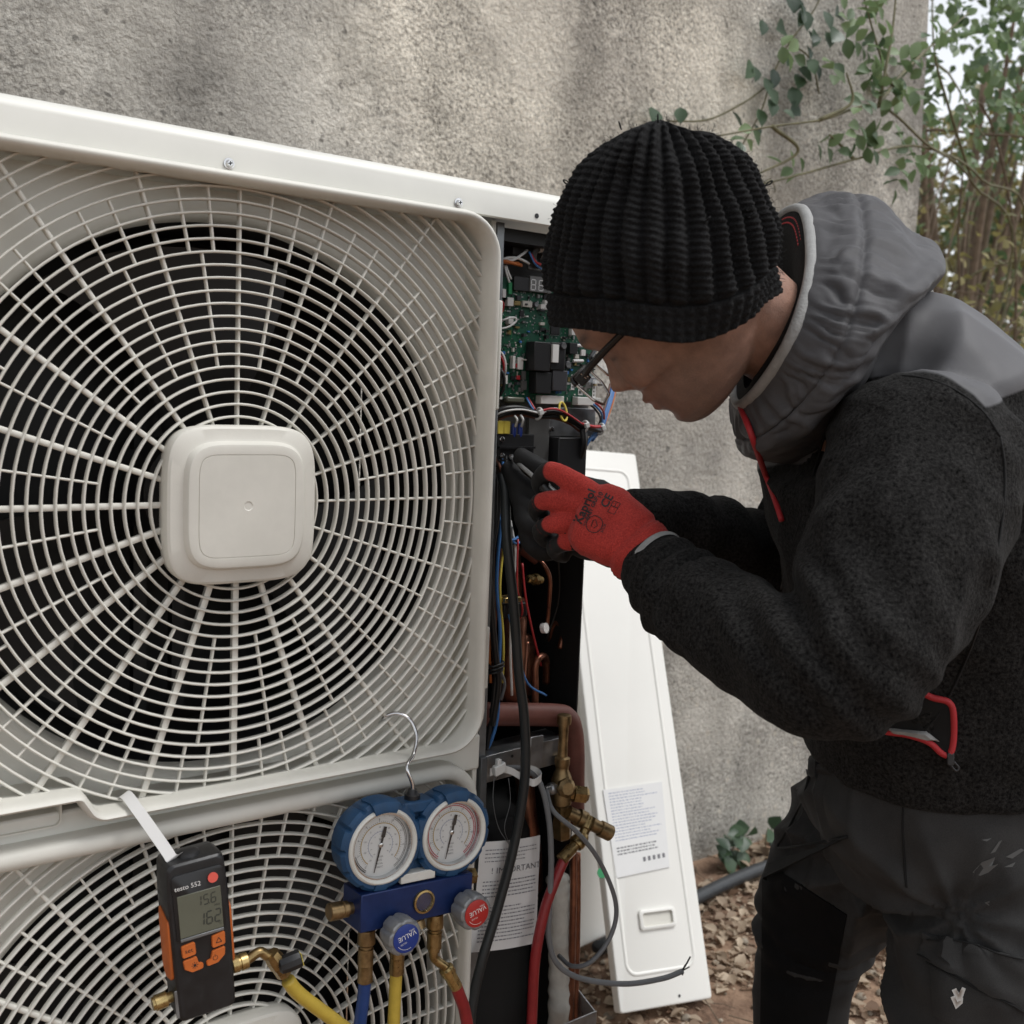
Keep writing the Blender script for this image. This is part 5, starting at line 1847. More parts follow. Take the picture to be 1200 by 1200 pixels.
for an, c2, k in (('stubble', (.135, .095, .078), .75), ('lips', (.30, .135, .11), .6), ('brow', (.02, .014, .011), .95)):
    a_ = n.new('ShaderNodeAttribute'); a_.attribute_name = an
    nt = n.new('ShaderNodeTexNoise'); nt.inputs['Scale'].default_value = 900
    mm = n.new('ShaderNodeMath'); mm.operation = 'MULTIPLY'
    mr = n.new('ShaderNodeMapRange'); mr.inputs['From Min'].default_value = .3; mr.inputs['From Max'].default_value = .7
    mr.inputs['To Min'].default_value = k * .55; mr.inputs['To Max'].default_value = k
    tc = n.new('ShaderNodeTexCoord')
    l.new(tc.outputs['Object'], nt.inputs['Vector'])
    l.new(nt.outputs['Fac'], mr.inputs['Value'])
    l.new(a_.outputs['Fac'], mm.inputs[0]); l.new(mr.outputs[0], mm.inputs[1])
    mx = n.new('ShaderNodeMix'); mx.data_type = 'RGBA'
    l.new(mm.outputs[0], mx.inputs[0]); l.new(src, mx.inputs[6])
    mx.inputs[7].default_value = (*c2, 1)
    src = mx.outputs[2]
l.new(src, b.inputs['Base Color'])

# ---------------------------------------------------------------- cloth materials
def cloth(name, col, rough=.85, sheen=.3, weave=900, bump=.3, flecks=0.0, attr_mix=None, bdist=.001):
    """attr_mix: (attribute, colour, roughness) shown where the attribute is above zero"""
    m = bpy.data.materials.new(name)
    m.use_nodes = True
    n, l = m.node_tree.nodes, m.node_tree.links
    b = n['Principled BSDF']
    b.inputs['Roughness'].default_value = rough
    b.inputs['Sheen Weight'].default_value = sheen
    b.inputs['Sheen Roughness'].default_value = .4
    b.inputs['Specular IOR Level'].default_value = .10
    pos = n.new('ShaderNodeNewGeometry').outputs['Position']
    t1 = n.new('ShaderNodeTexNoise'); t1.inputs['Scale'].default_value = weave; t1.inputs['Detail'].default_value = 3
    t1.inputs['Roughness'].default_value = .7
    l.new(pos, t1.inputs['Vector'])
    t2 = n.new('ShaderNodeTexNoise'); t2.inputs['Scale'].default_value = 26; t2.inputs['Detail'].default_value = 6
    l.new(pos, t2.inputs['Vector'])
    cr = n.new('ShaderNodeValToRGB')
    cr.color_ramp.elements[0].position = .3; cr.color_ramp.elements[1].position = .72
    cr.color_ramp.elements[0].color = (*[c * (1 - flecks) for c in col], 1)
    cr.color_ramp.elements[1].color = (*[c * (1 + flecks * 2.2) for c in col], 1)
    l.new(t1.outputs['Fac'], cr.inputs[0])
    mv = n.new('ShaderNodeMix'); mv.data_type = 'RGBA'; mv.blend_type = 'MULTIPLY'; mv.inputs[0].default_value = .5
    l.new(cr.outputs[0], mv.inputs[6])
    cr2 = n.new('ShaderNodeValToRGB')
    cr2.color_ramp.elements[0].position = .3; cr2.color_ramp.elements[1].position = .7
    cr2.color_ramp.elements[0].color = (.62, .62, .62, 1); cr2.color_ramp.elements[1].color = (1.15, 1.15, 1.15, 1)
    l.new(t2.outputs['Fac'], cr2.inputs[0]); l.new(cr2.outputs[0], mv.inputs[7])
    out = mv.outputs[2]
    bp = n.new('ShaderNodeBump'); bp.inputs['Strength'].default_value = bump; bp.inputs['Distance'].default_value = bdist
    l.new(t1.outputs['Fac'], bp.inputs['Height'])
    l.new(bp.outputs[0], b.inputs['Normal'])
    if attr_mix:
        a_ = n.new('ShaderNodeAttribute'); a_.attribute_name = attr_mix[0]
        gt = n.new('ShaderNodeMapRange'); gt.inputs['From Min'].default_value = -.0012; gt.inputs['From Max'].default_value = .0012
        l.new(a_.outputs['Fac'], gt.inputs['Value'])
        mx = n.new('ShaderNodeMix'); mx.data_type = 'RGBA'
        l.new(gt.outputs[0], mx.inputs[0]); l.new(out, mx.inputs[6])
        t3 = n.new('ShaderNodeTexNoise'); t3.inputs['Scale'].default_value = 8; t3.inputs['Detail'].default_value = 5
        l.new(pos, t3.inputs['Vector'])
        cr3 = n.new('ShaderNodeValToRGB'); c = attr_mix[1]
        cr3.color_ramp.elements[0].position = .35; cr3.color_ramp.elements[1].position = .7
        cr3.color_ramp.elements[0].color = (*[k * .88 for k in c], 1); cr3.color_ramp.elements[1].color = (*[k * 1.1 for k in c], 1)
        l.new(t3.outputs['Fac'], cr3.inputs[0]); l.new(cr3.outputs[0], mx.inputs[7])
        out = mx.outputs[2]
        mr = n.new('ShaderNodeMapRange'); mr.inputs['To Min'].default_value = rough; mr.inputs['To Max'].default_value = attr_mix[2]
        l.new(gt.outputs[0], mr.inputs['Value']); l.new(mr.outputs[0], b.inputs['Roughness'])
        ms = n.new('ShaderNodeMapRange'); ms.inputs['To Min'].default_value = bump; ms.inputs['To Max'].default_value = bump * .06
        l.new(gt.outputs[0], ms.inputs['Value']); l.new(ms.outputs[0], bp.inputs['Strength'])
        sh = n.new('ShaderNodeMapRange'); sh.inputs['To Min'].default_value = sheen; sh.inputs['To Max'].default_value = sheen * .3
        l.new(gt.outputs[0], sh.inputs['Value']); l.new(sh.outputs[0], b.inputs['Sheen Weight'])
    l.new(out, b.inputs['Base Color'])
    MATS[name] = m
    return m

cloth('jacket_cloth', (.0100, .0097, .0093), .95, .03, 300, 1.0, 1.0, ('yoke', (.104, .103, .107), .5), .0016)
cloth('softshell', (.074, .073, .076), .5, .03, 1600, .25, .12)  # hood: the yoke's cloth, with its shade put into a darker colour
cloth('fleece_lining', (.007, .0068, .0068), .95, .02, 500, .8, .7)
cloth('knit_wool', (.0105, .0105, .0108), .95, .03, 700, .9, .6, None, .0018)
cloth('trouser_cloth', (.034, .0335, .033), .8, .02, 1300, .25, .22)
cloth('knee_patch_cloth', (.0055, .0055, .0058), .8, .01, 1300, .25, .25)
cloth('glove_red', (.37, .042, .034), .8, .08, 620, 1.0, .26, ('coat', (.019, .019, .0195), .62), .001)

def np_noise(co, scale, seed=0.0):
    return np.array([noise.noise((p[0] * scale + seed, p[1] * scale - seed, p[2] * scale + 2 * seed)) for p in co])

def seg_dist(co, pts):
    """distance of points to a polyline, and the fraction along it"""
    best = np.full(len(co), 9.0)
    frac = np.zeros(len(co))
    m = len(pts) - 1
    for i, (a, b) in enumerate(zip(pts[:-1], pts[1:])):
        a_, d = np.array(a), np.array(b) - np.array(a)
        t = np.clip(((co - a_) @ d) / (d @ d), 0, 1)
        dist = np.linalg.norm(co - a_ - t[:, None] * d, axis=1)
        k = dist < best
        best[k] = dist[k]
        frac[k] = (i + t[k]) / m
    return best, frac

# ---------------------------------------------------------------- jacket
jm = MB()
jm.loft(torso_rings(TORSO, 44, 2.4))
limb(jm, [at(*p) for p in ARM_L], ARM_LR, n=26)
limb(jm, [at(*p) for p in ARM_R], ARM_RR, n=24)
jacket = fuse(jm, .0046, 16, .5)
co, no = get_co(jacket), get_no(jacket)
aL = [tuple(at(*p)) for p in ARM_L]
dL, fL = seg_dist(co, aL)
dR, fR = seg_dist(co, [tuple(at(*p)) for p in ARM_R])
n1, n2, n3 = np_noise(co, 7, 1.3), np_noise(co, 15, 4.1), np_noise(co, 34, 8.8)
ridge = 1 - np.abs(n2) * 2.4
disp = .0038 * n1 + .0050 * ridge * (.4 + np.abs(n1)) + .0010 * n3
n4 = np_noise(co * np.array([1, 1, .45]), 20, 12.0)
disp += .0034 * np.clip(1 - np.abs(n4) * 5, 0, 1) * np.clip(.25 + n1 * 1.6, 0, 1)
# compression folds where the sleeve bends
eb = np.array(at(960, 770, .92))
de = np.linalg.norm(co - eb, axis=1)
axis = (np.array(aL[3]) - np.array(aL[1])); axis /= np.linalg.norm(axis)
ph = (co - eb) @ axis
disp += .0065 * np.exp(-(de / .085) ** 2) * np.sin(ph * 165 + 4 * n1 + 2 * n2) * (dL < .12)
disp += .0035 * np.exp(-((fL - .85) / .12) ** 2) * np.sin(fL * 75 + 2.5 * n1) * (dL < .07)
disp += .003 * np.exp(-((fR - .7) / .2) ** 2) * np.sin(fR * 60 + 3 * n1) * (dR < .08)
# drag lines down from the shoulder
sh = np.array(at(1085, 500, .93))
ds = np.linalg.norm(co - sh, axis=1)
ang = np.arctan2((co - sh) @ np.array(C_UP), (co - sh) @ np.array(C_RT))
disp += .0024 * np.exp(-((ds - .15) / .07) ** 2) * (1 - 2 * np.abs(np.sin(ang * 7 + 2 * n1)))
co2 = co + no * disp[:, None]
# yoke: smooth softshell over the shoulders and breast, knit fleece on sleeves and trunk
S_ = np.array(SIDE); UPw = np.array((0, 0, 1.0)); FWd = np.cross(S_, UPw); FWd /= np.linalg.norm(FWd)
if FWd @ np.array(C_RT) > 0: FWd = -FWd
def arm2d(A, B, r0, r1):
    q = np.stack([co @ FWd, co[:, 2]], 1)
    a_, b_ = np.array([A @ FWd, A[2]]), np.array([B @ FWd, B[2]])
    d = b_ - a_
    t = np.clip(((q - a_) @ d) / (d @ d), 0, 1)
    return np.linalg.norm(q - a_ - t[:, None] * d, axis=1) - (r0 + (r1 - r0) * t)
A1, B1 = np.array(at(1072, 528, .93)), np.array(at(1005, 780, .87))
arm_sd = arm2d(A1, B1, .068, .13)
lat = (co - np.array(at(1060, 560, 1.17))) @ S_
onarm = np.where(np.abs(lat) > .07, arm_sd, .05 + np.abs(arm_sd))
spine_up = np.array(at(1030, 440, 1.1)) - np.array(at(1085, 600, 1.1)); spine_up /= np.linalg.norm(spine_up)
plane = (co - np.array(at(1183, 462, 1.0))) @ spine_up
front = (co - np.array(at(1000, 600, 1.1))) @ FWd - .030
low = co[:, 2] - 1.075
yoke = np.minimum(onarm, np.maximum(plane, np.minimum(front, low)))
# sleeves past the shoulder are fleece everywhere
yoke = np.where(fL > .22, np.where(dL < .10, -.02, yoke), yoke)
yoke = np.where((fR > .12) & (dR < .11), -.02, yoke)
# puff up the yoke a little along its seam
co2 += no * (.0016 * np.clip(yoke / .006, -1, 1))[:, None]
set_co(jacket, co2)
attr(jacket, 'yoke', yoke)
smooth_shade(jacket)
jk = link('jacket', jacket, 'jacket_cloth', per)
JB = bvh_of(jacket)

_pc = np.array([p.center for p in jacket.polygons])
_d, _f = seg_dist(_pc, aL)
JT = BVHTree.FromPolygons([v.co.copy() for v in jacket.vertices], [tuple(p.vertices) for p, k in zip(jacket.polygons, (_d > .092) | (_f < .05)) if k])

def cast(bvh, u, v, off=0.0, dflt=1.1):
    d = ray(u, v).normalized()
    p, nn, i, dist = bvh.ray_cast(CAM, d)
    if p is None:
        p, nn, i, dist = bvh.find_nearest(at(u, v, dflt))
    if nn.dot(d) > 0: nn = -nn
    return p + nn * off, nn

def seam(bvh, pts, r, m, name, parent, off=0.0, k=5, n=6, flat=1.0, closed=False):
    c = catmull([(u, v, 0) for u, v in pts], k, closed)
    P = [cast(bvh, p.x, p.y, off)[0] for p in c]
    for _ in range(2):
        P = [P[0]] + [(P[i - 1] + P[i] * 2 + P[i + 1]) / 4 for i in range(1, len(P) - 1)] + [P[-1]]
    return MB().tube(P, r, n, closed=closed, flat=flat).build(name, m, parent, 180)

def patch(bvh, poly, th, m, name, parent, off=.001, nx=14, ny=12, fold=0.0):
    """a piece of cloth laid on a surface: poly = 4 photo corners (tl, tr, br, bl)"""
    tl, tr2, br, bl = [Vector((*p, 0)) for p in poly]
    front_, back_ = [], []
    for j in range(ny + 1):
        for i in range(nx + 1):
            s, t = i / nx, j / ny
            q = (tl * (1 - s) + tr2 * s) * (1 - t) + (bl * (1 - s) + br * s) * t
            p, nn = cast(bvh, q.x, q.y)
            e = min(s, 1 - s, t, 1 - t)
            front_.append(p + nn * (off + th * min(1, .35 + e * 8) + fold * t * t))
            back_.append(p - nn * .003)
    mb = MB()
    m0 = len(front_)
    fs = []
    for j in range(ny):
        for i in range(nx):
            a_ = j * (nx + 1) + i
            fs += [(a_, a_ + nx + 1, a_ + nx + 2, a_ + 1), (m0 + a_, m0 + a_ + 1, m0 + a_ + nx + 2, m0 + a_ + nx + 1)]
    W = nx + 1
    edge = list(range(W)) + [j * W + nx for j in range(1, ny + 1)] + [ny * W + i for i in range(nx - 1, -1, -1)] + [j * W for j in range(ny - 1, 0, -1)]
    for a_, b_ in zip(edge, edge[1:] + edge[:1]):
        fs.append((a_, b_, m0 + b_, m0 + a_))
    mb.add(front_ + back_, fs)
    return mb.build(name, m, parent, 50)

# sleeve seam, cuffs, pocket
seam(JB, [(915, 690), (935, 620), (958, 540), (976, 482), (1010, 452), (1060, 440), (1110, 452), (1150, 480), (1172, 512)], .0012, 'seam_black', 'seam', jk, .0002)
seam(JB, [(1172, 512), (1178, 560), (1170, 640), (1145, 740), (1105, 830), (1070, 868)], .0012, 'seam_black', 'seam', jk, .0002)
w0, w1 = at(772, 666, 1.095), at(757, 655, 1.108)
dw = (w1 - w0).normalized()
MB().lathe([(-.002, .0375), (.002, .0388), (.0045, .0380), (.0055, .0365), (.004, .0340)], at(768, 663, 1.098), dw, 36, False, False).build('cuff_band', 'trim_grey', jk, 50)
pk_ = [(1028, 842), (1034, 855), (1062, 860), (1088, 868), (1108, 884), (1116, 872), (1117, 838), (1111, 822), (1090, 816), (1062, 800), (1046, 815)]
c = catmull([(u, v, 0) for u, v in pk_], 5, True)
P = [cast(JT, p.x, p.y, .0018)[0] for p in c]
MB().tube(P, .0032, 8, closed=True).build('pocket_piping', 'zip_red', jk, 180)
ctr = sum(P, Vector()) / len(P)
mb = MB()
mb.add([ctr + (CAM - ctr).normalized() * .004] + [p + (CAM - p).normalized() * .0012 for p in P], [(0, i + 1, (i + 1) % len(P) + 1) for i in range(len(P))])
mb.build('pocket_lining', 'seam_black', jk, 180)
patch(JT, [(1042, 852), (1086, 857), (1100, 868), (1046, 857)], .004, 'trim_grey', 'pocket_handkerchief', jk, .002, 10, 5)
q, nn = cast(JT, 1112, 886, .004)
MB().obox(q, C_RT * .0035, nn * .0025, C_UP * .006).build('zip_pull', 'black_plastic', jk, bevel=.001)
MB().tube(catmull([q - C_UP * .006, q - C_UP * .012 + C_RT * .005, q - C_UP * .009 + C_RT * .008, q - C_UP * .003 + C_RT * .003], 5), .0014, 6).build('zip_cord', 'black_plastic', jk, 180)

# ---------------------------------------------------------------- hood lying round the neck
HR = [  # loops from the inside of the opening over the rim to the back; eight stations each
    [(930, 330, 1.13), (925, 365, 1.045), (908, 400, 1.02), (890, 430, 1.035), (874, 455, 1.09), (872, 430, 1.17), (885, 370, 1.20), (910, 320, 1.19)],
    [(928, 268, 1.13), (936, 320, 1.03), (922, 380, .992), (896, 430, 1.012), (868, 466, 1.085), (866, 435, 1.20), (880, 345, 1.24), (905, 278, 1.21)],
    [(941, 246, 1.13), (951, 305, 1.020), (936, 374, .978), (906, 434, 1.000), (868, 475, 1.080), (862, 440, 1.21), (878, 335, 1.26), (908, 262, 1.22)],
    [(965, 240, 1.135), (975, 305, 1.005), (958, 384, .967), (922, 448, .990), (872, 490, 1.072), (858, 455, 1.22), (878, 330, 1.28), (925, 250, 1.24)],
    [(998, 234, 1.140), (1003, 308, .995), (984, 392, .960), (942, 462, .982), (880, 512, 1.066), (862, 480, 1.24), (885, 335, 1.30), (955, 242, 1.26)],
    [(1036, 248, 1.150), (1042, 318, .995), (1014, 398, .962), (964, 470, .984), (884, 520, 1.066), (868, 492, 1.26), (900, 350, 1.32), (1000, 252, 1.28)],
    [(1062, 280, 1.150), (1072, 328, 1.000), (1030, 396, .962), (978, 470, .985), (892, 528, 1.075), (878, 500, 1.28), (925, 380, 1.33), (1040, 285, 1.29)],
    [(1092, 290, 1.155), (1096, 322, 1.040), (1042, 384, .975), (985, 462, 1.000), (905, 535, 1.095), (895, 508, 1.28), (950, 400, 1.33), (1075, 300, 1.28)],
    [(1104, 318, 1.170), (1090, 335, 1.075), (1040, 392, 1.010), (990, 470, 1.030), (922, 540, 1.13), (915, 515, 1.26), (970, 420, 1.31), (1085, 325, 1.26)],
    [(1085, 350, 1.180), (1065, 365, 1.120), (1030, 415, 1.070), (995, 485, 1.080), (945, 540, 1.16), (938, 520, 1.24), (985, 440, 1.27), (1070, 355, 1.23)]]
def loop_pts(L, k=30): return catmull([at(*p) for p in L], k, True)
loops = [loop_pts(L) for L in HR]
NL = len(loops[0])
cols = [catmull([lp[j] for lp in loops], 12) for j in range(NL)]
NR = len(cols[0])
grid = [[cols[j][i] for j in range(NL)] for i in range(NR)]
hoodc = sum((p for p in grid[34]), Vector()) / NL
def hood_disp(i, j, p):
    f = i / (NR - 1)
    if f < .24: return 0.0
    q = j / NL * 2 * PI
    g1 = noise.noise((math.cos(q) * 2.2 + 5, math.sin(q) * 2.2, f * 2.0))
    w1 = noise.noise((math.cos(q) * 3, math.sin(q) * 3, f * 9))
    ph = q * 34 + 6 * noise.noise((math.cos(q) * 4, math.sin(q) * 4, f * 5))
    gath = (gs(f - .40, .09) + .5 * gs(f - .55, .08)) * (.0030 * (1 - abs(math.sin(ph / 2)) * 2) + .0016 * math.sin(ph * 2.3))   # puckers along the drawcord
    crease = .0055 * (1 - 2.6 * abs(noise.noise((math.cos(q) * 3.2, math.sin(q) * 3.2, f * 4 + 3)))) * gs(f - .64, .20)          # long sharp creases
    fold = gs(f - .66, .18) * .006 * g1 + .0030 * noise.noise((p.x * 22, p.y * 22, p.z * 22)) + .0012 * noise.noise((p.x * 70, p.y * 70, p.z * 70))
    channel = -.0042 * gs(f - .47, .014)
    return gath * (.6 + .8 * abs(w1)) + fold + crease + channel
g2 = []
for i in range(NR):
    row = []
    for j in range(NL):
        p = grid[i][j]
        a_ = grid[min(i + 1, NR - 1)][j] - grid[max(i - 1, 0)][j]
        b_ = grid[i][(j + 1) % NL] - grid[i][j - 1]
        nn = a_.cross(b_)
        nn = nn.normalized() if nn.length > 1e-9 else Vector((0, 0, 1))
        if nn.dot(p - hoodc) < 0: nn = -nn
        row.append(p + nn * hood_disp(i, j, p))
    g2.append(row)
RIM = 24                                             # row index of the rim (loop 2)
hd_ = MB().loft(g2[RIM:], False, False).build('hood', 'softshell', per, 180)
md = hd_.modifiers.new('solid', 'SOLIDIFY'); md.thickness = .003; md.offset = 0
lin = MB().loft(g2[:RIM + 1], False, False).build('hood_lining', 'fleece_lining', hd_, 180)
rim = g2[RIM]
MB().tube(rim, .0062, 10, closed=True, flat=.8).build('hood_trim', 'trim_grey', hd_, 180)
# stitches: red thread inside the hood and the drawcord channel outside
def along(row, j0, j1): return [g2[row][j % NL] for j in range(j0, j1 + 1)]
for off in (0, 1):
    src = along(14 + off * 3, -17, 17)
    for k in range(0, len(src) - 1, 2):
        a_, b_ = src[k], src[k + 1]
        MB().tube([a_ + (hoodc - a_).normalized() * .002, b_ + (hoodc - b_).normalized() * .002], .0010, 5).build('red_stitch', 'zip_red', lin, 180)
MB().tube([p for p in g2[51]], .0009, 5, closed=True).build('hood_seam', 'seam_black', hd_, 180)
# zip down the front
zp = [(868, 478), (878, 502), (887, 528), (897, 556), (908, 585), (916, 610)]
HB_ = BVHTree.FromPolygons([p for r in g2[RIM:] for p in r], [(i * NL + j, i * NL + (j + 1) % NL, (i + 1) * NL + (j + 1) % NL, (i + 1) * NL + j) for i in range(len(g2[RIM:]) - 1) for j in range(NL)])
P = []
for u, v in zp:
    d = ray(u, v).normalized()
    h1, h2 = HB_.ray_cast(CAM, d), JB.ray_cast(CAM, d)
    hits = [h for h in (h1, h2) if h[0] is not None]
    P.append((min(hits, key=lambda h: h[3])[0] - d * .007) if hits else at(u, v, 1.09))
P = catmull(P, 5)
for _ in range(4):
    P = [P[0]] + [(P[i - 1] + P[i] * 2 + P[i + 1]) / 4 for i in range(1, len(P) - 1)] + [P[-1]]
MB().tube(P, .0032, 8).build('front_zip', 'zip_red', jk, 180)

# ---------------------------------------------------------------- knit cap
CAP_O = at(777, 372, .995)
CAP_U = (C_UP * .955 - C_FW * .20 - C_RT * .045).normalized()
CAP_L = (-C_RT - CAP_U * (-C_RT).dot(CAP_U)).normalized()
CAP_N = CAP_U.cross(CAP_L)
if CAP_N.dot(C_FW) > 0: CAP_N = -CAP_N
CAP_H = .176
CAPS = [(0, .985), (.08, 1.0), (.19, 1.02), (.32, 1.0), (.42, .965), (.55, .90), (.65, .825), (.75, .725), (.83, .60), (.90, .45), (.95, .30), (.98, .17), (1.0, .04)]
def cap_point(a, t, lift=0.0):
    zb = .011 * (1 - math.cos(a)) - .011 * max(0, math.sin(a)) - .020 * gs(a - 1.75, .62)
    s = max(.02, interp(CAPS, t, 1) + lift)
    z = (t - (0.7 * (t - .9) ** 2 / .1 if t > .9 else 0)) * CAP_H + (1 - t) * zb
    z += .012 * max(0, (t - .7) / .3) * noise.noise((math.cos(a) * 1.6 + 3, math.sin(a) * 1.6, 1.5)) - .006 * max(0, (t - .8) / .2) * math.cos(2 * a)
    return CAP_O + CAP_L * (.1030 * s * math.cos(a)) + CAP_N * (.106 * s * math.sin(a)) + CAP_U * z
NA, NT, RIB = 384, 190, 32
rings = []
for i in range(NT + 1):
    t = i / NT
    ring = []
    for j in range(NA):
        a = 2 * PI * j / NA
        wob = .26 * noise.noise((math.cos(a) * 2, math.sin(a) * 2, t * 2.2))
        k = math.floor(RIB * (a + wob * .3) / (2 * PI) + .5)
        row = t * 2 * PI * 33 + (k * 2.399) % 6.28 + .8 * noise.noise((k * 1.7, t * 6, 0))
        ph_ = RIB * (a + wob * .3) + .26 * math.sin(row)                  # the cable twist of each rib
        rib = .5 + .5 * math.cos(ph_)
        fade = 1 if t < .9 else max(0, (1 - t) / .1)
        d = .105 * (1 - (1 - rib) ** 1.6) * fade + .0075 * rib * math.cos(row) * fade + .010 * noise.noise((a * 40, t * 60, 2))
        if t < .15:
            fine = .5 + .5 * math.cos(RIB * 2 * a + .3 * math.sin(t * 150))
            d = .050 + .030 * fine + .010 * math.sin(t * 2 * PI * 26) * fine
        elif t < .18:
            d *= (t - .15) / .03
        d += .085 * noise.noise((math.cos(a) * 2.2 + 9, math.sin(a) * 2.2, t * 4)) * (1 - .3 * t)
        if t > .7:                                                        # gathered into soft lobes round the crown
            d += .085 * min(1, (t - .7) / .22) * math.cos(5 * a + .6) * fade ** .3
        ring.append(cap_point(a, t, d - .068))
    rings.append(ring)
inner = [[cap_point(2 * PI * j / NA, .02 * k, -.06 - .01 * k) for j in range(NA)] for k in (3, 0)]
cap = MB().loft(inner + rings, False, True).build('knit_cap', 'knit_wool', per, 180)
fz = MB()
for k in range(1500):
    a, t = rnd.uniform(0, 2 * PI), rnd.uniform(.02, .98)
    p = cap_point(a, t, .02)
    nn = (p - CAP_O - CAP_U * .06).normalized()
    tv = Vector((rnd.gauss(0, 1), rnd.gauss(0, 1), rnd.gauss(0, 1))).normalized()
    L_ = rnd.uniform(.002, .006)
    q = [p - nn * .001, p + nn * L_ * .5 + tv * L_ * .35, p + nn * L_ * .55 + tv * L_ * .95]
    fz.tube(q, .00016, 3, caps=False)
for k in range(16):                                   # pulled loops of yarn along the silhouette
    a, t = rnd.uniform(0, 2 * PI), rnd.uniform(.3, .95)
    p = cap_point(a, t, .02)
    nn = (p - CAP_O - CAP_U * .06).normalized()
    tv = nn.orthogonal().normalized() * .003
    fz.tube(catmull([p, p + nn * .004 + tv, p + nn * .007, p + nn * .004 - tv, p], 4), .0007, 4, caps=False)
tag(fz.build('wool_fuzz', 'knit_wool', cap, 180), kind='stuff')

# ---------------------------------------------------------------- glasses
gl = MB(HEAD).tube(catmull([(.100, .0700, .0235), (.085, .0735, .0250), (.05, .0775, .0250), (.01, .0800, .0225), (-.02, .081, .012)], 5), [.0034 - .0012 * i / 20 for i in range(21)], 8, flat=1.2).build('glasses', 'glasses_black', per, 60)
MB(HEAD).tube(catmull([(.100, -.0700, .0235), (.06, -.0765, .0250), (-.02, -.081, .012)], 5), .0028, 8).build('temple', 'glasses_black', gl, 60)
MB(HEAD).obox((.1035, .0690, .0225), (.0065, -.002, .0), (.0006, .0026, 0), (0, 0, .0058)).build('hinge', 'glasses_black', gl, bevel=.001)
MB(HEAD).obox((.0985, .0722, .0232), (.0016, 0, 0), (.0, .0008, 0), (0, 0, .0036)).build('hinge_plate', 'chrome', gl)
for s in (1, -1):
    out_ = fillet([(s * .0105, .0255), (s * .0650, .0290), (s * .0640, .0), (s * .055, -.0105), (s * .022, -.0105), (s * .012, .002)], .007, 5)
    if s < 0: out_ = out_[::-1]
    curve = lambda p: (.1185 - .23 * abs(p.x) ** 1.55, p.x, p.y)
    pts = [curve(p) for p in out_]
    MB(HEAD).tube(pts, .0015, 6, closed=True).build('lens_rim', 'chrome', gl, 180)
    tp = [curve(p) for p in out_ if p.y > .020]
    tp.sort(key=lambda p: p[1])
    MB(HEAD).tube(tp, .0026, 8).build('brow_bar', 'glasses_black', gl, 180)
    cen = curve(Vector((s * .038, .009)))
    ln = MB(HEAD)
    ln.add([cen] + pts, [(0, i + 1, (i + 1) % len(pts) + 1) for i in range(len(pts))])
    ln.build('lens', 'clear_pane', gl, 180)
MB(HEAD).tube(catmull([(.1165, .0115, .018), (.121, .004, .021), (.121, -.004, .021), (.1165, -.0115, .018)], 4), .0016, 8).build('bridge', 'chrome', gl, 180)

# ---------------------------------------------------------------- trousers and boots
tm = MB()
pelv = [(1095, 835, 1.23, .120, .125, .160), (1096, 870, 1.232, .134, .138, .172), (1099, 905, 1.235, .145, .148, .182), (1102, 950, 1.24, .150, .150, .185), (1108, 1000, 1.245, .120, .135, .160)]
tm.loft(torso_rings(pelv, 40, 2.4))
kR, kL = at(*LEG_R[-1]), at(*LEG_L[-1])
limb(tm, [at(*p) for p in LEG_R] + [kR + (FOOT_R - kR) * .5, FOOT_R + Vector((0, 0, .0))], LEG_RR + [.070, .072], n=26)
limb(tm, [at(*p) for p in LEG_L] + [kL + (FOOT_L - kL) * .5, FOOT_L + Vector((0, 0, .0))], LEG_LR + [.076, .076], n=26)
trs = fuse(tm, .0048, 10, .5)
co, no = get_co(trs), get_no(trs)
lR = [tuple(at(*p)) for p in LEG_R] + [tuple(FOOT_R)]
lL = [tuple(at(*p)) for p in LEG_L] + [tuple(FOOT_L)]
dR, fR = seg_dist(co, lR)
dL, fL = seg_dist(co, lL)
n1, n2 = np_noise(co, 6, 2.2), np_noise(co, 14, 5.5)
disp = .006 * n1 + .0075 * (1 - np.abs(n2) * 2.2) * (.3 + np.abs(n1))
n4 = np_noise(co * np.array([1, 1, .55]), 17, 3.0)
disp += .0070 * np.clip(1 - np.abs(n4) * 4.5, 0, 1) * np.clip(.35 + n1 * 1.6, 0, 1)
ck = np.array(at(1050, 1010, 1.25))
dk = np.linalg.norm(co - ck, axis=1)
ang = np.arctan2((co - ck) @ np.array(C_UP), (co - ck) @ np.array(C_RT))
disp += .0095 * np.exp(-((dk - .11) / .08) ** 2) * (1 - 2 * np.abs(np.sin(ang * 5 + 1.5 * n1)))
disp += .005 * np.exp(-((fR - .55) / .1) ** 2) * np.sin(fR * 70 + 3 * n1) * (dR < .12)
disp += .004 * np.exp(-((fL - .45) / .2) ** 2) * np.sin(fL * 40 + 4 * n1) * (dL < .13)
hem_z = .80
disp *= np.clip((hem_z - co[:, 2]) / .09, 0, 1)
set_co(trs, co + no * disp[:, None])
smooth_shade(trs)
tro = link('trousers', trs, 'trouser_cloth', per)
TBV = bvh_of(trs)
patch(TBV, [(895, 1008), (993, 1072), (968, 1200), (892, 1200)], .0016, 'knee_patch_cloth', 'knee_patch', tro, .0012, 16, 18)
patch(TBV, [(1084, 1092), (1204, 1124), (1204, 1185), (1078, 1120)], .003, 'trouser_cloth', 'pocket_flap', tro, .004, 16, 8, .003)
patch(TBV, [(1092, 1128), (1195, 1178), (1192, 1240), (1096, 1190)], .0025, 'trouser_cloth', 'phone_pocket', tro, .0025, 14, 10)
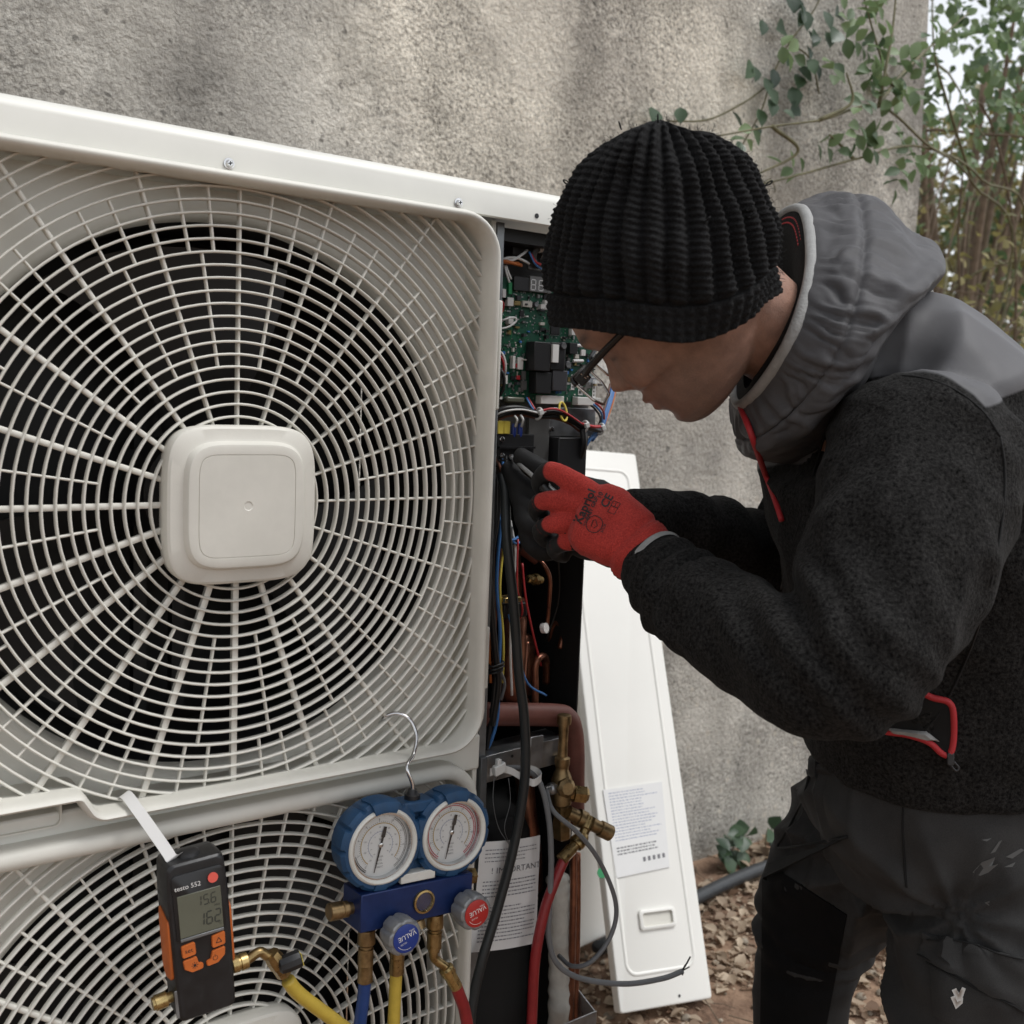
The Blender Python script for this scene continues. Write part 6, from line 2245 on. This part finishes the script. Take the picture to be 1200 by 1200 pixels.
for pts in ([(1086, 1094), (1130, 1104), (1200, 1124)], [(1093, 1130), (1140, 1153), (1194, 1180)], [(1081, 1118), (1130, 1146), (1200, 1182)]):
    seam(TBV, pts, .0010, 'seam_black', 'seam', tro, .0085)
seam(TBV, [(950, 905), (942, 935), (922, 975), (898, 1008)], .0016, 'seam_black', 'seam', tro, .001)
seam(TBV, [(1062, 905), (1058, 960), (1060, 1010), (1062, 1040)], .0012, 'seam_black', 'seam', tro, .0005)
seam(TBV, [(1170, 920), (1200, 945)], .0010, 'ink_grey', 'seam', tro, .0008)
patch(TBV, [(942, 888), (960, 884), (958, 912), (944, 906)], .003, 'trouser_cloth', 'belt_loop', tro, .003, 5, 5)
# paint smears
def smear(poly, name='paint_stain'):
    P = [cast(TBV, u, v, .0007)[0] for u, v in poly]
    c_ = sum(P, Vector()) / len(P)
    m_ = MB()
    m_.add([c_] + P, [(0, i + 1, (i + 1) % len(P) + 1) for i in range(len(P))])
    m_.build(name, 'stain_white', tro, 180)
for poly in ([(1140, 1022), (1150, 1010), (1166, 1004), (1162, 1014), (1170, 1012), (1158, 1022), (1148, 1026)],
             [(1160, 1000), (1170, 986), (1174, 984), (1166, 998)], [(1178, 1004), (1196, 994), (1200, 996), (1186, 1006)],
             [(1150, 984), (1162, 982), (1156, 986)], [(1176, 1016), (1190, 1010), (1186, 1016)], [(941, 1094), (948, 1091), (951, 1097), (946, 1100)],
             [(1154, 1058), (1160, 1056), (1159, 1061)]):
    smear(poly)
def on_cloth(bvh, s, u, v, size, rot, name, m, parent, off=.004, bold=0.0):
    vs, fs = text_data(s, size, bold=bold)
    cr_, sr_ = math.cos(rot), math.sin(rot)
    mb = MB()
    mb.add([cast(bvh, u + x.x * cr_ + x.y * sr_, v + x.x * sr_ - x.y * cr_, off)[0] for x in vs], fs)
    return mb.build(name, m, parent, 0)
# emblem on the phone pocket: two stacked angular strokes
em = MB()
for poly in ([(1115, 1158), (1120, 1156), (1123, 1163), (1127, 1155), (1132, 1157), (1127, 1170), (1122, 1171)],
             [(1114, 1166), (1119, 1164), (1122, 1172), (1129, 1167), (1128, 1173), (1120, 1179)]):
    P = [cast(TBV, u, v, .0062)[0] for u, v in poly]
    c_ = sum(P, Vector()) / len(P)
    em.add([c_] + P, [(0, i + 1, (i + 1) % len(P) + 1) for i in range(len(P))])
em.build('pocket_emblem', 'thread_white', tro, 180)

def boot(foot, fwd, name='boot'):
    fwd = fwd.normalized()
    sd_ = Vector((-fwd.y, fwd.x, 0))
    rg = []
    for t, w, h in ((-.09, .030, .10), (-.075, .040, .115), (-.03, .045, .120), (.03, .046, .105), (.08, .048, .075), (.13, .048, .062), (.165, .040, .055), (.185, .022, .045)):
        c_ = foot + fwd * t
        ring = []
        for j in range(16):
            a = 2 * PI * j / 16
            zz = math.sin(a)
            ring.append(Vector((c_.x, c_.y, .028 + (h - .028) * (.5 + .5 * zz))) + sd_ * w * math.cos(a) * (1 if zz < .3 else 1 - .35 * (zz - .3)))
        rg.append(ring)
    bo = MB().loft(rg).build(name, 'boot_leather', per, 60)
    MB().loft([[Vector(((foot + fwd * t).x, (foot + fwd * t).y, z)) + sd_ * s_ * w for s_, z in ((-1, .002), (1, .002), (1, .032), (-1, .032))] for t, w in ((-.095, .03), (-.07, .046), (.05, .05), (.14, .052), (.19, .026))]).build('sole', 'rubber_sole', bo, 40)
fwp = Vector((FWd[0], FWd[1], 0))
boot(FOOT_R, fwp)
boot(FOOT_L, fwp)

# ---------------------------------------------------------------- gloves
def glove(name, palm, palm_flat, fingers, label, voxel=.0019, palm_up=None):
    mb = MB()
    P = catmull([at(*p[:3]) for p in palm], 6)
    hh_ = lerp_list([p[3] for p in palm], 6)
    tt_ = lerp_list([p[4] for p in palm], 6)
    rg = []
    for i, p in enumerate(P):
        t = (P[min(i + 1, len(P) - 1)] - P[max(i - 1, 0)]).normalized()
        vdir = (palm_flat - t * palm_flat.dot(t)).normalized()
        hdir = t.cross(vdir).normalized()
        rg.append([p + hdir * hh_[i] * math.copysign(abs(math.cos(a)) ** .8, math.cos(a)) + vdir * tt_[i] * math.copysign(abs(math.sin(a)) ** .8, math.sin(a)) for a in [2 * PI * j / 26 for j in range(26)]])
    mb.loft(rg)
    for f in fingers:
        limb(mb, [at(*q[:3]) for q in f], [q[3] for q in f], 6, 16)
    me = fuse(mb, voxel, 2, .5)
    return me

Lp = [(768, 663, 1.098, .033, .031), (752, 648, 1.108, .034, .031), (733, 630, 1.118, .037, .029), (706, 612, 1.130, .042, .026), (694, 606, 1.137, .0405, .0235), (684, 602, 1.143, .034, .016)]
Lf = [[(694, 580, 1.140, .0140), (673, 565, 1.148, .0125), (651, 554, 1.160, .0112), (640, 554, 1.176, .0108), (633, 566, 1.192, .0106), (640, 578, 1.200, .010)],
      [(682, 592, 1.142, .0130), (660, 587, 1.148, .0116), (638, 588, 1.158, .0106), (629, 594, 1.174, .0102), (633, 604, 1.190, .0100), (644, 609, 1.198, .0095)],
      [(680, 611, 1.144, .0130), (659, 612, 1.149, .0114), (643, 615, 1.158, .0104), (634, 621, 1.172, .0100), (638, 631, 1.188, .0096), (648, 634, 1.196, .0094)],
      [(684, 631, 1.148, .0120), (668, 634, 1.152, .0106), (657, 637, 1.160, .0096), (650, 642, 1.172, .0092), (653, 649, 1.186, .0090), (661, 651, 1.194, .0086)],
      [(716, 636, 1.145, .017), (694, 642, 1.170, .0145), (672, 636, 1.195, .0125), (654, 622, 1.212, .0115), (642, 606, 1.222, .0105)]]
flatL = (-C_FW + C_UP * .22 + C_RT * .12).normalized()
gl_me = glove('glove', Lp, flatL, Lf, '')
co, no = get_co(gl_me), get_no(gl_me)
# rubber coating: palm side of the hand and the finger tips
pal = [tuple(at(*p[:3])) for p in Lp]
d0, f0 = seg_dist(co, pal)
vd = np.array(flatL)
pa_ = np.array([np.array(a) for a in pal])
m_ = len(pal) - 1
basep = np.array([pa_[min(int(f * m_), m_ - 1)] + (pa_[min(int(f * m_), m_ - 1) + 1] - pa_[min(int(f * m_), m_ - 1)]) * (f * m_ - min(int(f * m_), m_ - 1)) for f in f0])
hgt = ((co - basep) @ vd)
coat = -(hgt + .0075)
coat = np.where(f0 < .17, -.02, coat)
best = np.full(len(co), 9.)
for f in Lf[:4]:
    d, ff = seg_dist(co, [tuple(at(*q[:3])) for q in f])
    r_ = np.interp(ff, np.linspace(0, 1, 6), [q[3] for q in f])
    k = (d - r_ < best) & (d < .019)
    best[k] = (d - r_)[k]
    ft = (ff - .47) * .06
    side_ = -(hgt + .012)
    coat = np.where(k & (ff > .18), np.maximum(ft, np.where(ff < .47, side_ - .004, ft)), coat)
d, ff = seg_dist(co, [tuple(at(*q[:3])) for q in Lf[4]])
coat = np.where((d < .020) & (ff > .15) & (best > .004), .02, coat)
# knit cuff ribs and creases
rib = np.where(f0 < .30, .0012 * np.sin(f0 * 6.28 * 26) * (f0 > .02), 0)
cuff = .0022 * np.exp(-((f0 - .02) / .03) ** 2) - .0022 * np.exp(-((f0 - .31) / .03) ** 2) + .0018 * np.exp(-((f0 - .22) / .05) ** 2)
fine = .0011 * np_noise(co, 40, 1.0) + .0006 * np_noise(co, 90, 3.0)
set_co(gl_me, co + no * (rib * .5 + cuff + fine)[:, None])
attr(gl_me, 'coat', coat)
smooth_shade(gl_me)
gv = link('glove', gl_me, 'glove_red', per)
gv['label'] = 'red knit work glove with black coated fingertips'
GB = bvh_of(gl_me)
def prt(s, u, v, size, rot, name='glove_print'):
    return on_cloth(GB, s, u, v, size, rot, name, 'ink_black', gv, .0009, .022)
prt('Kapriol', 686, 594, 14.5, rad(-66))
prt('EASY GRIP', 694, 596, 6.2, rad(-66))
prt('NITRILE  4131X', 687.5, 609, 2.6, rad(-66))
prt('10', 703.5, 581, 7.6, rad(-66))
prt('CE', 711.5, 587.5, 13.5, rad(-60))
def gline(pts, r=.0004, closed=False):
    P = [cast(GB, u, v, .0004)[0] for u, v in pts]
    MB().tube(P, r, 5, closed=closed).build('glove_print', 'ink_black', gv, 180)
gline([(712, 600), (719, 587), (727, 590), (720, 603)], closed=True)
gline([(716.5, 592.5), (724, 596)])
gline([(722, 590), (720.5, 593.5)])
shield = [(690, 622), (687, 614), (692, 606), (700, 605), (706, 611), (705, 618), (699, 624)]
gline([(p.x, p.y) for p in catmull([(u, v, 0) for u, v in shield], 3, True)], closed=True)
gline([(693, 617), (695, 610), (698, 609), (700, 616), (696, 619)])
prt('3121X', 707.5, 619.5, 4.0, rad(-66))

Rp = [(752, 613, 1.272, .029, .028), (735, 611, 1.265, .032, .026), (718, 608, 1.260, .038, .025), (700, 606, 1.255, .044, .024), (665, 598, 1.250, .043, .022), (648, 596, 1.248, .038, .019)]
Rf = [[(672, 585, 1.274, .014), (648, 562, 1.266, .0125), (630, 547, 1.260, .0118), (609, 534, 1.264, .0105)],
      [(655, 590, 1.278, .014), (632, 585, 1.274, .0135), (607, 566, 1.278, .0130), (597, 549, 1.290, .0112)],
      [(655, 606, 1.276, .014), (634, 604, 1.268, .0135), (612, 588, 1.270, .0130), (606, 570, 1.280, .0115)],
      [(658, 622, 1.274, .014), (638, 626, 1.264, .0130), (617, 614, 1.262, .0125), (612, 595, 1.268, .0112)],
      [(660, 636, 1.274, .013), (642, 646, 1.266, .0120), (624, 640, 1.262, .0112), (616, 624, 1.264, .010)]]
gr_me = glove('glove', Rp, -C_FW, Rf, '')
co, no = get_co(gr_me), get_no(gr_me)
d0, f0 = seg_dist(co, [tuple(at(*p[:3])) for p in Rp])
fine = .0012 * np_noise(co, 40, 2.0) + .0007 * np_noise(co, 95, 6.0)
set_co(gr_me, co + no * fine[:, None])
attr(gr_me, 'coat', np.where(f0 > .45, .02, -.02) + 0 * f0)
smooth_shade(gr_me)
gv2 = link('glove', gr_me, 'glove_red', per)
gv2['label'] = 'black coated fingers of the far glove steadying the screwdriver'

# screwdriver
tip, heel = aty(598.5, 535.5, .030), at(635, 567, 1.185)
sdv = thing('screwdriver', 'slim steel screwdriver held between both gloves at the terminal block', 'screwdriver', heel)
dv = (heel - tip).normalized()
MB().lathe([(0, .0012), (.004, .0028), (.006, .0025), ((heel - tip).length, .0025)], tip, dv, 12).build('shaft', 'solder', sdv, 40)
MB().lathe([(0, .004), (.004, .0070), (.010, .0058), (.022, .0075), (.050, .0080), (.056, .005)], heel, (dv + C_FW * .75).normalized(), 16).build('handle', 'black_plastic', sdv, 40)
# ---------------------------------------------------------------- plants, litter, conduit
def leaf_mesh(items, m, name, parent, fold=.25, shape='ovate'):
    """items: (position, axis, normal, length, width, tint)"""
    vs, fs, tint = [], [], []
    for p, ax, nm, L, W, tn in items:
        ax = ax.normalized()
        sd_ = nm.cross(ax)
        if sd_.length < 1e-5: sd_ = ax.orthogonal()
        sd_.normalize()
        nn = ax.cross(sd_)
        b = len(vs)
        prof = ((0, 0), (.22, .36), (.5, .5), (.78, .3), (1, 0)) if shape == 'ovate' else ((0, .1), (.1, .5), (.4, .42), (.6, .25), (1, 0))
        mid = [p + ax * L * t + nn * (-.10 * L * (t - .5) ** 2 * 4 * fold) for t, _ in prof]
        for (t, w), c in zip(prof, mid):
            vs += [c - sd_ * W * w + nn * W * w * fold * 1.4, c, c + sd_ * W * w + nn * W * w * fold * 1.4]
            tint += [tn, tn * .9, tn]
        for i in range(len(prof) - 1):
            a = b + 3 * i
            fs += [(a, a + 3, a + 4, a + 1), (a + 1, a + 4, a + 5, a + 2)]
    mb = MB()
    mb.add(vs, fs)
    o = mb.build(name, m, parent, 180)
    a = o.data.attributes.new('tint', 'FLOAT', 'POINT')
    if len(o.data.vertices) == len(tint):
        a.data.foreach_set('value', tint)
    else:
        a.data.foreach_set('value', [rnd.random() for _ in o.data.vertices])
    return o

def rv(s=1.0): return Vector((rnd.gauss(0, s), rnd.gauss(0, s), rnd.gauss(0, s)))

# climbing rose: canes arching in front of the wall from behind its end
rose = thing('rose_bush', 'climbing rose with long arching canes crossing the wall top', 'bush', (2.75, 1.25, 0))
base_ = Vector((2.75, 1.25, 0))
canes = [
    [base_, aty(1180, 330, 1.2), aty(1140, 215, 1.0), aty(1085, 168, .74), aty(1030, 124, .66), aty(965, 140, .64), aty(905, 148, .64), aty(838, 160, .66)],
    [base_ + Vector((.1, 0, 0)), aty(1195, 300, 1.2), aty(1150, 210, 1.0), aty(1080, 172, .75), aty(1005, 186, .68), aty(940, 204, .66), aty(870, 222, .68)],
    [aty(1030, 124, .66), aty(1038, 80, .66), aty(1046, 35, .68), aty(1052, -30, .7)],
    [aty(1028, 125, .66), aty(1056, 88, .7), aty(1090, 55, .76), aty(1135, 15, .9)],
    [aty(905, 148, .64), aty(935, 178, .66), aty(880, 208, .68)],
    [aty(1060, 110, .7), aty(1042, 95, .68), aty(1030, 60, .7), aty(1010, -10, .72)],
    [aty(1000, 186, .68), aty(985, 170, .66), aty(972, 158, .64)],
    [aty(1140, 215, 1.0), aty(1110, 120, .95), aty(1095, 60, .95), aty(1092, -20, 1.0)],
    [aty(960, 141, .64), aty(998, 120, .62), aty(992, 85, .62)]]
for c in canes:
    P = catmull(c, 7)
    MB().tube(P, [.0052 - .0034 * i / len(P) for i in range(len(P))], 7).build('cane', 'stem_green', rose, 180)
items = []
def spray(c, n, spread, size):
    for _ in range(n):
        q = c + rv(spread)
        d = Vector((rnd.gauss(0, 1), rnd.gauss(0, .5), rnd.gauss(-.4, .7)))
        # five leaflets on a stalk
        d.normalize()
        s_ = d.cross(Vector((0, 1, 0)) + rv(.4)).normalized()
        for k, (t, off) in enumerate(((.3, 1), (.3, -1), (.65, 1), (.65, -1), (1.0, 0))):
            p = q + d * size * 1.6 * t
            ax = (d * .6 + s_ * off).normalized() if off else d
            items.append((p, ax, Vector((0, -.8, .7)) + rv(.5), size * rnd.uniform(.8, 1.15), size * rnd.uniform(.6, .8), rnd.random()))
for u, v, y, n, sp in ((1045, 60, .67, 3, .05), (1040, 95, .66, 3, .04), (1010, 135, .64, 3, .04), (1005, 155, .66, 2, .03), (960, 138, .64, 1, .03), (893, 132, .64, 1, .02), (1060, 118, .70, 3, .05),
                       (1085, 90, .8, 4, .08), (1120, 70, .9, 5, .10), (1150, 40, 1.0, 5, .12), (1180, 60, 1.1, 6, .14), (1100, 25, .9, 4, .10), (1020, 20, .7, 2, .05), (985, 70, .64, 1, .03), (930, 30, .66, 1, .04),
                       (1075, 140, .8, 3, .06), (1190, 20, 1.1, 6, .14), (1130, 110, 1.0, 3, .09), (955, 195, .66, 1, .03), (850, 160, .66, 1, .02)):
    spray(aty(u, v, y), n, sp, .042)
for k in range(34):
    spray(aty(rnd.uniform(1085, 1215), rnd.uniform(-20, 170), rnd.uniform(.85, 1.5)), 2, .09, rnd.uniform(.035, .05))
for k in range(12):
    spray(aty(rnd.uniform(1000, 1085), rnd.uniform(-10, 200), rnd.uniform(.62, .74)), 1, .05, rnd.uniform(.034, .046))
leaf_mesh(items, 'leaf_green', 'foliage', rose)

# ivy on the wall face
ivy = thing('ivy', 'dark ivy creeping down the wall above the worker', 'ivy', aty(950, 20, .79))
iv = [[aty(975, -40, .788), aty(955, 10, .788), aty(925, 50, .788), aty(905, 90, .788), aty(892, 130, .788), aty(870, 170, .788), aty(855, 200, .788)],
      [aty(925, 50, .788), aty(950, 70, .788), aty(960, 110, .788)], [aty(900, 100, .788), aty(872, 120, .788), aty(830, 140, .788), aty(782, 142, .788)]]
items = []
for c in iv:
    P = catmull(c, 7)
    MB().tube(P, .0022, 6).build('stem', 'stem_green', ivy, 180)
for u, v, n, sp in ((950, 10, 8, .06), (925, 35, 7, .06), (940, 55, 6, .05), (905, 80, 4, .05), (895, 110, 4, .05), (885, 140, 2, .03), (855, 185, 3, .035), (782, 138, 3, .025), (865, 165, 2, .03), (960, 60, 3, .04), (800, 150, 1, .03), (858, 200, 2, .03)):
    c = aty(u, v, .765)
    for _ in range(n):
        p = c + Vector((rnd.gauss(0, sp), rnd.uniform(-.02, .015), rnd.gauss(0, sp)))
        items.append((p, Vector((rnd.gauss(0, .6), -.25, -1 + rnd.gauss(0, .5))), Vector((rnd.gauss(0, .3), -1, .3)), rnd.uniform(.032, .058), rnd.uniform(.032, .05), rnd.random()))
leaf_mesh(items, 'leaf_dark', 'foliage', ivy, .25)

# ivy seedlings at the foot of the wall
foot = thing('ivy_seedling', 'small dark ivy plant at the foot of the wall', 'ivy', atz(855, 1005, 0))
items = []
for u, v in ((840, 985), (850, 975), (858, 980), (866, 970), (862, 992), (848, 998), (835, 1000), (905, 970), (898, 982), (872, 985)):
    p = aty(u, v, .74)
    for k in range(2):
        items.append((p + rv(.012), Vector((rnd.gauss(0, .6), -.5, rnd.gauss(-.2, .5))), Vector((rnd.gauss(0, .3), -.7, .7)), rnd.uniform(.035, .055), rnd.uniform(.035, .05), rnd.random()))
leaf_mesh(items, 'leaf_dark', 'foliage', foot, .25)
for u, v in ((850, 990), (862, 985), (900, 980)):
    MB().tube(catmull([aty(u, v + 35, .76), aty(u - 3, v + 10, .755), aty(u, v - 10, .75)], 4), .0018, 5).build('stem', 'stem_green', foot, 180)

# thicket of bare brown stems beyond the wall's end
th = thing('bramble_thicket', 'tangle of bare brown stems beyond the end of the wall', 'thicket', (3.6, 1.9, 0))
for k in range(170):
    x0, y0 = rnd.uniform(2.75, 4.4), rnd.uniform(1.35, 2.8)
    hgt = rnd.uniform(.9, 2.4)
    dx, dy = rnd.uniform(-1.6, 1.3), rnd.uniform(-1.0, .8)
    pts = [Vector((x0, y0, 0)), Vector((x0 + dx * .15 + rnd.gauss(0, .06), y0 + dy * .1, hgt * .45)), Vector((x0 + dx * .5 + rnd.gauss(0, .1), y0 + dy * .4, hgt * .85)),
           Vector((x0 + dx * .9, y0 + dy * .8, hgt * (.98 + rnd.uniform(-.1, .1)))), Vector((x0 + dx * 1.35, y0 + dy * 1.2, hgt * rnd.uniform(.7, .95)))]
    r0 = rnd.choice((.003, .004, .005, .007, .009))
    P = catmull(pts, 6)
    MB().tube(P, [r0 * (1 - .75 * i / len(P)) for i in range(len(P))], 6).build('stem', 'bark' if k % 3 else 'stem_green', th, 180)
items = []
for k in range(4200):
    p = Vector((rnd.uniform(2.6, 4.6), rnd.uniform(1.1, 2.8), rnd.uniform(.2, 2.25) * rnd.uniform(.5, 1)))
    items.append((p, rv(), Vector((0, -.5, 1)) + rv(.6), rnd.uniform(.035, .06), rnd.uniform(.025, .04), rnd.random()))
leaf_mesh(items, 'leaf_olive', 'foliage', th)

def shrub(name, label, base, hgt, rx, n, m, size, cat='shrub', zlow=.1, trunk=True, nb=9, shape=1.0, gap=.25):
    t = thing(name, label, cat, base)
    base = Vector(base)
    limbs = []
    if trunk:
        MB().tube(catmull([base, base + Vector((rnd.gauss(0, .05), 0, hgt * .35)), base + Vector((rnd.gauss(0, .1), rnd.gauss(0, .1), hgt * .8))], 6), [hgt * .014 * (1 - .7 * i / 12) for i in range(13)], 10).build('trunk', 'bark', t, 180)
    cl = []
    for k in range(nb):
        a = rnd.uniform(0, 2 * PI)
        q = base + Vector((math.cos(a) * rx * rnd.uniform(.2, .85), math.sin(a) * rx * rnd.uniform(.2, .85), hgt * rnd.uniform(zlow + .1, .95)))
        st_ = base + Vector((0, 0, hgt * rnd.uniform(.02, .35)))
        MB().tube(catmull([st_, st_ + (q - st_) * .5 + Vector((0, 0, hgt * .06)), q], 5), [hgt * .009 * (1 - .8 * i / 10) for i in range(11)], 6).build('limb', 'bark', t, 180)
        cl.append((q, rnd.uniform(.22, .42) * rx * 1.1))
    items = []
    for k in range(n):
        c, r_ = rnd.choice(cl)
        d = rv().normalized() * r_ * (rnd.random() ** .45)
        p = c + Vector((d.x, d.y, d.z * .8))
        if noise.noise(p * (2.2 / rx)) < -gap: continue
        if p.z < .02: continue
        items.append((p, rv(), Vector((0, 0, 1)) + rv(.55), size * rnd.uniform(.7, 1.25), size * rnd.uniform(.45, .75), min(1, max(0, rnd.gauss(.5, .25) + (p.z - c.z) / r_ * .15))))
    leaf_mesh(items, m, 'crown', t)
    return t

shrub('shrub', 'leafy green shrub beside the end of the wall', (3.25, .95, 0), 1.45, .55, 1500, 'leaf_green', .055, nb=14)
shrub('shrub', 'low yellow green shrub at the right edge of the picture', (3.7, .35, 0), 1.05, .6, 1700, 'leaf_olive', .045, nb=14)
shrub('tree', 'tall green tree behind the thicket of stems', (5.3, 2.55, 0), 3.9, 1.0, 2600, 'leaf_green', .07, 'tree', .22, nb=20, gap=.12)
shrub('tree', 'olive tree standing behind the green one', (6.6, 3.6, 0), 3.4, 1.2, 4200, 'leaf_olive', .085, 'tree', .2, nb=18, gap=.1)
shrub('tree', 'yellowing tree at the far right of the garden', (8.0, 3.1, 0), 3.6, 1.6, 4600, 'leaf_olive', .09, 'tree', .1, nb=20, gap=.1)
shrub('tree', 'dense dark green tree farthest from the wall', (10.5, 5.4, 0), 4.0, 2.2, 6000, 'leaf_dark', .12, 'tree', .05, nb=22, gap=.1)
# far hedge row closes the view
items = []
for k in range(9000):
    x = rnd.uniform(4, 26)
    y = 12 + rnd.gauss(0, .8) - (x - 12) * .25
    top_ = 2.8 + .9 * noise.noise((x * .5, 0, 3)) + .4 * noise.noise((x * 1.7, 0, 5))
    items.append((Vector((x, y, rnd.uniform(0, max(.5, top_)))), rv(), Vector((0, -1, .6)) + rv(.6), rnd.uniform(.14, .26), rnd.uniform(.1, .18), rnd.random()))
tag(leaf_mesh(items, 'leaf_dark', 'far_wood', None), 'dark far hedge row closing the garden', 'hedge', kind='stuff')

# fallen leaves
items = []
def ground_z(x, y): return gz(x, y)
for k in range(22000):
    if k < 19000:
        x, y = rnd.uniform(.55, 2.9), rnd.uniform(-.45, .79)
        # bare soil close to the work place
        if noise.noise((x * 3.1, y * 3.1, 7)) < -.18 + .22 * (y < .2): continue
    else:
        x, y = rnd.uniform(-1, 7), rnd.uniform(-2.5, 5)
        if .78 < y < 1.1 and x < 2.35: continue
    L = rnd.choice((rnd.uniform(.007, .02), rnd.uniform(.012, .038)))
    items.append((Vector((x, y, ground_z(x, y) + rnd.uniform(.001, .012))), Vector((rnd.gauss(0, 1), rnd.gauss(0, 1), rnd.gauss(0, .25))), Vector((rnd.gauss(0, .35), rnd.gauss(0, .35), 1)), L, L * rnd.uniform(.45, .8), min(1, max(0, rnd.gauss(.5, .28)))))
tag(leaf_mesh(items, 'leaf_litter', 'fallen_leaves', None, .35), 'dry brown fallen leaves covering the soil', 'leaves', kind='stuff')
pb_ = MB()
for k in range(500):
    x, y = rnd.uniform(.6, 2.6), rnd.uniform(-.4, .78)
    r_ = rnd.uniform(.003, .011)
    z = ground_z(x, y) + r_ * .3
    rg = [[(x + r_ * math.sin(PI * i / 4 + .01) * math.cos(a) * 1.2, y + r_ * math.sin(PI * i / 4 + .01) * math.sin(a), z + r_ * .7 * math.cos(PI * i / 4)) for a in [2 * PI * j / 6 for j in range(6)]] for i in range(5)]
    pb_.loft(rg)
tag(pb_.build('pebbles', 'pebble_stone', None, 60), 'small stones scattered on the soil', 'stones', kind='stuff')
tw = MB()
for k in range(260):
    x, y = rnd.uniform(.6, 2.8), rnd.uniform(-.4, .78)
    a, L = rnd.uniform(0, PI), rnd.uniform(.03, .14)
    p = Vector((x, y, ground_z(x, y) + .006))
    d = Vector((math.cos(a), math.sin(a), rnd.gauss(0, .08)))
    tw.tube([p, p + d * L * .5 + rv(.003), p + d * L], rnd.uniform(.0008, .0022), 5)
tag(tw.build('dead_twigs', 'bark', None, 60), 'dead twigs lying among the leaves', 'twigs', kind='stuff')

# black conduit along the wall foot
P = [atz(700, 1112, .02), atz(822, 1049, .02), atz(892, 1018, .022), atz(990, 985, .02), Vector((2.3, .72, .02)), Vector((3.1, .75, .015))]
P = catmull(P, 8)
cnd = thing('conduit', 'black plastic conduit lying along the foot of the wall', 'pipe', P[0])
MB().tube(P, .0155, 16).build('pipe_run', 'conduit_black', cnd, 180)

for o in bpy.data.objects:
    if '_w' in o:
        del o['_w']
